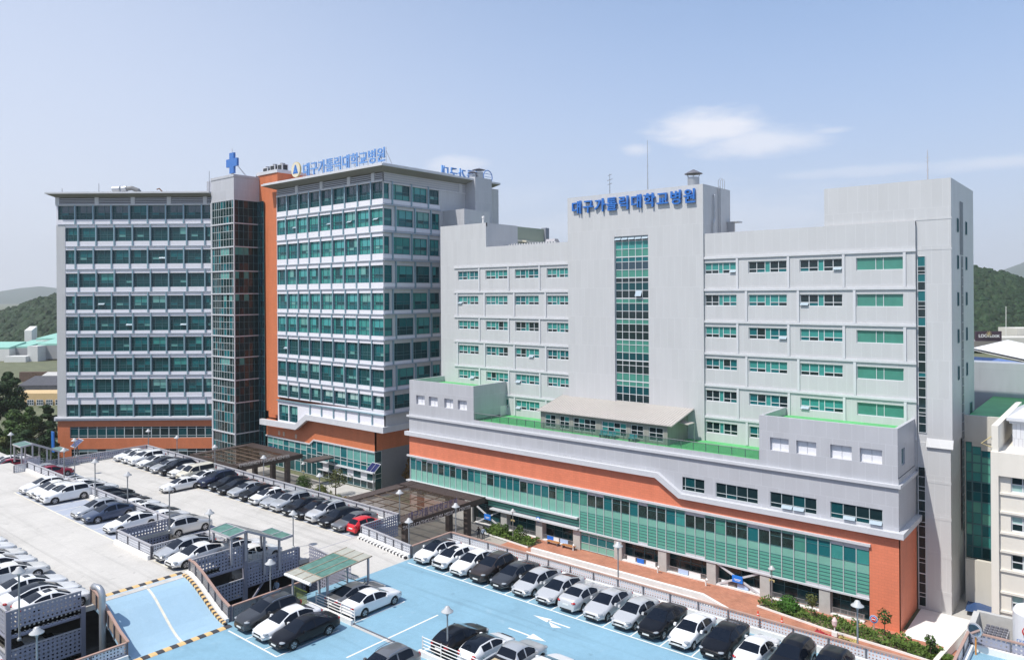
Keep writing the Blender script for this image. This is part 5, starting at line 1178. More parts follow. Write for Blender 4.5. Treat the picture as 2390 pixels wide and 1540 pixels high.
for x, y, lab in ((-30.1, 79.6, 'ornate lamp in the planted bed before the braced bay'), (-65.6, 78.6, 'ornate lamp in the shrubs right of the near canopy'), (-113.0, 77.6, 'lamp right of the far canopy, before the teal ground floor')):
    t = lamp_proto(lab, (x, y, GZ), 4.5)
    MB().box(x - .28, x + .28, y - .05, y + .05, GZ + 3.0, GZ + 3.06).box(x - .3, x - .18, y - .07, y + .07, GZ + 2.85, GZ + 3.05).box(x + .18, x + .3, y - .07, y + .07, GZ + 2.85, GZ + 3.05).build('speaker', M_gold, t)
def solar_lamp(label, x, y, z, H, rz=0.):
    t = thing('solar_lamp', label, 'solar panel', (x, y, z), group='solar panel masts'); MB().tube([(x, y, z), (x, y, z + H)], .12, 8).build('mast', M_pole, t)
    c = Vector((x, y, z + H + .15)); u = Vector((1.15, .0, 0)); v = Vector((0, .75, .62)); n = u.cross(v).normalized() * .05
    for s, m, k in ((1, M_trimw, 'panel_frame'),): MB().hexa([c - u - v, c + u - v, c + u + v, c - u + v], [p + n for p in (c - u - v, c + u - v, c + u + v, c - u + v)]).build(k, m, t)
    w = MB()
    for a, b in ((-.95, -.03), (.03, .95)): w.quad(*[c + u * p + v * q + n * 1.3 for p, q in ((a, -.9), (b, -.9), (b, .9), (a, .9))])
    w.build('solar_cells', mat('solar cells', (.02, .025, .10), .12, spec=.8), t); MB().box(x - .12, x + .12, y - .2, y - .08, z + H - 2.4, z + H - 2.0).build('lamp_head', M_signw, t)
solar_lamp('solar panel mast in front of the teal corner, beside the ochre tree', -99.2, 82.0, GZ, 4.6)
p = at(640, 1040, 150); solar_lamp('solar panel mast left of the glass tower, before the orange wall', p.x, p.y, GZ, p.z - GZ); SOL = p
p = at(180, 1036, 140); solar_lamp('solar panel mast at the left edge of the orange wall', p.x, p.y, GZ, p.z - GZ)
p = at(480, 1030, 145)

# ------------------------------------------------------------------ cars
def paint(name, col, metal=.0, rough=.28, coat=.8):
    m, n, l, b = newmat(name); b.inputs['Base Color'].default_value = (*col, 1); b.inputs['Metallic'].default_value = metal; b.inputs['Roughness'].default_value = rough
    b.inputs['Coat Weight'].default_value = coat; b.inputs['Coat Roughness'].default_value = .03; b.inputs['Specular IOR Level'].default_value = .12; return m
PAINT = {'white': paint('white car paint', (.74, .74, .74)), 'pearl': paint('cream white car paint', (.70, .69, .66)), 'silver': paint('silver car paint', (.50, .51, .52), .45, .32), 'bright silver': paint('bright silver car paint', (.58, .58, .58), .35, .32),
         'black': paint('black car paint', (.006, .006, .008), coat=.45), 'dark grey': paint('dark grey car paint', (.055, .057, .062), .4), 'dark blue': paint('dark blue grey car paint', (.055, .075, .125), .3), 'red': paint('bright red car paint', (.62, .02, .03)),
         'dark red': paint('wine red car paint', (.26, .01, .03), .2), 'brown': paint('dark brown car paint', (.050, .038, .033), .35), 'grey': paint('grey car paint', (.20, .20, .205), .5), 'beige': paint('beige car paint', (.62, .58, .48)), 'navy': paint('navy car paint', (.015, .02, .05), .2)}
M_carglass = mat('tinted car glass', (.006, .009, .016), .03, spec=.28)
M_tyre = mat('tyre rubber', (.018, .018, .019), .8); M_rim = mat('alloy wheel', (.42, .42, .44), .3, metal=.7); M_under = mat('car underside', (.012, .012, .013), .8)
M_head = mat('headlamp lens', (.30, .32, .34), .05, spec=.9); M_tail = mat('tail lamp red', (.38, .012, .015), .15, spec=.7); M_plate = mat('number plate', (.66, .67, .64), .5); M_trimb = mat('black car trim', (.014, .014, .015), .4); M_chrome = mat('chrome trim', (.6, .6, .62), .12, metal=1.)
def interp(tab, s):
    if s <= tab[0][0]: return tab[0][1]
    for (a, x), (b, y) in zip(tab, tab[1:]):
        if s <= b:
            t = (s - a) / (b - a); t = t * t * (3 - 2 * t) if len(tab) > 4 and False else t
            return x + (y - x) * t
    return tab[-1][1]
SPECS = {
 'sedan': dict(L=4.75, W=1.83, z=[(0, .60), (.06, .69), (.3, .79), (1.25, .985), (2.15, 1.40), (2.6, 1.46), (3.3, 1.42), (4.1, 1.10), (4.5, 1.06), (4.68, .98), (4.75, .72)], belt=[(0, .58), (.3, .70), (1.2, .90), (3.5, .97), (4.5, .95), (4.75, .70)], ws=(1.25, 2.15), rg=(3.3, 4.1), sg=(1.62, 3.82), bp=2.72, wh=(.92, 3.70), r=.325, wr=.60, roof=(2.15, 3.3)),
 'coupe sedan': dict(L=4.85, W=1.84, z=[(0, .58), (.06, .68), (.3, .78), (1.2, .96), (2.1, 1.38), (2.65, 1.45), (3.2, 1.41), (4.25, 1.09), (4.6, 1.05), (4.78, .98), (4.85, .72)], belt=[(0, .56), (.3, .69), (1.2, .89), (3.6, 1.0), (4.6, .97), (4.85, .70)], ws=(1.2, 2.1), rg=(3.2, 4.25), sg=(1.6, 3.95), bp=2.72, wh=(.95, 3.76), r=.335, wr=.58, roof=(2.1, 3.2)),
 'old sedan': dict(L=4.5, W=1.72, z=[(0, .60), (.06, .68), (.25, .76), (1.2, .93), (1.95, 1.34), (2.4, 1.41), (3.1, 1.38), (3.75, 1.06), (4.3, 1.02), (4.45, .95), (4.5, .70)], belt=[(0, .58), (.3, .70), (1.2, .88), (3.5, .93), (4.3, .92), (4.5, .70)], ws=(1.2, 1.95), rg=(3.1, 3.75), sg=(1.5, 3.55), bp=2.5, wh=(.84, 3.45), r=.30, wr=.58, roof=(1.95, 3.1)),
 'hatchback': dict(L=4.2, W=1.78, z=[(0, .62), (.06, .72), (.28, .84), (1.05, 1.02), (1.9, 1.43), (2.4, 1.49), (3.4, 1.44), (3.95, 1.08), (4.12, .98), (4.2, .70)], belt=[(0, .60), (.3, .74), (1.1, .95), (3.4, 1.03), (4.1, .98), (4.2, .70)], ws=(1.05, 1.9), rg=(3.4, 3.95), sg=(1.4, 3.35), bp=2.5, wh=(.82, 3.40), r=.315, wr=.61, roof=(1.9, 3.4)),
 'small hatchback': dict(L=3.5, W=1.52, z=[(0, .62), (.06, .74), (.22, .86), (.75, 1.0), (1.4, 1.42), (1.9, 1.49), (2.95, 1.45), (3.35, 1.05), (3.44, .98), (3.5, .70)], belt=[(0, .60), (.3, .76), (.9, .94), (2.9, .99), (3.4, .96), (3.5, .70)], ws=(.75, 1.4), rg=(2.95, 3.35), sg=(1.05, 2.9), bp=2.05, wh=(.62, 2.9), r=.28, wr=.56, roof=(1.4, 2.95)),
 'estate car': dict(L=4.65, W=1.88, z=[(0, .70), (.06, .82), (.28, .97), (1.2, 1.14), (2.05, 1.60), (2.6, 1.69), (3.9, 1.63), (4.42, 1.18), (4.58, 1.05), (4.65, .72)], belt=[(0, .66), (.3, .86), (1.2, 1.06), (3.9, 1.13), (4.55, 1.05), (4.65, .72)], ws=(1.2, 2.05), rg=(3.9, 4.42), sg=(1.55, 4.05), bp=2.75, wh=(.92, 3.62), r=.36, wr=.64, roof=(2.05, 3.9)),
 'van': dict(L=4.75, W=1.84, z=[(0, .72), (.06, .90), (.22, 1.04), (.9, 1.18), (1.6, 1.78), (2.0, 1.86), (4.4, 1.84), (4.66, 1.2), (4.72, 1.0), (4.75, .72)], belt=[(0, .68), (.3, .95), (.9, 1.1), (4.4, 1.14), (4.7, 1.05), (4.75, .72)], ws=(.9, 1.6), rg=(4.4, 4.66), sg=(1.15, 4.35), bp=2.4, wh=(.85, 3.65), r=.34, wr=.72, roof=(1.6, 4.4)),
 'pickup truck': dict(L=4.95, W=1.9, z=[(0, .70), (.06, .84), (.28, .98), (1.2, 1.14), (2.0, 1.62), (2.4, 1.70), (3.1, 1.66), (3.4, 1.12), (4.85, 1.08), (4.9, 1.0), (4.95, .72)], belt=[(0, .66), (.3, .86), (1.2, 1.06), (3.4, 1.08), (4.85, 1.06), (4.95, .72)], ws=(1.2, 2.0), rg=(3.1, 3.4), sg=(1.5, 3.15), bp=2.45, wh=(.95, 3.85), r=.36, wr=.66, roof=(2.0, 3.1)),
}
def variant(S, v):
    """the same body type with other proportions: hood, screen rake, roof and tail moved a little"""
    if v == 0: return S
    r = random.Random(v * 31 + int(S['L'] * 100)); S = dict(S); dh, dr, dt, dw, dg = r.uniform(-.04, .04), r.uniform(-.04, .05), r.uniform(-.05, .05), r.uniform(-.14, .10), r.uniform(-.14, .14)
    w0, w1 = S['ws']; g0, g1 = S['rg']
    def mv(s): return s + (dw if abs(s - w1) < .02 else dw * .8 if abs(s - w0) < .02 else dg if abs(s - g0) < .02 else dg * .9 if abs(s - g1) < .02 else 0)
    S['z'] = [(mv(s), z + (dh if s < w0 + .02 else dt if s > g1 - .02 and s < S['L'] - .1 else dr if w1 - .02 <= s <= g0 + .02 else 0)) for s, z in S['z']]
    S['ws'] = (mv(w0), mv(w1)); S['rg'] = (mv(g0), mv(g1)); S['roof'] = (mv(w1), mv(g0)); S['sg'] = (S['sg'][0] + dw, S['sg'][1] + dg)
    return S
def car_proto(kind, blacktop=False, sunroof=False, rails=False, v=0):
    S = variant(SPECS[kind], v); L, Wh = S['L'], S['W'] / 2; z = S['z']; r = S['r']
    ss = sorted({0, .03, L - .03, L, *[a for a, _ in z], *S['ws'], *S['rg'], *S['sg'], S['bp'] - .05, S['bp'] + .05, .15, .5, .75, L - .2, L - .45, *[(w + k * (r + .06)) for w in S['wh'] for k in (-1.001, -.98, -.8, -.5, 0, .5, .8, .98, 1.001)],
                 *[S['ws'][0] + (S['ws'][1] - S['ws'][0]) * q for q in (.33, .66)], *[S['rg'][0] + (S['rg'][1] - S['rg'][0]) * q for q in (.4, .75)], *[S['roof'][0] + (S['roof'][1] - S['roof'][0]) * q for q in (.25, .5, .75)]})
    ss = [s for k, s in enumerate(ss) if 0 <= s <= L and (k == 0 or s - ss[k - 1] > .004)]
    def wid(s):
        e = min(s, L - s); f = 1.0
        if s < 1.0: f = .70 + .30 * (1 - (1 - min(1, s / 1.0)) ** 2.6)
        if L - s < .9: f = min(f, .78 + .22 * (1 - (1 - (L - s) / .9) ** 2.4))
        return Wh * f
    zsm = []
    for s in ss:                       # soften the roof line a little
        a = sum(interp(z, min(L, max(0, s + d))) * k for d, k in ((-.14, .22), (0, .56), (.14, .22))) if .2 < s < L - .2 else interp(z, s)
        zsm.append(a)
    ztop = max(zsm); zroof0 = interp(z, S['roof'][0])
    rings = []
    for s, zt in zip(ss, zsm):
        w = wid(s); zb = interp(S['belt'], s); zb = min(zb, zt - .015)
        lo = .20 if .5 < s < L - .5 else .27
        arch = 0
        for wy in S['wh']:
            d = abs(s - wy); R_ = r + .055
            if d < R_: arch = max(arch, r + sqrt(R_ * R_ - d * d))
        q = max(0., min(1., (zt - zb) / max(.05, (zroof0 - .05 - interp(S['belt'], 2.0)))))       # 0 on hood and boot, 1 under the roof
        xr = w * .90 * (1 - q) + S['wr'] * w / Wh * q; hgt = zt - zb
        pts = [(0, max(lo, arch)), (w * .84, max(lo, arch)), (w * .96, max(lo + .08, arch)), (w * 1.0, max(.50, arch + .012)), (w * .995, max(zb - .16, arch + .03)), (w * .95, max(zb, arch + .045)),
               (xr + .012, zb + hgt * (.80 if q > .2 else .55)), (xr * .93, zb + hgt * (.93 if q > .2 else .8)), (xr * .55, zb + hgt * .985), (0, zt)]
        rings.append([(x, s - L / 2, zz) for x, zz in pts] )
    n = len(rings[0]); V = []; 
    full = []
    for rg in rings:
        ring = list(rg) + [(-x, y, zz) for x, y, zz in rg[-2:0:-1]]
        full.append([len(V) + i for i in range(len(ring))]); V += ring
    N = len(full[0]); parts = {k: [] for k in ('body', 'windscreen', 'rear_window', 'side_window_l', 'side_window_r', 'roof_panel')}; under = set()
    for i in range(len(ss) - 1):
        sm = (ss[i] + ss[i + 1]) / 2
        for j in range(N):
            k = j if j < n - 1 else N - 1 - j        # ring segment index counted from the keel
            f = (full[i][j], full[i][(j + 1) % N], full[i + 1][(j + 1) % N], full[i + 1][j])
            side = 'r' if j < n - 1 else 'l'
            if k in (7, 8) and S['ws'][0] < sm < S['ws'][1]: parts['windscreen'].append(f)
            elif k in (7, 8) and S['rg'][0] < sm < S['rg'][1]: parts['rear_window'].append(f)
            elif k == 5 and S['sg'][0] < sm < S['sg'][1] and abs(sm - S['bp']) > .05: parts['side_window_' + side].append(f)
            elif k in (7, 8) and S['roof'][0] < sm < S['roof'][1] and (blacktop or (sunroof and k == 8 and S['roof'][0] + .15 < sm < S['roof'][0] + .75)): parts['roof_panel'].append(f)
            else:
                if k == 0: under.add(len(parts['body']))
                parts['body'].append(f)
    parts['body'].append(tuple(reversed(full[0]))); parts['body'].append(tuple(full[-1]))
    t = thing('car', 'x', 'car', (0, 0, -900))
    def sub(name, faces, mats, mi=None, painted=False):
        if not faces: return
        used = sorted({i for f in faces for i in f}); mp = {o: k for k, o in enumerate(used)}
        me = bpy.data.meshes.new(name); me.from_pydata([V[i] for i in used], [], [[mp[i] for i in f] for f in faces])
        for m in mats: me.materials.append(m)
        if mi: me.polygons.foreach_set('material_index', mi)
        bm = bmesh.new(); bm.from_mesh(me); bmesh.ops.recalc_face_normals(bm, faces=bm.faces) if name == 'body' else None
        bm.to_mesh(me); bm.free()
        me.polygons.foreach_set('use_smooth', [len(f) < 5 for f in faces]); me.update()
        o = bpy.data.objects.new(name, me); COL.objects.link(o); o.parent = t
        if painted: o['painted'] = 1
        return o
    sub('body', parts['body'], [PAINT['white'], M_under], [1 if k in under else 0 for k in range(len(parts['body']))], True)
    for k, nm in (('windscreen', 'windscreen'), ('rear_window', 'rear_window'), ('side_window_l', 'side_window'), ('side_window_r', 'side_window'), ('roof_panel', 'black_roof' if blacktop else 'sunroof')):
        sub(nm, parts[k], [M_carglass])
    y0 = -L / 2
    def lens(name, x, s, zz, a, b, c, m, tilt=0.):
        mb = MB(); vs = []; nu, nv = 10, 6
        for i in range(nv + 1):
            ph = -pi / 2 + pi * i / nv
            for j in range(nu):
                th = 2 * pi * j / nu; X, Y = a * cos(ph) * cos(th), b * cos(ph) * sin(th)
                vs.append((x + X * cos(tilt) - Y * sin(tilt), y0 + s + X * sin(tilt) + Y * cos(tilt), zz + c * sin(ph)))
        fs = [(i * nu + j, i * nu + (j + 1) % nu, (i + 1) * nu + (j + 1) % nu, (i + 1) * nu + j) for i in range(nv) for j in range(nu)]
        return mb.add(vs, fs).build(name, m, t, smooth=True, local=True)
    hz = interp(S['belt'], .3) - .03
    for sg in (-1, 1):
        lens('headlight', sg * wid(.25) * .80, .245, hz, .22, .20, .07, M_head, -sg * -.75)
        lens('tail_light', sg * wid(L - .1) * .84, L - .10, interp(z, L - .1) - .16, .17, .12, .085 if kind not in ('estate car', 'van', 'hatchback', 'small hatchback') else .17, M_tail, sg * -.6)
        mx = wid(S['sg'][0]) + .07; my = S['sg'][0] + .12
        o = MB().prism([(my - .09, interp(S['belt'], my) + .0), (my + .1, interp(S['belt'], my) + .01), (my + .1, interp(S['belt'], my) + .15), (my - .05, interp(S['belt'], my) + .15)], 'x', sg * (mx - .03), sg * (mx + .13)); o.v = [(x, y + y0, q) for x, y, q in o.v]
        o = o.build('mirror', PAINT['white'], t, local=True); o['painted'] = 1
    w = MB(); w.box(-.42, .42, y0 - .012, y0 + .2, .50, .60) if kind in ('sedan', 'coupe sedan', 'old sedan') else w.box(-.5, .5, y0 - .012, y0 + .2, .56, .72); w.build('grille', M_trimb, t, local=True)
    w = MB(); w.box(-.55, .55, y0 - .014, y0 + .2, .27, .37); w.build('air_intake', M_trimb, t, local=True)
    MB().box(-.26, .26, y0 - .03, y0 + .05, .395, .49).build('number_plate', M_plate, t, local=True)
    MB().box(-.26, .26, L / 2 - .05, L / 2 + .02, .62, .73).build('number_plate', M_plate, t, local=True)
    MB().box(-.52, .52, L / 2 - .1, L / 2 + .012, .27, .38).build('rear_valance', M_trimb, t, local=True)
    if rails:
        for sg in (-1, 1):
            w = MB(); xx = sg * (S['wr'] + .0); a, b = S['roof'][0] + .1, S['roof'][1] - .05
            w.tube([(xx, y0 + a, interp(z, a) - .03), (xx, y0 + a + .15, interp(z, a) + .035), (xx, y0 + (a + b) / 2, ztop + .02), (xx, y0 + b - .15, interp(z, b) + .035), (xx, y0 + b, interp(z, b) - .03)], .022, 6); w.build('roof_rail', M_chrome, t, local=True)
    if kind == 'pickup truck':
        w = MB(); w.quad((-.72, y0 + 3.48, 1.125), (.72, y0 + 3.48, 1.125), (.72, y0 + 4.78, 1.10), (-.72, y0 + 4.78, 1.10)); w.build('open_bed', M_trimb, t, local=True)
        w = MB()
        for x in (-.78, .78): w.bar((x, y0 + 3.45, 1.16), (x, y0 + 4.85, 1.14), .14, .16)
        w.bar((-.78, y0 + 4.86, 1.14), (.78, y0 + 4.86, 1.14), .1, .16); o = w.build('bed_side', PAINT['white'], t, local=True); o['painted'] = 1
        MB().box(-.5, .4, y0 + 4.0, y0 + 4.7, 1.12, 1.24).build('cargo', mat('cargo sacks', (.45, .36, .22), .9, var=.3, scale=8), t, local=True)
    rim = None
    for wy in S['wh']:
        for sg in (-1, 1):
            x = sg * (wid(wy) - .12); me = MB(); nn = 18; hw = .115
            pf = [(r * .62, -hw), (r * .96, -hw), (r, -hw * .7), (r, hw * .7), (r * .96, hw), (r * .62, hw)]
            vs = [(x + dx, y0 + wy + q * cos(2 * pi * j / nn), r + q * sin(2 * pi * j / nn)) for q, dx in pf for j in range(nn)]
            fs = [(i * nn + j, i * nn + (j + 1) % nn, (i + 1) * nn + (j + 1) % nn, (i + 1) * nn + j) for i in range(5) for j in range(nn)]
            wo = me.add(vs, fs).build('wheel', M_tyre, t, smooth=False, local=True)
            rm = MB(); xo = x + sg * (hw - .012)
            rm.add([(xo - sg * .03, y0 + wy + r * .64 * cos(2 * pi * j / 20), r + r * .64 * sin(2 * pi * j / 20)) for j in range(20)], [tuple(range(20))], 1)
            for k in range(5):
                a = 2 * pi * k / 5 + .3; ca, sa = cos(a), sin(a)
                rm.hexa([(xo - sg * .02, y0 + wy + p * ca - q * sa, r + p * sa + q * ca) for p, q in ((0, -.055), (r * .62, -.035), (r * .62, .035), (0, .055))], [(xo + sg * .01, y0 + wy + p * ca - q * sa, r + p * sa + q * ca) for p, q in ((0, -.055), (r * .62, -.035), (r * .62, .035), (0, .055))], 0)
            ringv = [(xo + (sg * .012 if ii % 2 else -sg * .02), y0 + wy + r * rr * cos(2 * pi * j / 20), r + r * rr * sin(2 * pi * j / 20)) for ii, rr in ((1, .58), (1, .66)) for j in range(20)]
            rm.add(ringv, [(j, (j + 1) % 20, 20 + (j + 1) % 20, 20 + j) for j in range(20)], 0)
            ro = rm.build('rim', [M_rim, M_trimb], None, local=True); ro.parent = wo
    return t
PROTO = {}
NCAR = [0]
def car(kind, color, x, yfront, z, label, group, rear=False, blacktop=False, sunroof=False, rails=False, jitter=True):
    """yfront is where the end nearest the lane stands; rear=True parks it the other way round"""
    key = (kind, blacktop, sunroof, rails, NCAR[0] % 4 if kind in ('sedan', 'coupe sedan', 'estate car', 'hatchback') else 0)
    if key not in PROTO: PROTO[key] = car_proto(*key)
    L = SPECS[kind]['L']
    up = group in UPGROUPS                       # rows whose lane side is at +y
    y = yfront - L / 2 if up else yfront + L / 2
    rz = (pi if up else 0) + (pi if rear else 0)
    if jitter: x += rnd.uniform(-.06, .06); y += rnd.uniform(-.08, .08); rz += rnd.uniform(-.012, .012)
    c = copy_thing(PROTO[key], (x, y, z), rz, label=label, group=group, paint=PAINT[color])
    c.scale = (rnd.uniform(.985, 1.02), rnd.uniform(.975, 1.025), rnd.uniform(.975, 1.03))
    c['category'] = 'pickup' if 'pickup' in kind else ('van' if kind == 'van' else 'car')
    NCAR[0] += 1
    return c
GA, GB, GC, GD, GE, GF, GH = 'cars in the row along the blue deck fence', 'cars in the long row on the middle deck', 'cars behind the long middle fence', 'cars on the upper deck beside the middle fence', 'cars at the near edge of the upper deck', 'cars in the middle of the blue deck', 'cars at the far left'
GU = 'cars by the white pipe barrier'
UPGROUPS = {GC, GE, GU}
ORD = ['first', 'second', 'third', 'fourth', 'fifth', 'sixth', 'seventh', 'eighth', 'ninth', 'tenth', 'eleventh', 'twelfth', 'thirteenth', 'fourteenth', 'fifteenth', 'sixteenth', 'seventeenth', 'eighteenth', 'nineteenth', 'twentieth', 'twenty-first', 'twenty-second', 'twenty-third', 'twenty-fourth', 'twenty-fifth']
rowA = [('coupe sedan', 'white', 'white saloon with a black glass roof', dict(blacktop=True)), ('hatchback', 'white', 'white hatchback with a sunroof', dict(sunroof=True)), ('sedan', 'white', 'plain white saloon', {}), ('estate car', 'brown', 'dark brown sport utility car', dict(rails=True)), ('coupe sedan', 'dark grey', 'dark grey saloon', {}),
        ('coupe sedan', 'bright silver', 'silver saloon with a chrome grille', {}), ('coupe sedan', 'bright silver', 'silver saloon', {}), ('sedan', 'bright silver', 'silver saloon showing its red tail lamps', dict(rear=True)), ('sedan', 'bright silver', 'silver saloon facing out', {}), ('old sedan', 'bright silver', 'rounded silver saloon', {}),
        ('sedan', 'black', 'glossy black saloon with silver wheels', {}), ('old sedan', 'white', 'older white saloon with a dark grille', {}), ('coupe sedan', 'black', 'black saloon with a broad chrome grille', {}), ('old sedan', 'white', 'white saloon parked tail out', dict(rear=True)), ('estate car', 'black', 'black boxy sport utility car', {}), ('estate car', 'black', 'black car cut by the bottom edge', {})]
for k, (kd, c, d, kw) in enumerate(rowA):
    car(kd, c, -47.95 + k * 2.255, 44.5, 0, '%s, %s from the left by the blue deck fence' % (d, ORD[k]), GA, **kw)
rowB = [(-109.2, 'sedan', 'white', 'white saloon', {}), (-106.9, 'hatchback', 'white', 'white hatchback', {}), (-104.8, 'estate car', 'white', 'white estate car', {}), (-102.4, 'sedan', 'white', 'white saloon', {}), (-100.2, 'coupe sedan', 'dark grey', 'dark grey saloon', {}), (-98.1, 'sedan', 'silver', 'silver saloon', {}), (-95.8, 'estate car', 'black', 'black estate car', dict(rails=True)), (-93.6, 'hatchback', 'pearl', 'cream white hatchback', {}),
        (-91.2, 'van', 'beige', 'beige boxy van', {}), (-88.6, 'sedan', 'white', 'white saloon with a sunroof', dict(sunroof=True)), (-85.9, 'estate car', 'navy', 'navy blue estate car with chrome rails', dict(rails=True)), (-83.5, 'sedan', 'black', 'black saloon', {}), (-81.2, 'coupe sedan', 'black', 'black saloon with bright headlamps', {}), (-79.0, 'sedan', 'silver', 'silver saloon', {}), (-76.7, 'sedan', 'black', 'black saloon', {}),
        (-74.4, 'hatchback', 'white', 'white hatchback with a sunroof', dict(sunroof=True)), (-72.2, 'sedan', 'silver', 'silver saloon', dict(blacktop=True)), (-70.2, 'estate car', 'silver', 'silver estate car with roof rails', dict(rails=True)), (-68.1, 'coupe sedan', 'black', 'black saloon with chrome grille', {}), (-66.0, 'sedan', 'black', 'black saloon', {}), (-63.9, 'estate car', 'bright silver', 'bright silver estate car with sunroof', dict(sunroof=True, rails=True)), (-61.8, 'coupe sedan', 'black', 'black saloon', {}), (-59.6, 'coupe sedan', 'grey', 'grey saloon', {}), (-57.75, 'small hatchback', 'red', 'small bright red hatchback parked tail out', dict(rear=True))]
for k, (x, kd, c, d, kw) in enumerate(rowB):
    car(kd, c, x, 44.4 + (.5 if kd == 'small hatchback' else 0), H2, '%s, %s from the left in the long far row' % (d, ORD[k]), GB, **kw)
car('sedan', 'white', -87.4, 40.6, H2, 'white saloon double parked alone in front of the long far row', GB)
rowC = [(-108.7, 'hatchback', 'silver', 'silver white hatchback behind the wine red car', {}), (-106.4, 'sedan', 'dark red', 'wine red saloon next to the silver hatchback', {}), (-98.2, 'sedan', 'white', 'white saloon with black glass roof, leftmost behind the long fence', dict(blacktop=True)), (-95.9, 'coupe sedan', 'white', 'white saloon, second behind the long middle fence', {}), (-93.2, 'sedan', 'white', 'white saloon with black roof, third behind the long middle fence', dict(blacktop=True)), (-90.4, 'coupe sedan', 'dark grey', 'dark grey saloon, fourth behind the long middle fence', {}),
        (-88.5, 'estate car', 'black', 'black estate car, fifth behind the long middle fence', dict(rails=True)), (-86.6, 'coupe sedan', 'black', 'black saloon, sixth behind the long middle fence', {}), (-84.4, 'coupe sedan', 'black', 'black saloon, seventh behind the long middle fence', dict(blacktop=True)), (-82.1, 'sedan', 'white', 'white saloon, eighth behind the long middle fence', {}), (-80.0, 'sedan', 'white', 'white saloon with sunroof, ninth behind the long middle fence', dict(sunroof=True)), (-77.8, 'coupe sedan', 'black', 'black saloon with black glass roof, tenth behind the long middle fence', dict(blacktop=True)),
        (-75.5, 'sedan', 'white', 'white saloon, eleventh behind the long middle fence', {}), (-73.3, 'sedan', 'grey', 'grey saloon half hidden by the white estate car', {}), (-71.1, 'estate car', 'bright silver', 'silver white estate car behind the square perforated panel', dict(rails=True)), (-61.4, 'sedan', 'white', 'white saloon with dark roof glass, left behind the stair shelter', dict(blacktop=True)), (-58.9, 'sedan', 'white', 'white saloon behind the posts of the ridged stair shelter', {})]
for x, kd, c, d, kw in rowC: car(kd, c, x, 37.9, H2, d, GC, **kw)
rowD = [(-92.8, 'sedan', 'white', 'white saloon, leftmost on the upper deck by the fence', {}), (-90.6, 'coupe sedan', 'pearl', 'white saloon, second from the left on the upper deck', {}), (-88.5, 'hatchback', 'white', 'white hatchback, left of the white estate on the upper deck', {}), (-86.5, 'estate car', 'white', 'white estate car with black windows beside two empty stalls', {}), (-78.4, 'sedan', 'silver', 'silver saloon left of the dark blue saloon', {}), (-76.1, 'coupe sedan', 'dark blue', 'dark blue grey saloon on the upper deck', {}), (-71.2, 'coupe sedan', 'white', 'white saloon beside the square deck opening', {})]
for x, kd, c, d, kw in rowD: car(kd, c, x, 27.95, H1, d, GD, **kw)
car('coupe sedan', 'silver', -60.5, 27.6, H1, 'silver saloon right of the square deck opening', GD)
car('coupe sedan', 'white', -58.15, 27.6, H1, 'white saloon above the head of the blue ramp', GD)
rowE = [(-78.3, 'sedan', 'bright silver', 'silver saloon cut by the left edge of the picture', {}), (-74.9, 'sedan', 'white', 'white saloon, farthest of the near edge cars', {}), (-72.4, 'sedan', 'white', 'white saloon with black roof, second of the near edge cars', dict(blacktop=True)), (-70.2, 'coupe sedan', 'pearl', 'cream white saloon, third of the near edge cars', dict(blacktop=True)), (-67.6, 'sedan', 'white', 'white saloon, fourth of the near edge cars', {}), (-65.2, 'coupe sedan', 'pearl', 'off white saloon with an open space beside it, near edge', {}),
        (-61.1, 'sedan', 'white', 'white saloon with sunroof, third from the perforated wall corner', dict(sunroof=True)), (-58.9, 'coupe sedan', 'white', 'white saloon with black glass roof, second from the wall corner', dict(blacktop=True)), (-56.9, 'sedan', 'white', 'white saloon with sunroof right behind the perforated wall', dict(sunroof=True))]
for x, kd, c, d, kw in rowE: car(kd, c, x, 21.3, H1, d, GE, **kw)
car('sedan', 'silver', -57.4, 20.6, -.9, 'silver saloon in the shade of the lower deck opening', GE)
car('estate car', 'dark grey', -48.05, 27.75, 0, 'dark grey estate car with chrome rails at the foot of the ramp', GF, rails=True)
car('sedan', 'white', -45.75, 27.75, 0, 'white saloon between the dark estate and the black saloon', GF)
car('coupe sedan', 'black', -43.75, 27.75, 0, 'black saloon with silver wheels on the blue deck', GF)
car('coupe sedan', 'grey', -46.05, 38.75, 0, 'grey saloon beside the flat green shelter', GU)
car('sedan', 'white', -44.05, 38.5, 0, 'white saloon showing its red tail lamps beside the flat green shelter', GU)
car('hatchback', 'black', -34.6, 38.0, 0, 'black hatchback behind the lamp at the bottom edge', GU)
car('hatchback', 'white', -32.3, 38.1, 0, 'white hatchback with black roof at the bottom edge', GU, blacktop=True)
car('pickup truck', 'silver', -29.9, 38.4, 0, 'silver pickup with sacks in its open bed', GU)
car('sedan', 'white', -27.5, 38.1, 0, 'white saloon right of the silver pickup', GU)
car('coupe sedan', 'dark grey', -25.2, 38.2, 0, 'dark grey car roof peeping in at the bottom edge', GU)
car('estate car', 'grey', -35.3, 27.6, 0, 'grey estate car roof cut by the bottom edge', GF, rails=True)
car('coupe sedan', 'dark red', -115.6, 30.9, H2, 'wine red saloon at the far left edge', GH)
car('sedan', 'white', -118.0, 31.4, H2, 'white saloon behind the wine red one at the far left edge', GH)
t = thing('guard_rail', 'low white guard rail in front of the wine red saloon', 'guard rail', (-112.6, 29, H2))
MB().box(-112.66, -112.58, 27.5, 34.2, H2 + .55, H2 + .95).build('beam', M_white, t)
for k in range(5): MB().box(-112.7, -112.56, 27.6 + k * 1.6, 27.75 + k * 1.6, H2, H2 + .95).build('post', M_white, t)
for p in list(PROTO.values()):
    for ch in list(p.children):
        for g in list(ch.children): bpy.data.objects.remove(g)
        bpy.data.objects.remove(ch)
    bpy.data.objects.remove(p)

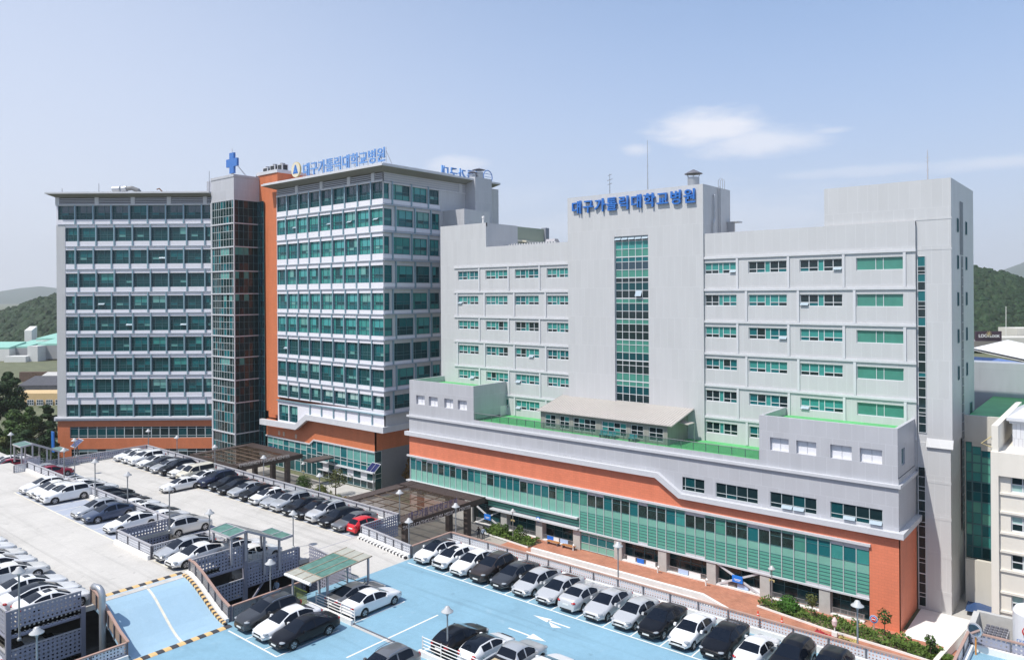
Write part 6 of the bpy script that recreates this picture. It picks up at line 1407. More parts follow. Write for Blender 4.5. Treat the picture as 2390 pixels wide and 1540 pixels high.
# ------------------------------------------------------------------ small things on and round the decks
pts = [(-53.5, 20.85, -4), (-53.5, 20.85, 3.3)] + [(-53.5 - .55 * (1 - cos(a)), 20.85 - .1 * (1 - cos(a)), 3.3 + .55 * sin(a)) for a in [pi * k / 16 for k in range(1, 9)]] + [(-54.5, 20.68, 3.82)]
o = MB().tube(pts, .21, 16).build('air_duct', M_steel, smooth=True); tag(o, 'tall galvanised duct with a bent top beside the blue ramp', 'duct')
t = thing('traffic_mirror', 'round traffic mirror on an orange post at the bottom right', 'mirror', (-7.94, 56.2, 0))
MB().tube([(-7.94, 56.2, 0), (-7.94, 56.2, 1.7)], .05, 8).build('post', mat('orange post', (.62, .26, .06), .5), t)
w = MB(); mx, my, mz = -7.95, 56.05, 1.66; ax = Vector((-.35, -1, -.12)).normalized(); uu = ax.cross(Vector((0, 0, 1))).normalized(); vv = uu.cross(ax)
def mdisc(r0, r1, d0, d1, nm, m):
    w = MB(); C = Vector((mx, my, mz)); a = [C + ax * d0 + (uu * cos(2 * pi * k / 24) + vv * sin(2 * pi * k / 24)) * r0 for k in range(24)]; b = [C + ax * d1 + (uu * cos(2 * pi * k / 24) + vv * sin(2 * pi * k / 24)) * r1 for k in range(24)]
    w.add(a + b, [(k, (k + 1) % 24, 24 + (k + 1) % 24, 24 + k) for k in range(24)] + [tuple(range(24, 48)), tuple(range(23, -1, -1))]).build(nm, m, t)
mdisc(.44, .46, -.06, .06, 'mirror_back', M_rail); mdisc(.40, .37, .061, .075, 'mirror_glass', mat('mirror', (.75, .78, .82), .03, metal=1.))
t = thing('white_tank', 'white cylindrical tank with red emblem and blue lettering at the right edge', 'tank', (-5.5, 66.2, -9))
MB().lathe(-5.5, 66.2, [(1.5, -9), (1.5, .0), (1.35, .22), (0, .3)], 32).build('tank_body', mat('white tank paint', (.78, .78, .80), .3, coat=.3), t)
w = MB(); w.tube([(-5.9 + .34 * cos(a), 64.7, -1.0 + .34 * sin(a)) for a in [2 * pi * k / 20 for k in range(17)]], .05, 6); w.build('red_emblem', M_red, t)
text_obj('blue_lettering', '대한산업', .38, M_blue, (-5.95, 64.66, -1.95), (R(90), 0, R(-14)), t, extrude=.01); text_obj('red_lettering', '액화', .34, M_red, (-5.9, 64.66, -2.6), (R(90), 0, R(-14)), t, extrude=.01)
t = thing('concrete_wall', 'pale concrete wall with a sloping top behind the traffic mirror', 'wall', (-8, 64, GZ))
MB().box(-9.7, 3, 69.2, 69.6, GZ, -1.95).build('rear_wall', M_conc, t); MB().hexa([(-9.9, 58, GZ), (-9.5, 58, GZ), (-9.5, 69.2, GZ), (-9.9, 69.2, GZ)], [(-9.9, 58, -3.0), (-9.5, 58, -3.0), (-9.5, 69.2, -1.95), (-9.9, 69.2, -1.95)]).build('side_wall', M_conc, t)
t = thing('cooling_unit', 'grey rooftop cooling unit with a grid of fans beside the traffic mirror', 'cooling unit', (-6.5, 61, -4))
MB().box(-8.8, -7.3, 65.2, 67.2, -10, -2.1).build('casing', M_rail, t); w = MB()
for i in range(5):
    for j in range(4): w.lathe(-8.63 + i * .29, 65.42 + j * .5, [(.13, -2.1), (.13, -1.95), (.06, -1.98)], 10)
w.build('fan_grid', M_post, t)
t = thing('low_white_wall', 'low white wall climbing beside the orange corner, bottom right', 'wall', (-13, 78, GZ))
MB().hexa([(-14.1, 76.2, GZ), (-13.7, 76.2, GZ), (-12.4, 85.5, GZ), (-12.8, 85.5, GZ)], [(-14.1, 76.2, GZ + .7), (-13.7, 76.2, GZ + .7), (-12.4, 85.5, GZ + 1.3), (-12.8, 85.5, GZ + 1.3)]).build('wall', M_cream, t)
t = thing('blue_roof', 'dark blue sheet roof between the stair tower and the cream building', 'roof', (-11, 92, -6))
bq = [at(2253, 1424, 78), at(2318, 1436, 76), at(2322, 1398, 84), at(2264, 1385, 84)]
MB().hexa(bq, [p + Vector((0, 0, .08)) for p in bq]).build('sheet', mat('dark blue sheet', (.03, .075, .20), .5, var=.1), t)
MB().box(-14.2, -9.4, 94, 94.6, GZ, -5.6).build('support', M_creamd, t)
# cream building at the right edge and the glazed link behind it
t = thing('glazed_link', 'cream link building with a stepped dark green glass wall, right of the stair tower', 'building', (-11, 104, GZ))
KY = 96.6; FK = Face('f', KY); w = MB(); kh = [(-14.52, -11.0, -8.87, 6.72)]
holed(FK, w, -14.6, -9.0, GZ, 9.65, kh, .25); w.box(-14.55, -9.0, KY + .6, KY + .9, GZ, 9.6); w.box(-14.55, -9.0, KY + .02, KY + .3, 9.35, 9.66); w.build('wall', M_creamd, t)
MB().box(-14.5, 6, KY + .3, 118, 9.1, 9.4).build('green_roof', M_roofgreen, t)
kx = [-14.52, -13.9, -13.03, -12.12, -11.0]
for k, (a, b) in enumerate(zip(kx, kx[1:])):
    top = [6.72, 6.25, 5.85, 5.85][k]; zs = [-8.87, -7.3, -4.9, -2.4, .1, 2.3, 4.4, top]
    for q, (za, zb) in enumerate(zip(zs, zs[1:])): window(FK, t, a, b, za, zb, .2, [1], [1, 1], (lambda j, i: choose((M_glouv, 3), (M_gteal, 2), (M_gmid, 1))) if q in (2, 3, 5, 6) else (lambda j, i: choose((M_gdark2, 3), (M_gmid, 1))), M_framed, fw=.07, name='glazing')
    if top < 6.7: MB().quad((a, KY + .1, top), (b, KY + .1, top), (b, KY + .1, 6.72), (a, KY + .1, 6.72)).build('stepped_infill', M_creamd, t)
t = thing('cream_building', 'cream plastered building with aluminium windows at the right edge', 'building', (0, 84, GZ))
FC = Face('f', 84.0); w = MB(); cw = [(-9.0, -6.2, z, z + 1.45) for z in (4.45, .75, -2.88, -6.75)]; FC2 = Face('f', 84.4)
FC.slab(w, -10.55, -9.93, GZ, 5.96, 0, 12); FC.slab(w, -10.55, 20, 5.96, 8.18, .002, 12)
holed(FC2, w, -9.93, 20, GZ, 5.96, cw, .3); w.box(-10.5, -9.95, 84.2, 104, 8.1, 10.65)
for z in (4.14, 2.37, .4, -1.34, -3.15, -5.24, -7.05): FC2.slab(w, -9.93, 20, z, z + .2, -.15, .02)
w.build('wall', M_cream, t)
for a, b, c, e in cw: window(FC2, t, a, b, c, e, .25, [1, 1, 1], [1, 1], lambda j, i: choose((M_gdark, 2), (M_gwhite, 1)), M_frame, fw=.1)
MB().box(-9.9, 20, 84.3, 96.0, 7.6, 7.8).build('flat_roof', M_conc, t)
MB().tube([(-10.5, 84.1, 8.6), (-11.3, 83.9, 8.9), (-10.5, 84.1, 9.6)], .05, 6).build('bracket', M_gold, t)
t = thing('roof_hut', 'white panelled roof hut with a moulded cornice, right edge', 'hut', (-4, 90, 7.8))
MB().box(-9.2, 12, 88, 95, 7.8, 10.5).build('wall', panel_mat('white ribbed panel', (.60, .61, .65), .35, 9, joint=.8, jw=.04), t); w = MB(); w.box(-9.45, 12.3, 87.7, 95.3, 10.5, 10.75); w.box(-9.65, 12.5, 87.5, 95.5, 10.75, 11.05)
w.hexa([(-9.65, 87.5, 11.05), (12.5, 87.5, 11.05), (12.5, 95.5, 11.05), (-9.65, 95.5, 11.05)], [(-7.5, 91, 12.6), (11, 91, 12.6), (11, 92, 12.6), (-7.5, 92, 12.6)]); w.build('roof', M_trimw, t)
window(Face('f', 88.0), t, -8.3, -6.9, 8.3, 9.8, -.03, [1], [1], lambda j, i: M_gpale, M_frame, fw=.12)
t = thing('grey_hall', 'large pale grey hall wall with a white roof behind the stair tower, right edge', 'building', (0, 124, GZ))
MB().box(-27, 40, 118, 121, GZ, 13.9).build('wall', panel_mat('grey horizontal cladding', (.40, .42, .45), 12, 2.6, joint=.85, jw=.02, var=.02), t)
b1_, b2_ = at(2282, 832, 175), at(2500, 900, 175); p1, p2, p3, p4 = at(2286, 806, 190), at(2362, 793, 190), at(2560, 850, 175), at(2286, 820, 176)
w = MB(); w.add([at(2270, 812, 168), at(2352, 793, 176), at(2640, 858, 150), at(2640, 900, 140), at(2390, 838, 150)], [(0, 1, 2, 3, 4)])
w.add([at(2270, 812, 168) - Vector((0, 0, .5)), at(2352, 793, 176) - Vector((0, 0, .5)), at(2640, 858, 150) - Vector((0, 0, .5)), at(2640, 900, 140) - Vector((0, 0, .5)), at(2390, 838, 150) - Vector((0, 0, .5))], [(0, 1, 2, 3, 4)]); w.build('white_roof', mat('white membrane roof', (.74, .74, .73), .6, var=.04), t)
w = MB(); w.add([at(2270, 832, 150), at(2270, 858, 150), at(2640, 905, 139), at(2640, 890, 139), at(2330, 836, 150)], [(0, 1, 2, 3, 4)]); w.build('blue_roof', mat('blue sheet roof', (.10, .17, .38), .5, var=.06), t)
# sidewalk things
for k, (x, y) in enumerate([(-60.4, 80.9), (-57.9, 80.9)]):
    t = thing('wooden_bench', ['left of two orange brown benches under the poster railing', 'right of two orange brown benches, beside the glass entrance'][k], 'bench', (x, y, GZ), group='benches by the ground floor')
    M_wood = mat('orange brown wood', (.42, .19, .07), .6, var=.15, scale=6)
    w = MB()
    for q in range(3): w.box(x - 1.0, x + 1.0, y - .3 + q * .22, y - .12 + q * .22, GZ + .52, GZ + .58)
    w.build('seat', M_wood, t)
    for q in (-.8, .8): MB().box(x + q - .05, x + q + .05, y - .28, y + .3, GZ + .1, GZ + .52).build('leg', M_post, t)
def cone(x, y, label):
    t = thing('traffic_cone', label, 'traffic cone', (x, y, GZ + .12), group='traffic cones on the brick sidewalk'); MB().lathe(x, y, [(.17, GZ + .14), (.1, GZ + .5), (.04, GZ + .8), (0, GZ + .82)], 10).build('cone_body', mat('cone red', (.70, .06, .03), .5), t); MB().box(x - .22, x + .22, y - .22, y + .22, GZ + .12, GZ + .16).build('base', M_white, t); MB().lathe(x, y, [(.125, GZ + .36), (.105, GZ + .5)], 10).build('white_band', M_white, t)
cone(-30.3, 76.2, 'red traffic cone at the end of the white kerb wall'); cone(-27.8, 76.2, 'red traffic cone standing alone on the brick sidewalk')
t = thing('no_entry_sign', 'round red and blue no entry sign before the orange corner', 'road sign', (-20.1, 80.4, GZ))
MB().tube([(-20.1, 80.4, GZ), (-20.1, 80.4, GZ + 1.5)], .045, 8).build('post', M_rail, t)
def rdisc(r, y, m, nm, z=GZ + 1.3): MB().prism([(-20.1 + r * cos(2 * pi * k / 28), z + r * sin(2 * pi * k / 28)) for k in range(28)], 'y', y - .015, y).build(nm, m, t)
rdisc(.40, 80.34, M_signw, 'rim'); rdisc(.365, 80.32, M_blue, 'blue_ring'); rdisc(.275, 80.30, M_signw, 'white_ring'); rdisc(.235, 80.28, M_red, 'red_disc'); MB().box(-20.27, -19.93, 80.25, 80.262, GZ + 1.255, GZ + 1.345).build('white_bar', M_signw, t)
t = thing('guide_post', 'white and pink guide post on the edge of the brick sidewalk', 'post', (-22.6, 76.1, GZ)); MB().tube([(-22.6, 76.1, GZ), (-22.6, 76.1, GZ + 1.5)], .06, 8).build('post', M_white, t)
MB().lathe(-22.6, 76.1, [(.05, GZ + 1.2), (.24, GZ + 1.5), (.26, GZ + 1.9), (.1, GZ + 2.2), (0, GZ + 2.22)], 12).build('head', mat('pale pink plastic', (.72, .55, .55), .5), t); MB().box(-22.85, -22.35, 75.95, 76.25, GZ + .4, GZ + .8).build('plate', M_white, t)
for k, (x, y) in enumerate([(-57.0, 80.7), (-38.2, 80.6), (-44.5, 80.7)]):
    t = thing('bollard_pipe', ['white hooked pipe at the column before the benches', 'white hooked pipe at the column left of the cross brace', 'white hooked pipe at the column beside the poster bays'][k], 'pipe', (x, y, GZ), group='hooked pipes by the columns')
    MB().tube([(x, y, GZ), (x, y, GZ + .75), (x + .12, y - .1, GZ + .95), (x + .3, y - .2, GZ + .85)], .1, 8).build('pipe', M_white, t)
t = thing('round_wall_sign', 'small round blue sign on the column right of the shrubs', 'sign', (-63.3, 81.3, GZ + 3)); MB().prism([(-63.3 + .38 * cos(2 * pi * k / 20), GZ + 2.9 + .38 * sin(2 * pi * k / 20)) for k in range(20)], 'y', 81.28, 81.34).build('disc', M_blue, t); MB().prism([(-63.3 + .25 * cos(2 * pi * k / 16), GZ + 2.9 + .25 * sin(2 * pi * k / 16)) for k in range(16)], 'y', 81.262, 81.278).build('face', M_signw, t)

# ------------------------------------------------------------------ people
def person(name_label, x, y, z, h, shirt, trousers, rz=0., lean=0., arms=((-.1, .2), (.25, .45))):
    """standing figure grown from a joint skeleton; arms give forward reach of the elbows and hands"""
    t = thing('person', name_label, 'person', (x, y, z), rz)
    k = h / 1.75
    J = {'pel': (0, 0, .95), 'chest': (0, -.03 - lean, 1.28), 'neck': (0, -.03 - lean * 1.3, 1.48), 'head': (0, -.05 - lean * 1.5, 1.60), 'top': (0, -.04 - lean * 1.5, 1.70)}
    E = [('pel', 'chest'), ('chest', 'neck'), ('neck', 'head'), ('head', 'top')]; rad = {'pel': (.15, .11), 'chest': (.17, .11), 'neck': (.055, .055), 'head': (.085, .10), 'top': (.07, .085)}
    for s, sg, (e, hd) in (('l', -1, arms[0]), ('r', 1, arms[1])):
        J['hip' + s] = (sg * .10, 0, .9); J['knee' + s] = (sg * .11, -.03 - .06 * (sg > 0), .5); J['ank' + s] = (sg * .11, .03 - .08 * (sg > 0), .09); J['toe' + s] = (sg * .12, -.13 - .08 * (sg > 0), .04)
        J['sho' + s] = (sg * .19, -.03 - lean * 1.2, 1.42); J['elb' + s] = (sg * .25, -e * .5 - lean, 1.15); J['wri' + s] = (sg * .20, -hd - lean, 1.0); 
        E += [('pel', 'hip' + s), ('hip' + s, 'knee' + s), ('knee' + s, 'ank' + s), ('ank' + s, 'toe' + s), ('chest', 'sho' + s), ('sho' + s, 'elb' + s), ('elb' + s, 'wri' + s)]
        rad.update({'hip' + s: (.095, .1), 'knee' + s: (.062, .065), 'ank' + s: (.045, .05), 'toe' + s: (.04, .03), 'sho' + s: (.062, .062), 'elb' + s: (.045, .045), 'wri' + s: (.03, .034)})
        for q, (dx, dy, dz) in enumerate(((-.030, -.10, -.085), (-.010, -.11, -.105), (.010, -.105, -.10), (.030, -.09, -.08), (.05, -.05, -.03))):
            J['f%s%d' % (s, q)] = (J['wri' + s][0] + dx, J['wri' + s][1] + dy, J['wri' + s][2] + dz); E.append(('wri' + s, 'f%s%d' % (s, q))); rad['f%s%d' % (s, q)] = (.010, .010)
    names = list(J); me = bpy.data.meshes.new('body'); me.from_pydata([tuple(c * k for c in J[n]) for n in names], [(names.index(a), names.index(b)) for a, b in E], [])
    ob = bpy.data.objects.new('body', me); COL.objects.link(ob); ob.parent = t
    sk = ob.modifiers.new('skin', 'SKIN')
    for i, n_ in enumerate(names):
        me.skin_vertices[0].data[i].radius = tuple(r_ * k for r_ in rad[n_]); me.skin_vertices[0].data[i].use_root = (n_ == 'pel')
    sb = ob.modifiers.new('sub', 'SUBSURF'); sb.levels = 1; sb.render_levels = 1
    m, n, l, b = newmat('clothes ' + name_label); tc = n.new('ShaderNodeTexCoord'); sp = n.new('ShaderNodeSeparateXYZ'); l.new(tc.outputs['Object'], sp.inputs[0])
    rp = n.new('ShaderNodeValToRGB'); rp.color_ramp.interpolation = 'CONSTANT'; mp = n.new('ShaderNodeMath'); mp.operation = 'DIVIDE'; mp.inputs[1].default_value = 1.8 * k; l.new(sp.outputs['Z'], mp.inputs[0]); l.new(mp.outputs[0], rp.inputs[0])
    els = rp.color_ramp.elements; els[0].position = 0; els[0].color = (.02, .02, .02, 1); els[1].position = .055; els[1].color = (*trousers, 1)
    e = els.new(.545); e.color = (*shirt, 1); e = els.new(.825); e.color = (.42, .25, .17, 1)
    l.new(rp.outputs['Color'], b.inputs['Base Color']); b.inputs['Roughness'].default_value = .8; me.materials.append(m)
    hx = Vector(J['head']) * k
    w = MB(); vs = []; 
    for i in range(7):
        ph = pi / 2 - i * .28
        for j in range(12): a = 2 * pi * j / 12; vs.append((hx.x + .105 * k * cos(ph) * cos(a), hx.y + .03 * k + .12 * k * cos(ph) * sin(a), hx.z + .03 * k + .125 * k * sin(ph)))
    w.add(vs, [(i * 12 + j, i * 12 + (j + 1) % 12, (i + 1) * 12 + (j + 1) % 12, (i + 1) * 12 + j) for i in range(6) for j in range(12)]); w.build('hair', mat('dark hair', (.015, .012, .010), .6), t, smooth=True, local=True)
    w = MB(); fy = hx.y - .105 * k
    w.box(hx.x - .045 * k, hx.x - .02 * k, fy - .004, fy + .02, hx.z + .005, hx.z + .02).box(hx.x + .02 * k, hx.x + .045 * k, fy - .004, fy + .02, hx.z + .005, hx.z + .02); w.build('eyes', M_black, t, local=True)
    MB().prism([(fy - .025, hx.z - .03), (fy + .02, hx.z - .03), (fy + .02, hx.z + .02)], 'x', hx.x - .012, hx.x + .012).build('nose', mat('skin', (.42, .25, .17), .6), t, local=True)
    return t
person('person in a light blue shirt and dark trousers beside the canopy shrubs', -69.3, 76.6, GZ + .12, 1.74, (.42, .50, .62), (.03, .03, .045), R(70), .06)
person('person dressed in black turned towards the one in light blue', -70.05, 76.5, GZ + .12, 1.68, (.02, .02, .025), (.02, .02, .025), R(-100), .02)
person('person in pale blue behind the lower deck opening, half hidden', -56.4, 36.0, -2.4, 1.72, (.45, .55, .68), (.05, .06, .09), R(30))
# ------------------------------------------------------------------ plants
def leafmat(name, c, var=.35):
    m, n, l, b = newmat(name); ge = n.new('ShaderNodeNewGeometry'); oi = n.new('ShaderNodeTexNoise'); oi.inputs['Scale'].default_value = .9; oi.inputs['Detail'].default_value = 3; l.new(ge.outputs['Position'], oi.inputs['Vector'])
    mr = n.new('ShaderNodeMapRange'); mr.inputs['From Min'].default_value = .3; mr.inputs['From Max'].default_value = .7; mr.inputs['To Min'].default_value = 1 - var; mr.inputs['To Max'].default_value = 1 + var; l.new(oi.outputs['Fac'], mr.inputs['Value'])
    rn = n.new('ShaderNodeMapRange'); rn.inputs['To Min'].default_value = .75; rn.inputs['To Max'].default_value = 1.3; l.new(ge.outputs['Random Per Island'], rn.inputs['Value'])
    mm = n.new('ShaderNodeMath'); mm.operation = 'MULTIPLY'; l.new(mr.outputs[0], mm.inputs[0]); l.new(rn.outputs[0], mm.inputs[1])
    mu = n.new('ShaderNodeVectorMath'); mu.operation = 'SCALE'; mu.inputs[0].default_value = c; l.new(mm.outputs[0], mu.inputs['Scale']); l.new(mu.outputs[0], b.inputs['Base Color']); b.inputs['Roughness'].default_value = .7; b.inputs['Specular IOR Level'].default_value = .25
    return m
LEAF = {'dark': leafmat('dark evergreen leaves', (.022, .048, .014)), 'mid': leafmat('mid green leaves', (.045, .085, .020)), 'olive': leafmat('olive leaves', (.085, .10, .028)), 'ochre': leafmat('ochre leaves', (.20, .115, .028)), 'shrub': leafmat('bright shrub leaves', (.075, .125, .022)), 'round': leafmat('clipped green leaves', (.035, .10, .012)), 'far': leafmat('distant forest', (.017, .038, .014), .5), 'pink': leafmat('pink flowers', (.45, .05, .06)), 'dry': leafmat('dry straw', (.40, .33, .12))}
M_bark = mat('bark', (.10, .075, .055), .9, var=.3, scale=6)
def leaves(mb, c, rx, ry, rz, n, size, r, shell=.55, flat=.0):
    """n small leaf clumps spread through an ellipsoid, denser near its skin"""
    for _ in range(n):
        while True:
            p = Vector((r.uniform(-1, 1), r.uniform(-1, 1), r.uniform(-1, 1)))
            if .02 < p.length < 1: break
        p = p.normalized() * (shell + (1 - shell) * r.random() ** .5) if r.random() < .8 else p
        q = Vector((c[0] + p.x * rx, c[1] + p.y * ry, c[2] + p.z * rz)); s = size * r.uniform(.6, 1.3)
        d = (p + Vector((r.uniform(-.8, .8), r.uniform(-.8, .8), r.uniform(-.4, .9)))).normalized(); u = d.cross(Vector((r.uniform(-1, 1), r.uniform(-1, 1), .3))).normalized(); v = d.cross(u)
        mb.add([q - u * s - v * s * .45, q + u * s * .2 - v * s * .7, q + u * s + v * s * .1, q + u * .1 * s + v * s * .7], [(0, 1, 2, 3)])
def tree(name, label, x, y, z, h, cr, kind, seed, group, trunk_h=.35, blobs=9, n=170, size=.35, conic=False):
    r = random.Random(seed); t = thing(name, label, 'tree', (x, y, z), group=group)
    w = MB(); th = h * trunk_h; w.tube([(x, y, z - .3), (x + r.uniform(-.2, .2), y, z + th * .5), (x, y, z + th), (x + r.uniform(-.3, .3), y + r.uniform(-.3, .3), z + h * .8)], [h * .028, h * .022, h * .018, h * .006], 7)
    for k in range(5):
        a = r.uniform(0, 2 * pi); zz = z + th * r.uniform(.7, 1.2) + k * h * .06; w.tube([(x, y, zz), (x + cr * .5 * cos(a), y + cr * .5 * sin(a), zz + h * .1), (x + cr * .8 * cos(a), y + cr * .8 * sin(a), zz + h * .16)], [h * .011, h * .007, h * .003], 5)
    w.build('trunk', M_bark, t)
    c = MB(); n = int(n * 2.2); size *= .66
    for k in range(blobs):
        f = k / max(1, blobs - 1); zz = z + th * .8 + (h - th * .8) * (.12 + .82 * f); a = r.uniform(0, 2 * pi)
        rr = cr * ((1 - f * .8) if conic else (1 - abs(f - .42) * .85)); off = rr * r.uniform(.25, .75) if f < .9 else rr * .15
        b = rr * r.uniform(.48, .75); leaves(c, (x + off * cos(a), y + off * sin(a), zz), b, b, b * r.uniform(.5, .75), n, size, r)
    c.build('crown', LEAF[kind], t)
    return t
TG = 'trees beyond the parking decks'
def tree_at(px, base_py, depth, top_py, wpx, kind, seed, label, **kw):
    p = at(px, base_py, depth); q = at(px, top_py, depth); h = q.z - p.z; cr = wpx / 2 * depth / F_PX
    return tree(kw.pop('name', 'tree'), label, p.x, p.y, p.z, h, cr, kind, seed, TG, **kw)
tree_at(20, 1020, 175, 868, 80, 'dark', 1, 'tall dark pine at the left edge, before the yellow school', blobs=13, n=190, size=.42, conic=False, name='pine_tree')
tree_at(-22, 1030, 172, 885, 70, 'dark', 2, 'dark pine cut by the left edge of the picture', blobs=10, n=170, size=.42, name='pine_tree')
tree_at(28, 1085, 160, 955, 86, 'mid', 3, 'pale leaved broad tree below the pine at the left edge', blobs=12, n=210, size=.38, trunk_h=.2)
tree_at(72, 1085, 165, 948, 62, 'mid', 4, 'green bushy tree in the middle of the left tree group', blobs=11, n=200, size=.38, trunk_h=.2)
tree_at(112, 1085, 170, 942, 62, 'dark', 5, 'dark green tree touching the corner of the left wing', blobs=11, n=200, size=.4, trunk_h=.2)
tree_at(60, 1100, 150, 1005, 70, 'dark', 6, 'dark shaded tree behind the far left stair shelter', blobs=10, n=200, size=.38, trunk_h=.15)
tree_at(118, 1100, 152, 1000, 50, 'dark', 7, 'dark shaded tree beside the orange wall corner', blobs=9, n=190, size=.38, trunk_h=.15)
tree_at(10, 1100, 148, 1020, 60, 'olive', 8, 'olive green low tree behind the leftmost lamp', blobs=9, n=190, size=.36, trunk_h=.15)
tree_at(-30, 1090, 158, 965, 70, 'mid', 9, 'green tree mostly beyond the left edge', blobs=9, n=170, size=.38, trunk_h=.15)
tree_at(95, 1000, 230, 950, 40, 'mid', 10, 'small tree in front of the yellow school windows', blobs=8, n=120, size=.4, trunk_h=.15)
tree('ochre_tree', 'round ochre coloured tree between the near canopy and the teal corner', -98.2, 90.5, GZ, 5.2, 3.0, 'ochre', 11, 'trees by the entrances', trunk_h=.3, blobs=12, n=200, size=.2)
tree('garden_tree', 'thin young tree before the lower teal windows, left of the near canopy', -104, 77.8, GZ, 4.4, 2.4, 'olive', 12, 'trees by the entrances', trunk_h=.45, blobs=7, n=60, size=.18)
tree('garden_tree', 'small dark garden tree in the shade below the far canopy', -110.5, 75.5, GZ, 2.6, 2.2, 'mid', 13, 'trees by the entrances', trunk_h=.2, blobs=7, n=110, size=.18)
def bush(name, label, x, y, z, rx, ry, rz, kind, seed, n=420, size=.13, group='shrubs along the sidewalk'):
    r = random.Random(seed); c = MB(); leaves(c, (x, y, z + rz * .55), rx, ry, rz, n, size, r, .7); core = MB(); core.lathe(x, y, [(rx * .3, z), (rx * .78, z + rz * .4), (rx * .6, z + rz * 1.0), (0, z + rz * 1.35)], 9)
    t = thing(name, label, 'shrub', (x, y, z), group=group); c.build('leaves', LEAF[kind], t); core.build('stems', M_bark if rx < .1 else LEAF[kind], t); return t
bush('round_bush', 'clipped olive round bush in the garden behind the middle deck fence', -107.3, 77.2, GZ, 1.2, 1.2, 1.1, 'olive', 20)
bush('round_bush', 'clipped bright green round bush in the bed before the braced bay', -28.2, 79.3, GZ + .2, 1.15, 1.1, 1.15, 'round', 21, 700, .12)
bush('round_bush', 'bright green bush right of the white brace by the near canopy', -69.0, 79.3, GZ + .2, 1.2, 1.1, 1.0, 'shrub', 22, 600, .13)
bush('garden_bush', 'low ochre bush by the rear edge of the near canopy', -98.5, 76.0, GZ, 1.4, 1.2, .8, 'ochre', 23)
def sapling(label, x, y, h, kind, seed):
    r = random.Random(seed); t = thing('sapling', label, 'tree', (x, y, GZ + .2), group='saplings along the sidewalk'); MB().tube([(x, y, GZ + .1), (x + .05, y, GZ + h * .6), (x, y, GZ + h)], [.05, .035, .015], 6).build('trunk', M_bark, t)
    c = MB(); leaves(c, (x, y, GZ + h * .82), h * .22, h * .22, h * .24, 130, .13, r, .3); leaves(c, (x + .2, y, GZ + h * .68), h * .16, h * .16, h * .12, 50, .12, r, .3); c.build('crown', LEAF[kind], t)
sapling('thin sapling in the planted bed before the middle ground floor column', -25.6, 78.6, 3.0, 'olive', 30)
sapling('leafy sapling before the orange corner, beside the no entry sign', -18.8, 78.9, 3.0, 'mid', 31)
sapling('small sapling at the right end of the planted bed', -14.6, 77.6, 2.2, 'mid', 32)
sapling('spiky sapling among the shrubs beside the benches', -65.0, 79.4, 2.2, 'mid', 33)
sapling('spiky sapling in the middle of the shrub bed near the canopy', -67.2, 79.0, 2.0, 'mid', 34)
def bed(name, label, pts, kind, seed, n, h=.7, size=.13, soil=True, width=1.3):
    """planted strip between two edge lines given as (x, ynear, yfar)"""
    r = random.Random(seed); c = MB()
    for _ in range(n):
        k = r.randrange(len(pts) - 1); f = r.random(); a, b = pts[k], pts[k + 1]; x = a[0] + (b[0] - a[0]) * f; y0 = a[1] + (b[1] - a[1]) * f; y1 = a[2] + (b[2] - a[2]) * f; y = r.uniform(y0, y1)
        hh = h * (.75 + .5 * sin(x * 2.1) * sin(y * 3 + x)) * r.uniform(.25, 1); s = size * r.uniform(.6, 1.3); q = Vector((x, y, GZ + .15 + hh)); d = Vector((r.uniform(-1, 1), r.uniform(-1.2, .6), r.uniform(.1, 1.2))).normalized(); u = d.cross(Vector((r.uniform(-1, 1), r.uniform(-1, 1), .2))).normalized(); v = d.cross(u)
        c.add([q - u * s - v * s * .4, q + u * s * .2 - v * s * .7, q + u * s + v * s * .1, q + u * .1 * s + v * s * .7], [(0, 1, 2, 3)])
    o = c.build(name, LEAF[kind]); o['kind'] = 'stuff'; o['label'] = label; o['category'] = 'shrubs'
    if soil:
        w = MB()
        for a, b in zip(pts, pts[1:]): w.quad((a[0], a[1] - .1, GZ + .135), (b[0], b[1] - .1, GZ + .135), (b[0], b[2], GZ + .135), (a[0], a[2], GZ + .135))
        w.build('planting_soil', mat('dry soil', (.30, .24, .15), .95, var=.2, scale=3), kind='structure')
        w = MB()
        for a, b in zip(pts, pts[1:]): w.bar((a[0], a[1] - .18, GZ + .2), (b[0], b[1] - .18, GZ + .2), .12, .2)
        w.build('bed_kerb', M_white, kind='structure')
bed('shrub_bed', 'long bed of low yellow green shrubs before the braced bays and orange corner', [(-31.4, 78.9, 80.8), (-24, 77.7, 80.3), (-18, 77.3, 79.9), (-14, 76.9, 78.8), (-12, 76.7, 78.0)], 'shrub', 40, 5200, .8)
bed('shrub_bed', 'bed of low green shrubs between the near canopy and the benches', [(-71.5, 78.8, 80.9), (-62.3, 77.9, 80.6)], 'shrub', 41, 3000, .8)
bed('flower_bed', 'strip of pink flowers on the brick sidewalk', [(-24.5, 75.9, 76.5), (-22.9, 75.8, 76.4)], 'pink', 42, 260, .35, .1, False)
bed('flower_bed', 'tuft of dry yellow grass beside the pink flowers', [(-22.2, 75.9, 76.6), (-20.6, 75.8, 76.5)], 'dry', 43, 240, .35, .12, False)
bed('shrub_bed', 'garden shrubs behind the fence of the middle deck', [(-112, 73.5, 77), (-100, 73.5, 77)], 'olive', 44, 1500, .9, .16, False)
w = MB().quad((-113, 78.5, GZ + .03), (-101, 78.5, GZ + .03), (-101, 83.8, GZ + .03), (-113, 83.8, GZ + .03)); w.build('garden_path', M_conc, kind='structure')

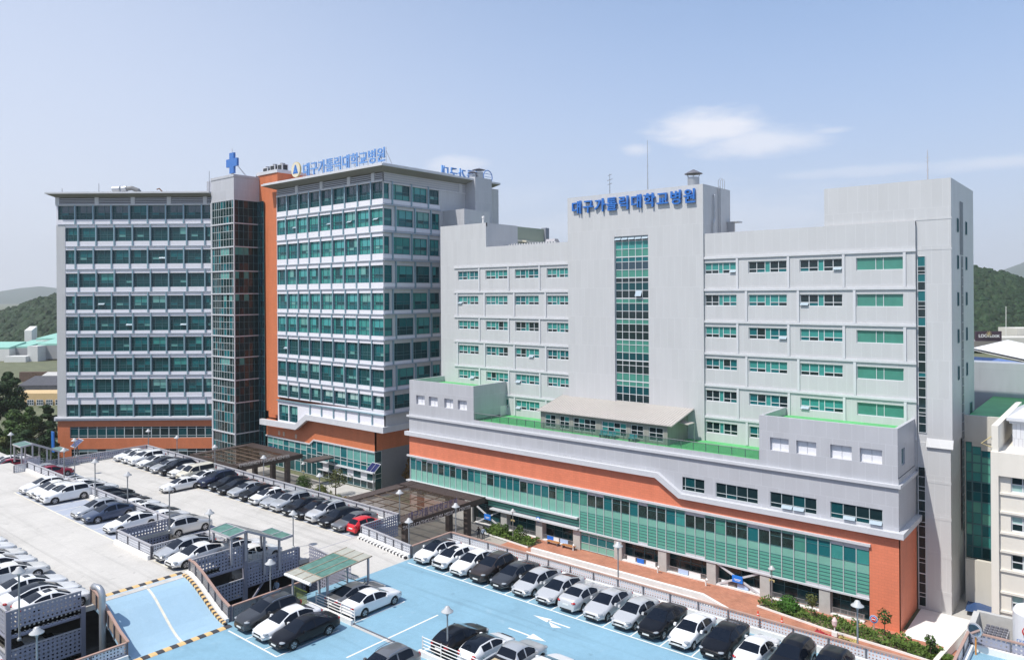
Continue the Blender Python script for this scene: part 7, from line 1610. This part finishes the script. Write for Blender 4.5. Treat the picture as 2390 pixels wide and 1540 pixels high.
r = random.Random(77); c = MB()
for k in range(46):
    p = at(r.uniform(-60, 140), r.uniform(1062, 1100), r.uniform(138, 176)); s_ = r.uniform(2.2, 3.6); leaves(c, (p.x, p.y, p.z + r.uniform(-1, 1.5)), s_, s_, s_ * .7, 190, .26, r)
o = c.build('undergrowth', LEAF['dark']); o['kind'] = 'stuff'; o['label'] = 'dark undergrowth beneath the trees at the left edge'; o['category'] = 'undergrowth'
# ------------------------------------------------------------------ far hills and buildings
def hill(name, pts, depth, back, zbase, seed, m):
    """ridge whose crest passes through the given pixels at the given depth; a rounded front slope falls to the ground"""
    r = random.Random(seed); crest = [at(px, py, depth) for px, py in pts]; fwd = Vector((-sin(YAW), cos(YAW), 0)); w = MB(); rows = 9; n = len(crest); vs = []
    for k in range(rows):
        f = k / (rows - 1)
        for c in crest: vs.append((c.x * (1 - (1 - f) * back / depth), c.y * (1 - (1 - f) * back / depth), zbase + (c.z - zbase) * (1 - (1 - f) ** 1.5)))
    for c in crest: vs.append((c.x + fwd.x * back, c.y + fwd.y * back, zbase))
    fs = [(k * n + j, k * n + j + 1, (k + 1) * n + j + 1, (k + 1) * n + j) for k in range(rows) for j in range(n - 1)]
    w.add(vs, fs); o = w.build(name, m, smooth=True, kind='structure'); return crest, fwd
def forest(label, pts, depth, back, zbase, seed, n, size, kind='far'):
    crest, fwd = hill('hill', pts, depth, back, zbase, seed, LEAF[kind]); r = random.Random(seed); w = MB()
    ico = bmesh.new(); bmesh.ops.create_icosphere(ico, subdivisions=2, radius=1); iv = [v.co.copy() for v in ico.verts]; fc = [[v.index for v in f.verts] for f in ico.faces]; ico.free()
    for _ in range(n):
        j = r.random() * (len(crest) - 1.001); i = int(j); c = crest[i].lerp(crest[i + 1], j - i); f = r.random() ** .7; z = zbase + (c.z - zbase) * (1 - (1 - f) ** 1.5); p = Vector((c.x * (1 - (1 - f) * back / depth), c.y * (1 - (1 - f) * back / depth), z)); s = size * r.uniform(.6, 1.35); hh = s * r.uniform(.8, 1.3)
        vs = [(p.x + v.x * s * (1 + r.uniform(-.22, .22)), p.y + v.y * s * (1 + r.uniform(-.22, .22)), p.z + hh * .35 + v.z * hh * (1 + r.uniform(-.22, .22))) for v in iv]; w.add(vs, fc)
    o = w.build('forest', LEAF[kind]); o['kind'] = 'stuff'; o['label'] = label; o['category'] = 'forest'
forest('wooded hill with dense crowns at the left edge', [(-420, 800), (-260, 818), (-120, 793), (-40, 760), (0, 742), (40, 730), (70, 718), (100, 710), (135, 702), (180, 698), (260, 716), (360, 768), (460, 800)], 620, 150, -14, 50, 4200, 3.3)
forest('wooded hill with dense crowns at the right edge', [(2080, 675), (2180, 648), (2240, 638), (2285, 641), (2320, 648), (2360, 655), (2400, 673), (2480, 703), (2600, 750), (2750, 810)], 520, 115, -12, 51, 3600, 2.9)
M_mtn = mat('distant mountain', (.05, .075, .05), .9)
hill('far_mountain', [(-700, 690), (-400, 678), (-150, 676), (0, 680), (50, 672), (95, 668), (200, 680), (400, 690)], 4800, 900, -10, 1, M_mtn)
hill('far_mountain', [(2250, 690), (2330, 650), (2380, 616), (2440, 590), (2600, 600), (2900, 650), (3300, 690)], 4200, 900, -10, 2, M_mtn)
def bbox(name, label, px0, px1, py0, py1, depth, deep, m, group='buildings on the wooded slope', roof=None, z0=None):
    a, b = at(px0, py1, depth), at(px1, py1, depth); zt = at((px0 + px1) / 2, py0, depth).z; zb = a.z if z0 is None else z0; fwd = Vector((-sin(YAW), cos(YAW), 0)) * deep
    t = thing(name, label, 'building', (a.x, a.y, zb), group=group); q = [a, b, b + fwd, a + fwd]
    MB().hexa([Vector((p.x, p.y, zb)) for p in q], [Vector((p.x, p.y, zt)) for p in q]).build('wall', m, t)
    if roof: MB().hexa([Vector((p.x, p.y, zt)) for p in q], [Vector((p.x, p.y, zt + (.9 if i < 2 else 3.2))) for i, p in enumerate(q)]).build('roof', roof, t)
    return t
M_bw = mat('far white wall', (.62, .62, .60), .8, var=.05); M_bg = mat('far grey wall', (.30, .30, .31), .8); M_tq2 = mat('pale turquoise roof', (.26, .50, .42), .6); M_mid = mat('far cream wall', (.58, .56, .50), .8)
bbox('far_building', 'white block with turquoise roof at the left edge, on the wooded slope', -60, 22, 815, 868, 400, 14, M_bw, roof=M_tq2)
bbox('far_building', 'grey middle block of the turquoise roofed group', 22, 65, 812, 842, 405, 20, M_bg, roof=M_tq2)
bbox('far_building', 'white stepped block above the pine at the left', 10, 60, 832, 880, 392, 8, M_bw)
bbox('far_building', 'bright white tower block between turquoise roofs', 64, 88, 808, 852, 395, 14, M_bw)
bbox('far_building', 'grey block with turquoise roof beside the left wing', 88, 150, 806, 838, 402, 18, M_bg, roof=M_tq2)
bbox('far_building', 'small white water tower house on the wooded slope', 57, 74, 775, 802, 430, 5, M_bw, roof=M_bw)
bbox('far_building', 'flat turquoise roofed wing touching the left hospital wing', 84, 160, 793, 808, 420, 22, M_bw, roof=M_tq2)
t = bbox('brown_wall', 'brown lattice wall above the tiled roofs at the left', 45, 150, 868, 897, 300, 2, mat('brown lattice', (.115, .075, .055), .9, var=.35, scale=1.5)); t['category'] = 'wall'
t = bbox('tiled_house', 'dark tiled house below the brown wall', 40, 150, 905, 925, 262, 10, mat('dark tiled wall', (.10, .10, .11), .8, var=.2, scale=1), roof=mat('dark roof tiles', (.075, .075, .085), .8, var=.3, scale=1.5))
t = bbox('tiled_house', 'grey roofed low house above the dark tiled one', 80, 150, 893, 906, 275, 8, M_bg, roof=M_conc)
# yellow school between trees and tiled roofs
a, b = at(20, 946, 235), at(150, 946, 235); top = at(80, 918, 235).z; t = thing('school_building', 'low yellow school with white windows between the trees and the left wing', 'building', (a.x, a.y, a.z)); fwd = Vector((-sin(YAW), cos(YAW), 0)) * 9
MB().hexa([a, b, b + fwd, a + fwd], [Vector((p.x, p.y, top)) for p in (a, b, b + fwd, a + fwd)]).build('wall', mat('yellow render', (.58, .42, .22), .8, var=.06), t)
for k in range(5):
    c0, c1 = at(42 + k * 22, 945, 234.8), at(57 + k * 22, 945, 234.8); zt = at(50, 933, 234.8).z; d = fwd.normalized() * -.05
    w = MB(); w.quad(c0 + d, c1 + d, Vector((c1.x, c1.y, zt)) + d, Vector((c0.x, c0.y, zt)) + d, 0)
    for f in (0, .33, .66, 1): p = c0.lerp(c1, f); w.bar(p + d * 2, Vector((p.x, p.y, zt)) + d * 2, .16, .1, 1)
    for zz in (c0.z, (c0.z + zt) / 2, zt): w.bar(Vector((c0.x, c0.y, zz)) + d * 2, Vector((c1.x, c1.y, zz)) + d * 2, .1, .14, 1)
    w.build('window', [M_gnavy, M_frame], t)
# things at the far right
t = thing('billboard', 'dark shop billboard with white LOOK lettering before the right hill', 'billboard', at(2308, 800, 330))
a, b = at(2278, 796, 330), at(2338, 796, 330); zt = at(2308, 773, 330).z; fw = Vector((-sin(YAW), cos(YAW), 0))
MB().hexa([a, b, b + fw, a + fw], [Vector((p.x, p.y, zt)) for p in (a, b, b + fw, a + fw)]).build('board', mat('billboard dark', (.045, .02, .035), .6), t)
for px, sz in ((2298, 1.9), (2322, 1.5)):
    p = at(px, 787, 329.4); text_obj('lettering', 'LOOK', sz, M_signw, p, (R(90), 0, YAW), t, extrude=.02, offset=.05)
p = at(2308, 779, 329.3); w = MB()
for k in range(9): q = 2 * pi * k / 9; w.bar(p, p + Vector((cos(YAW) * 1.3 * cos(q), sin(YAW) * 1.3 * cos(q), 1.3 * sin(q))), .14, .14)
w.build('star_mark', M_gold, t)
bbox('far_building', 'long low shop building under the billboard', 2270, 2350, 796, 815, 335, 14, mat('dim shop wall', (.25, .24, .23), .8), group='buildings below the right hill')
bbox('far_building', 'pale low building behind the flagpole', 2335, 2440, 788, 815, 345, 14, M_mid, group='buildings below the right hill')
bbox('far_building', 'beige three storey block at the right edge below the hill', 2374, 2480, 766, 795, 360, 14, M_mid, group='buildings below the right hill')
p, q = at(2348, 790, 320), at(2348, 715, 320); o = MB().tube([p, q], .12, 6).build('flagpole', M_white); tag(o, 'tall thin white pole in front of the right hill', 'pole')
p = at(75, 690, 3000)
# parked cars and a solar sign seen behind the far left shelter
M_cw = PAINT['white']
for k, (px, py) in enumerate([(128, 1083), (143, 1078), (152, 1086)]):
    p = at(px, py, 150)
o = MB().lathe(at(45, 1065, 150).x, at(45, 1065, 150).y, [(1.6, at(45, 1075, 150).z), (1.6, at(45, 1053, 150).z), (0, at(45, 1051, 150).z)], 20).build('storage_tank', M_white); tag(o, 'white drum shaped tank behind the far left stair shelter', 'tank')
o = MB()
a = at(123, 1055, 146); o.hexa([a + Vector((-.6, 0, 0)), a + Vector((.6, 0, 0)), a + Vector((.6, .2, 0)), a + Vector((-.6, .2, 0))], [a + Vector((-.8, 0, 4)), a + Vector((.4, 0, 4)), a + Vector((.4, .2, 4)), a + Vector((-.8, .2, 4))]); ob = o.build('blue_banner', M_blue); tag(ob, 'tilted blue banner in front of the dark trees at the left', 'banner')
# summer haze: one box of even air round the camera and everything built, the sky outside it
m, n, l, b = newmat('summer haze'); n.remove(b); pv = n.new('ShaderNodeVolumePrincipled'); pv.inputs['Color'].default_value = (.95, .98, 1, 1); pv.inputs['Density'].default_value = .00014; pv.inputs['Anisotropy'].default_value = .1
l.new(pv.outputs[0], n['Material Output'].inputs['Volume'])
MB().box(-5600, 3600, -900, 5600, GZ - 1.2, 330).build('haze', m, kind='stuff')
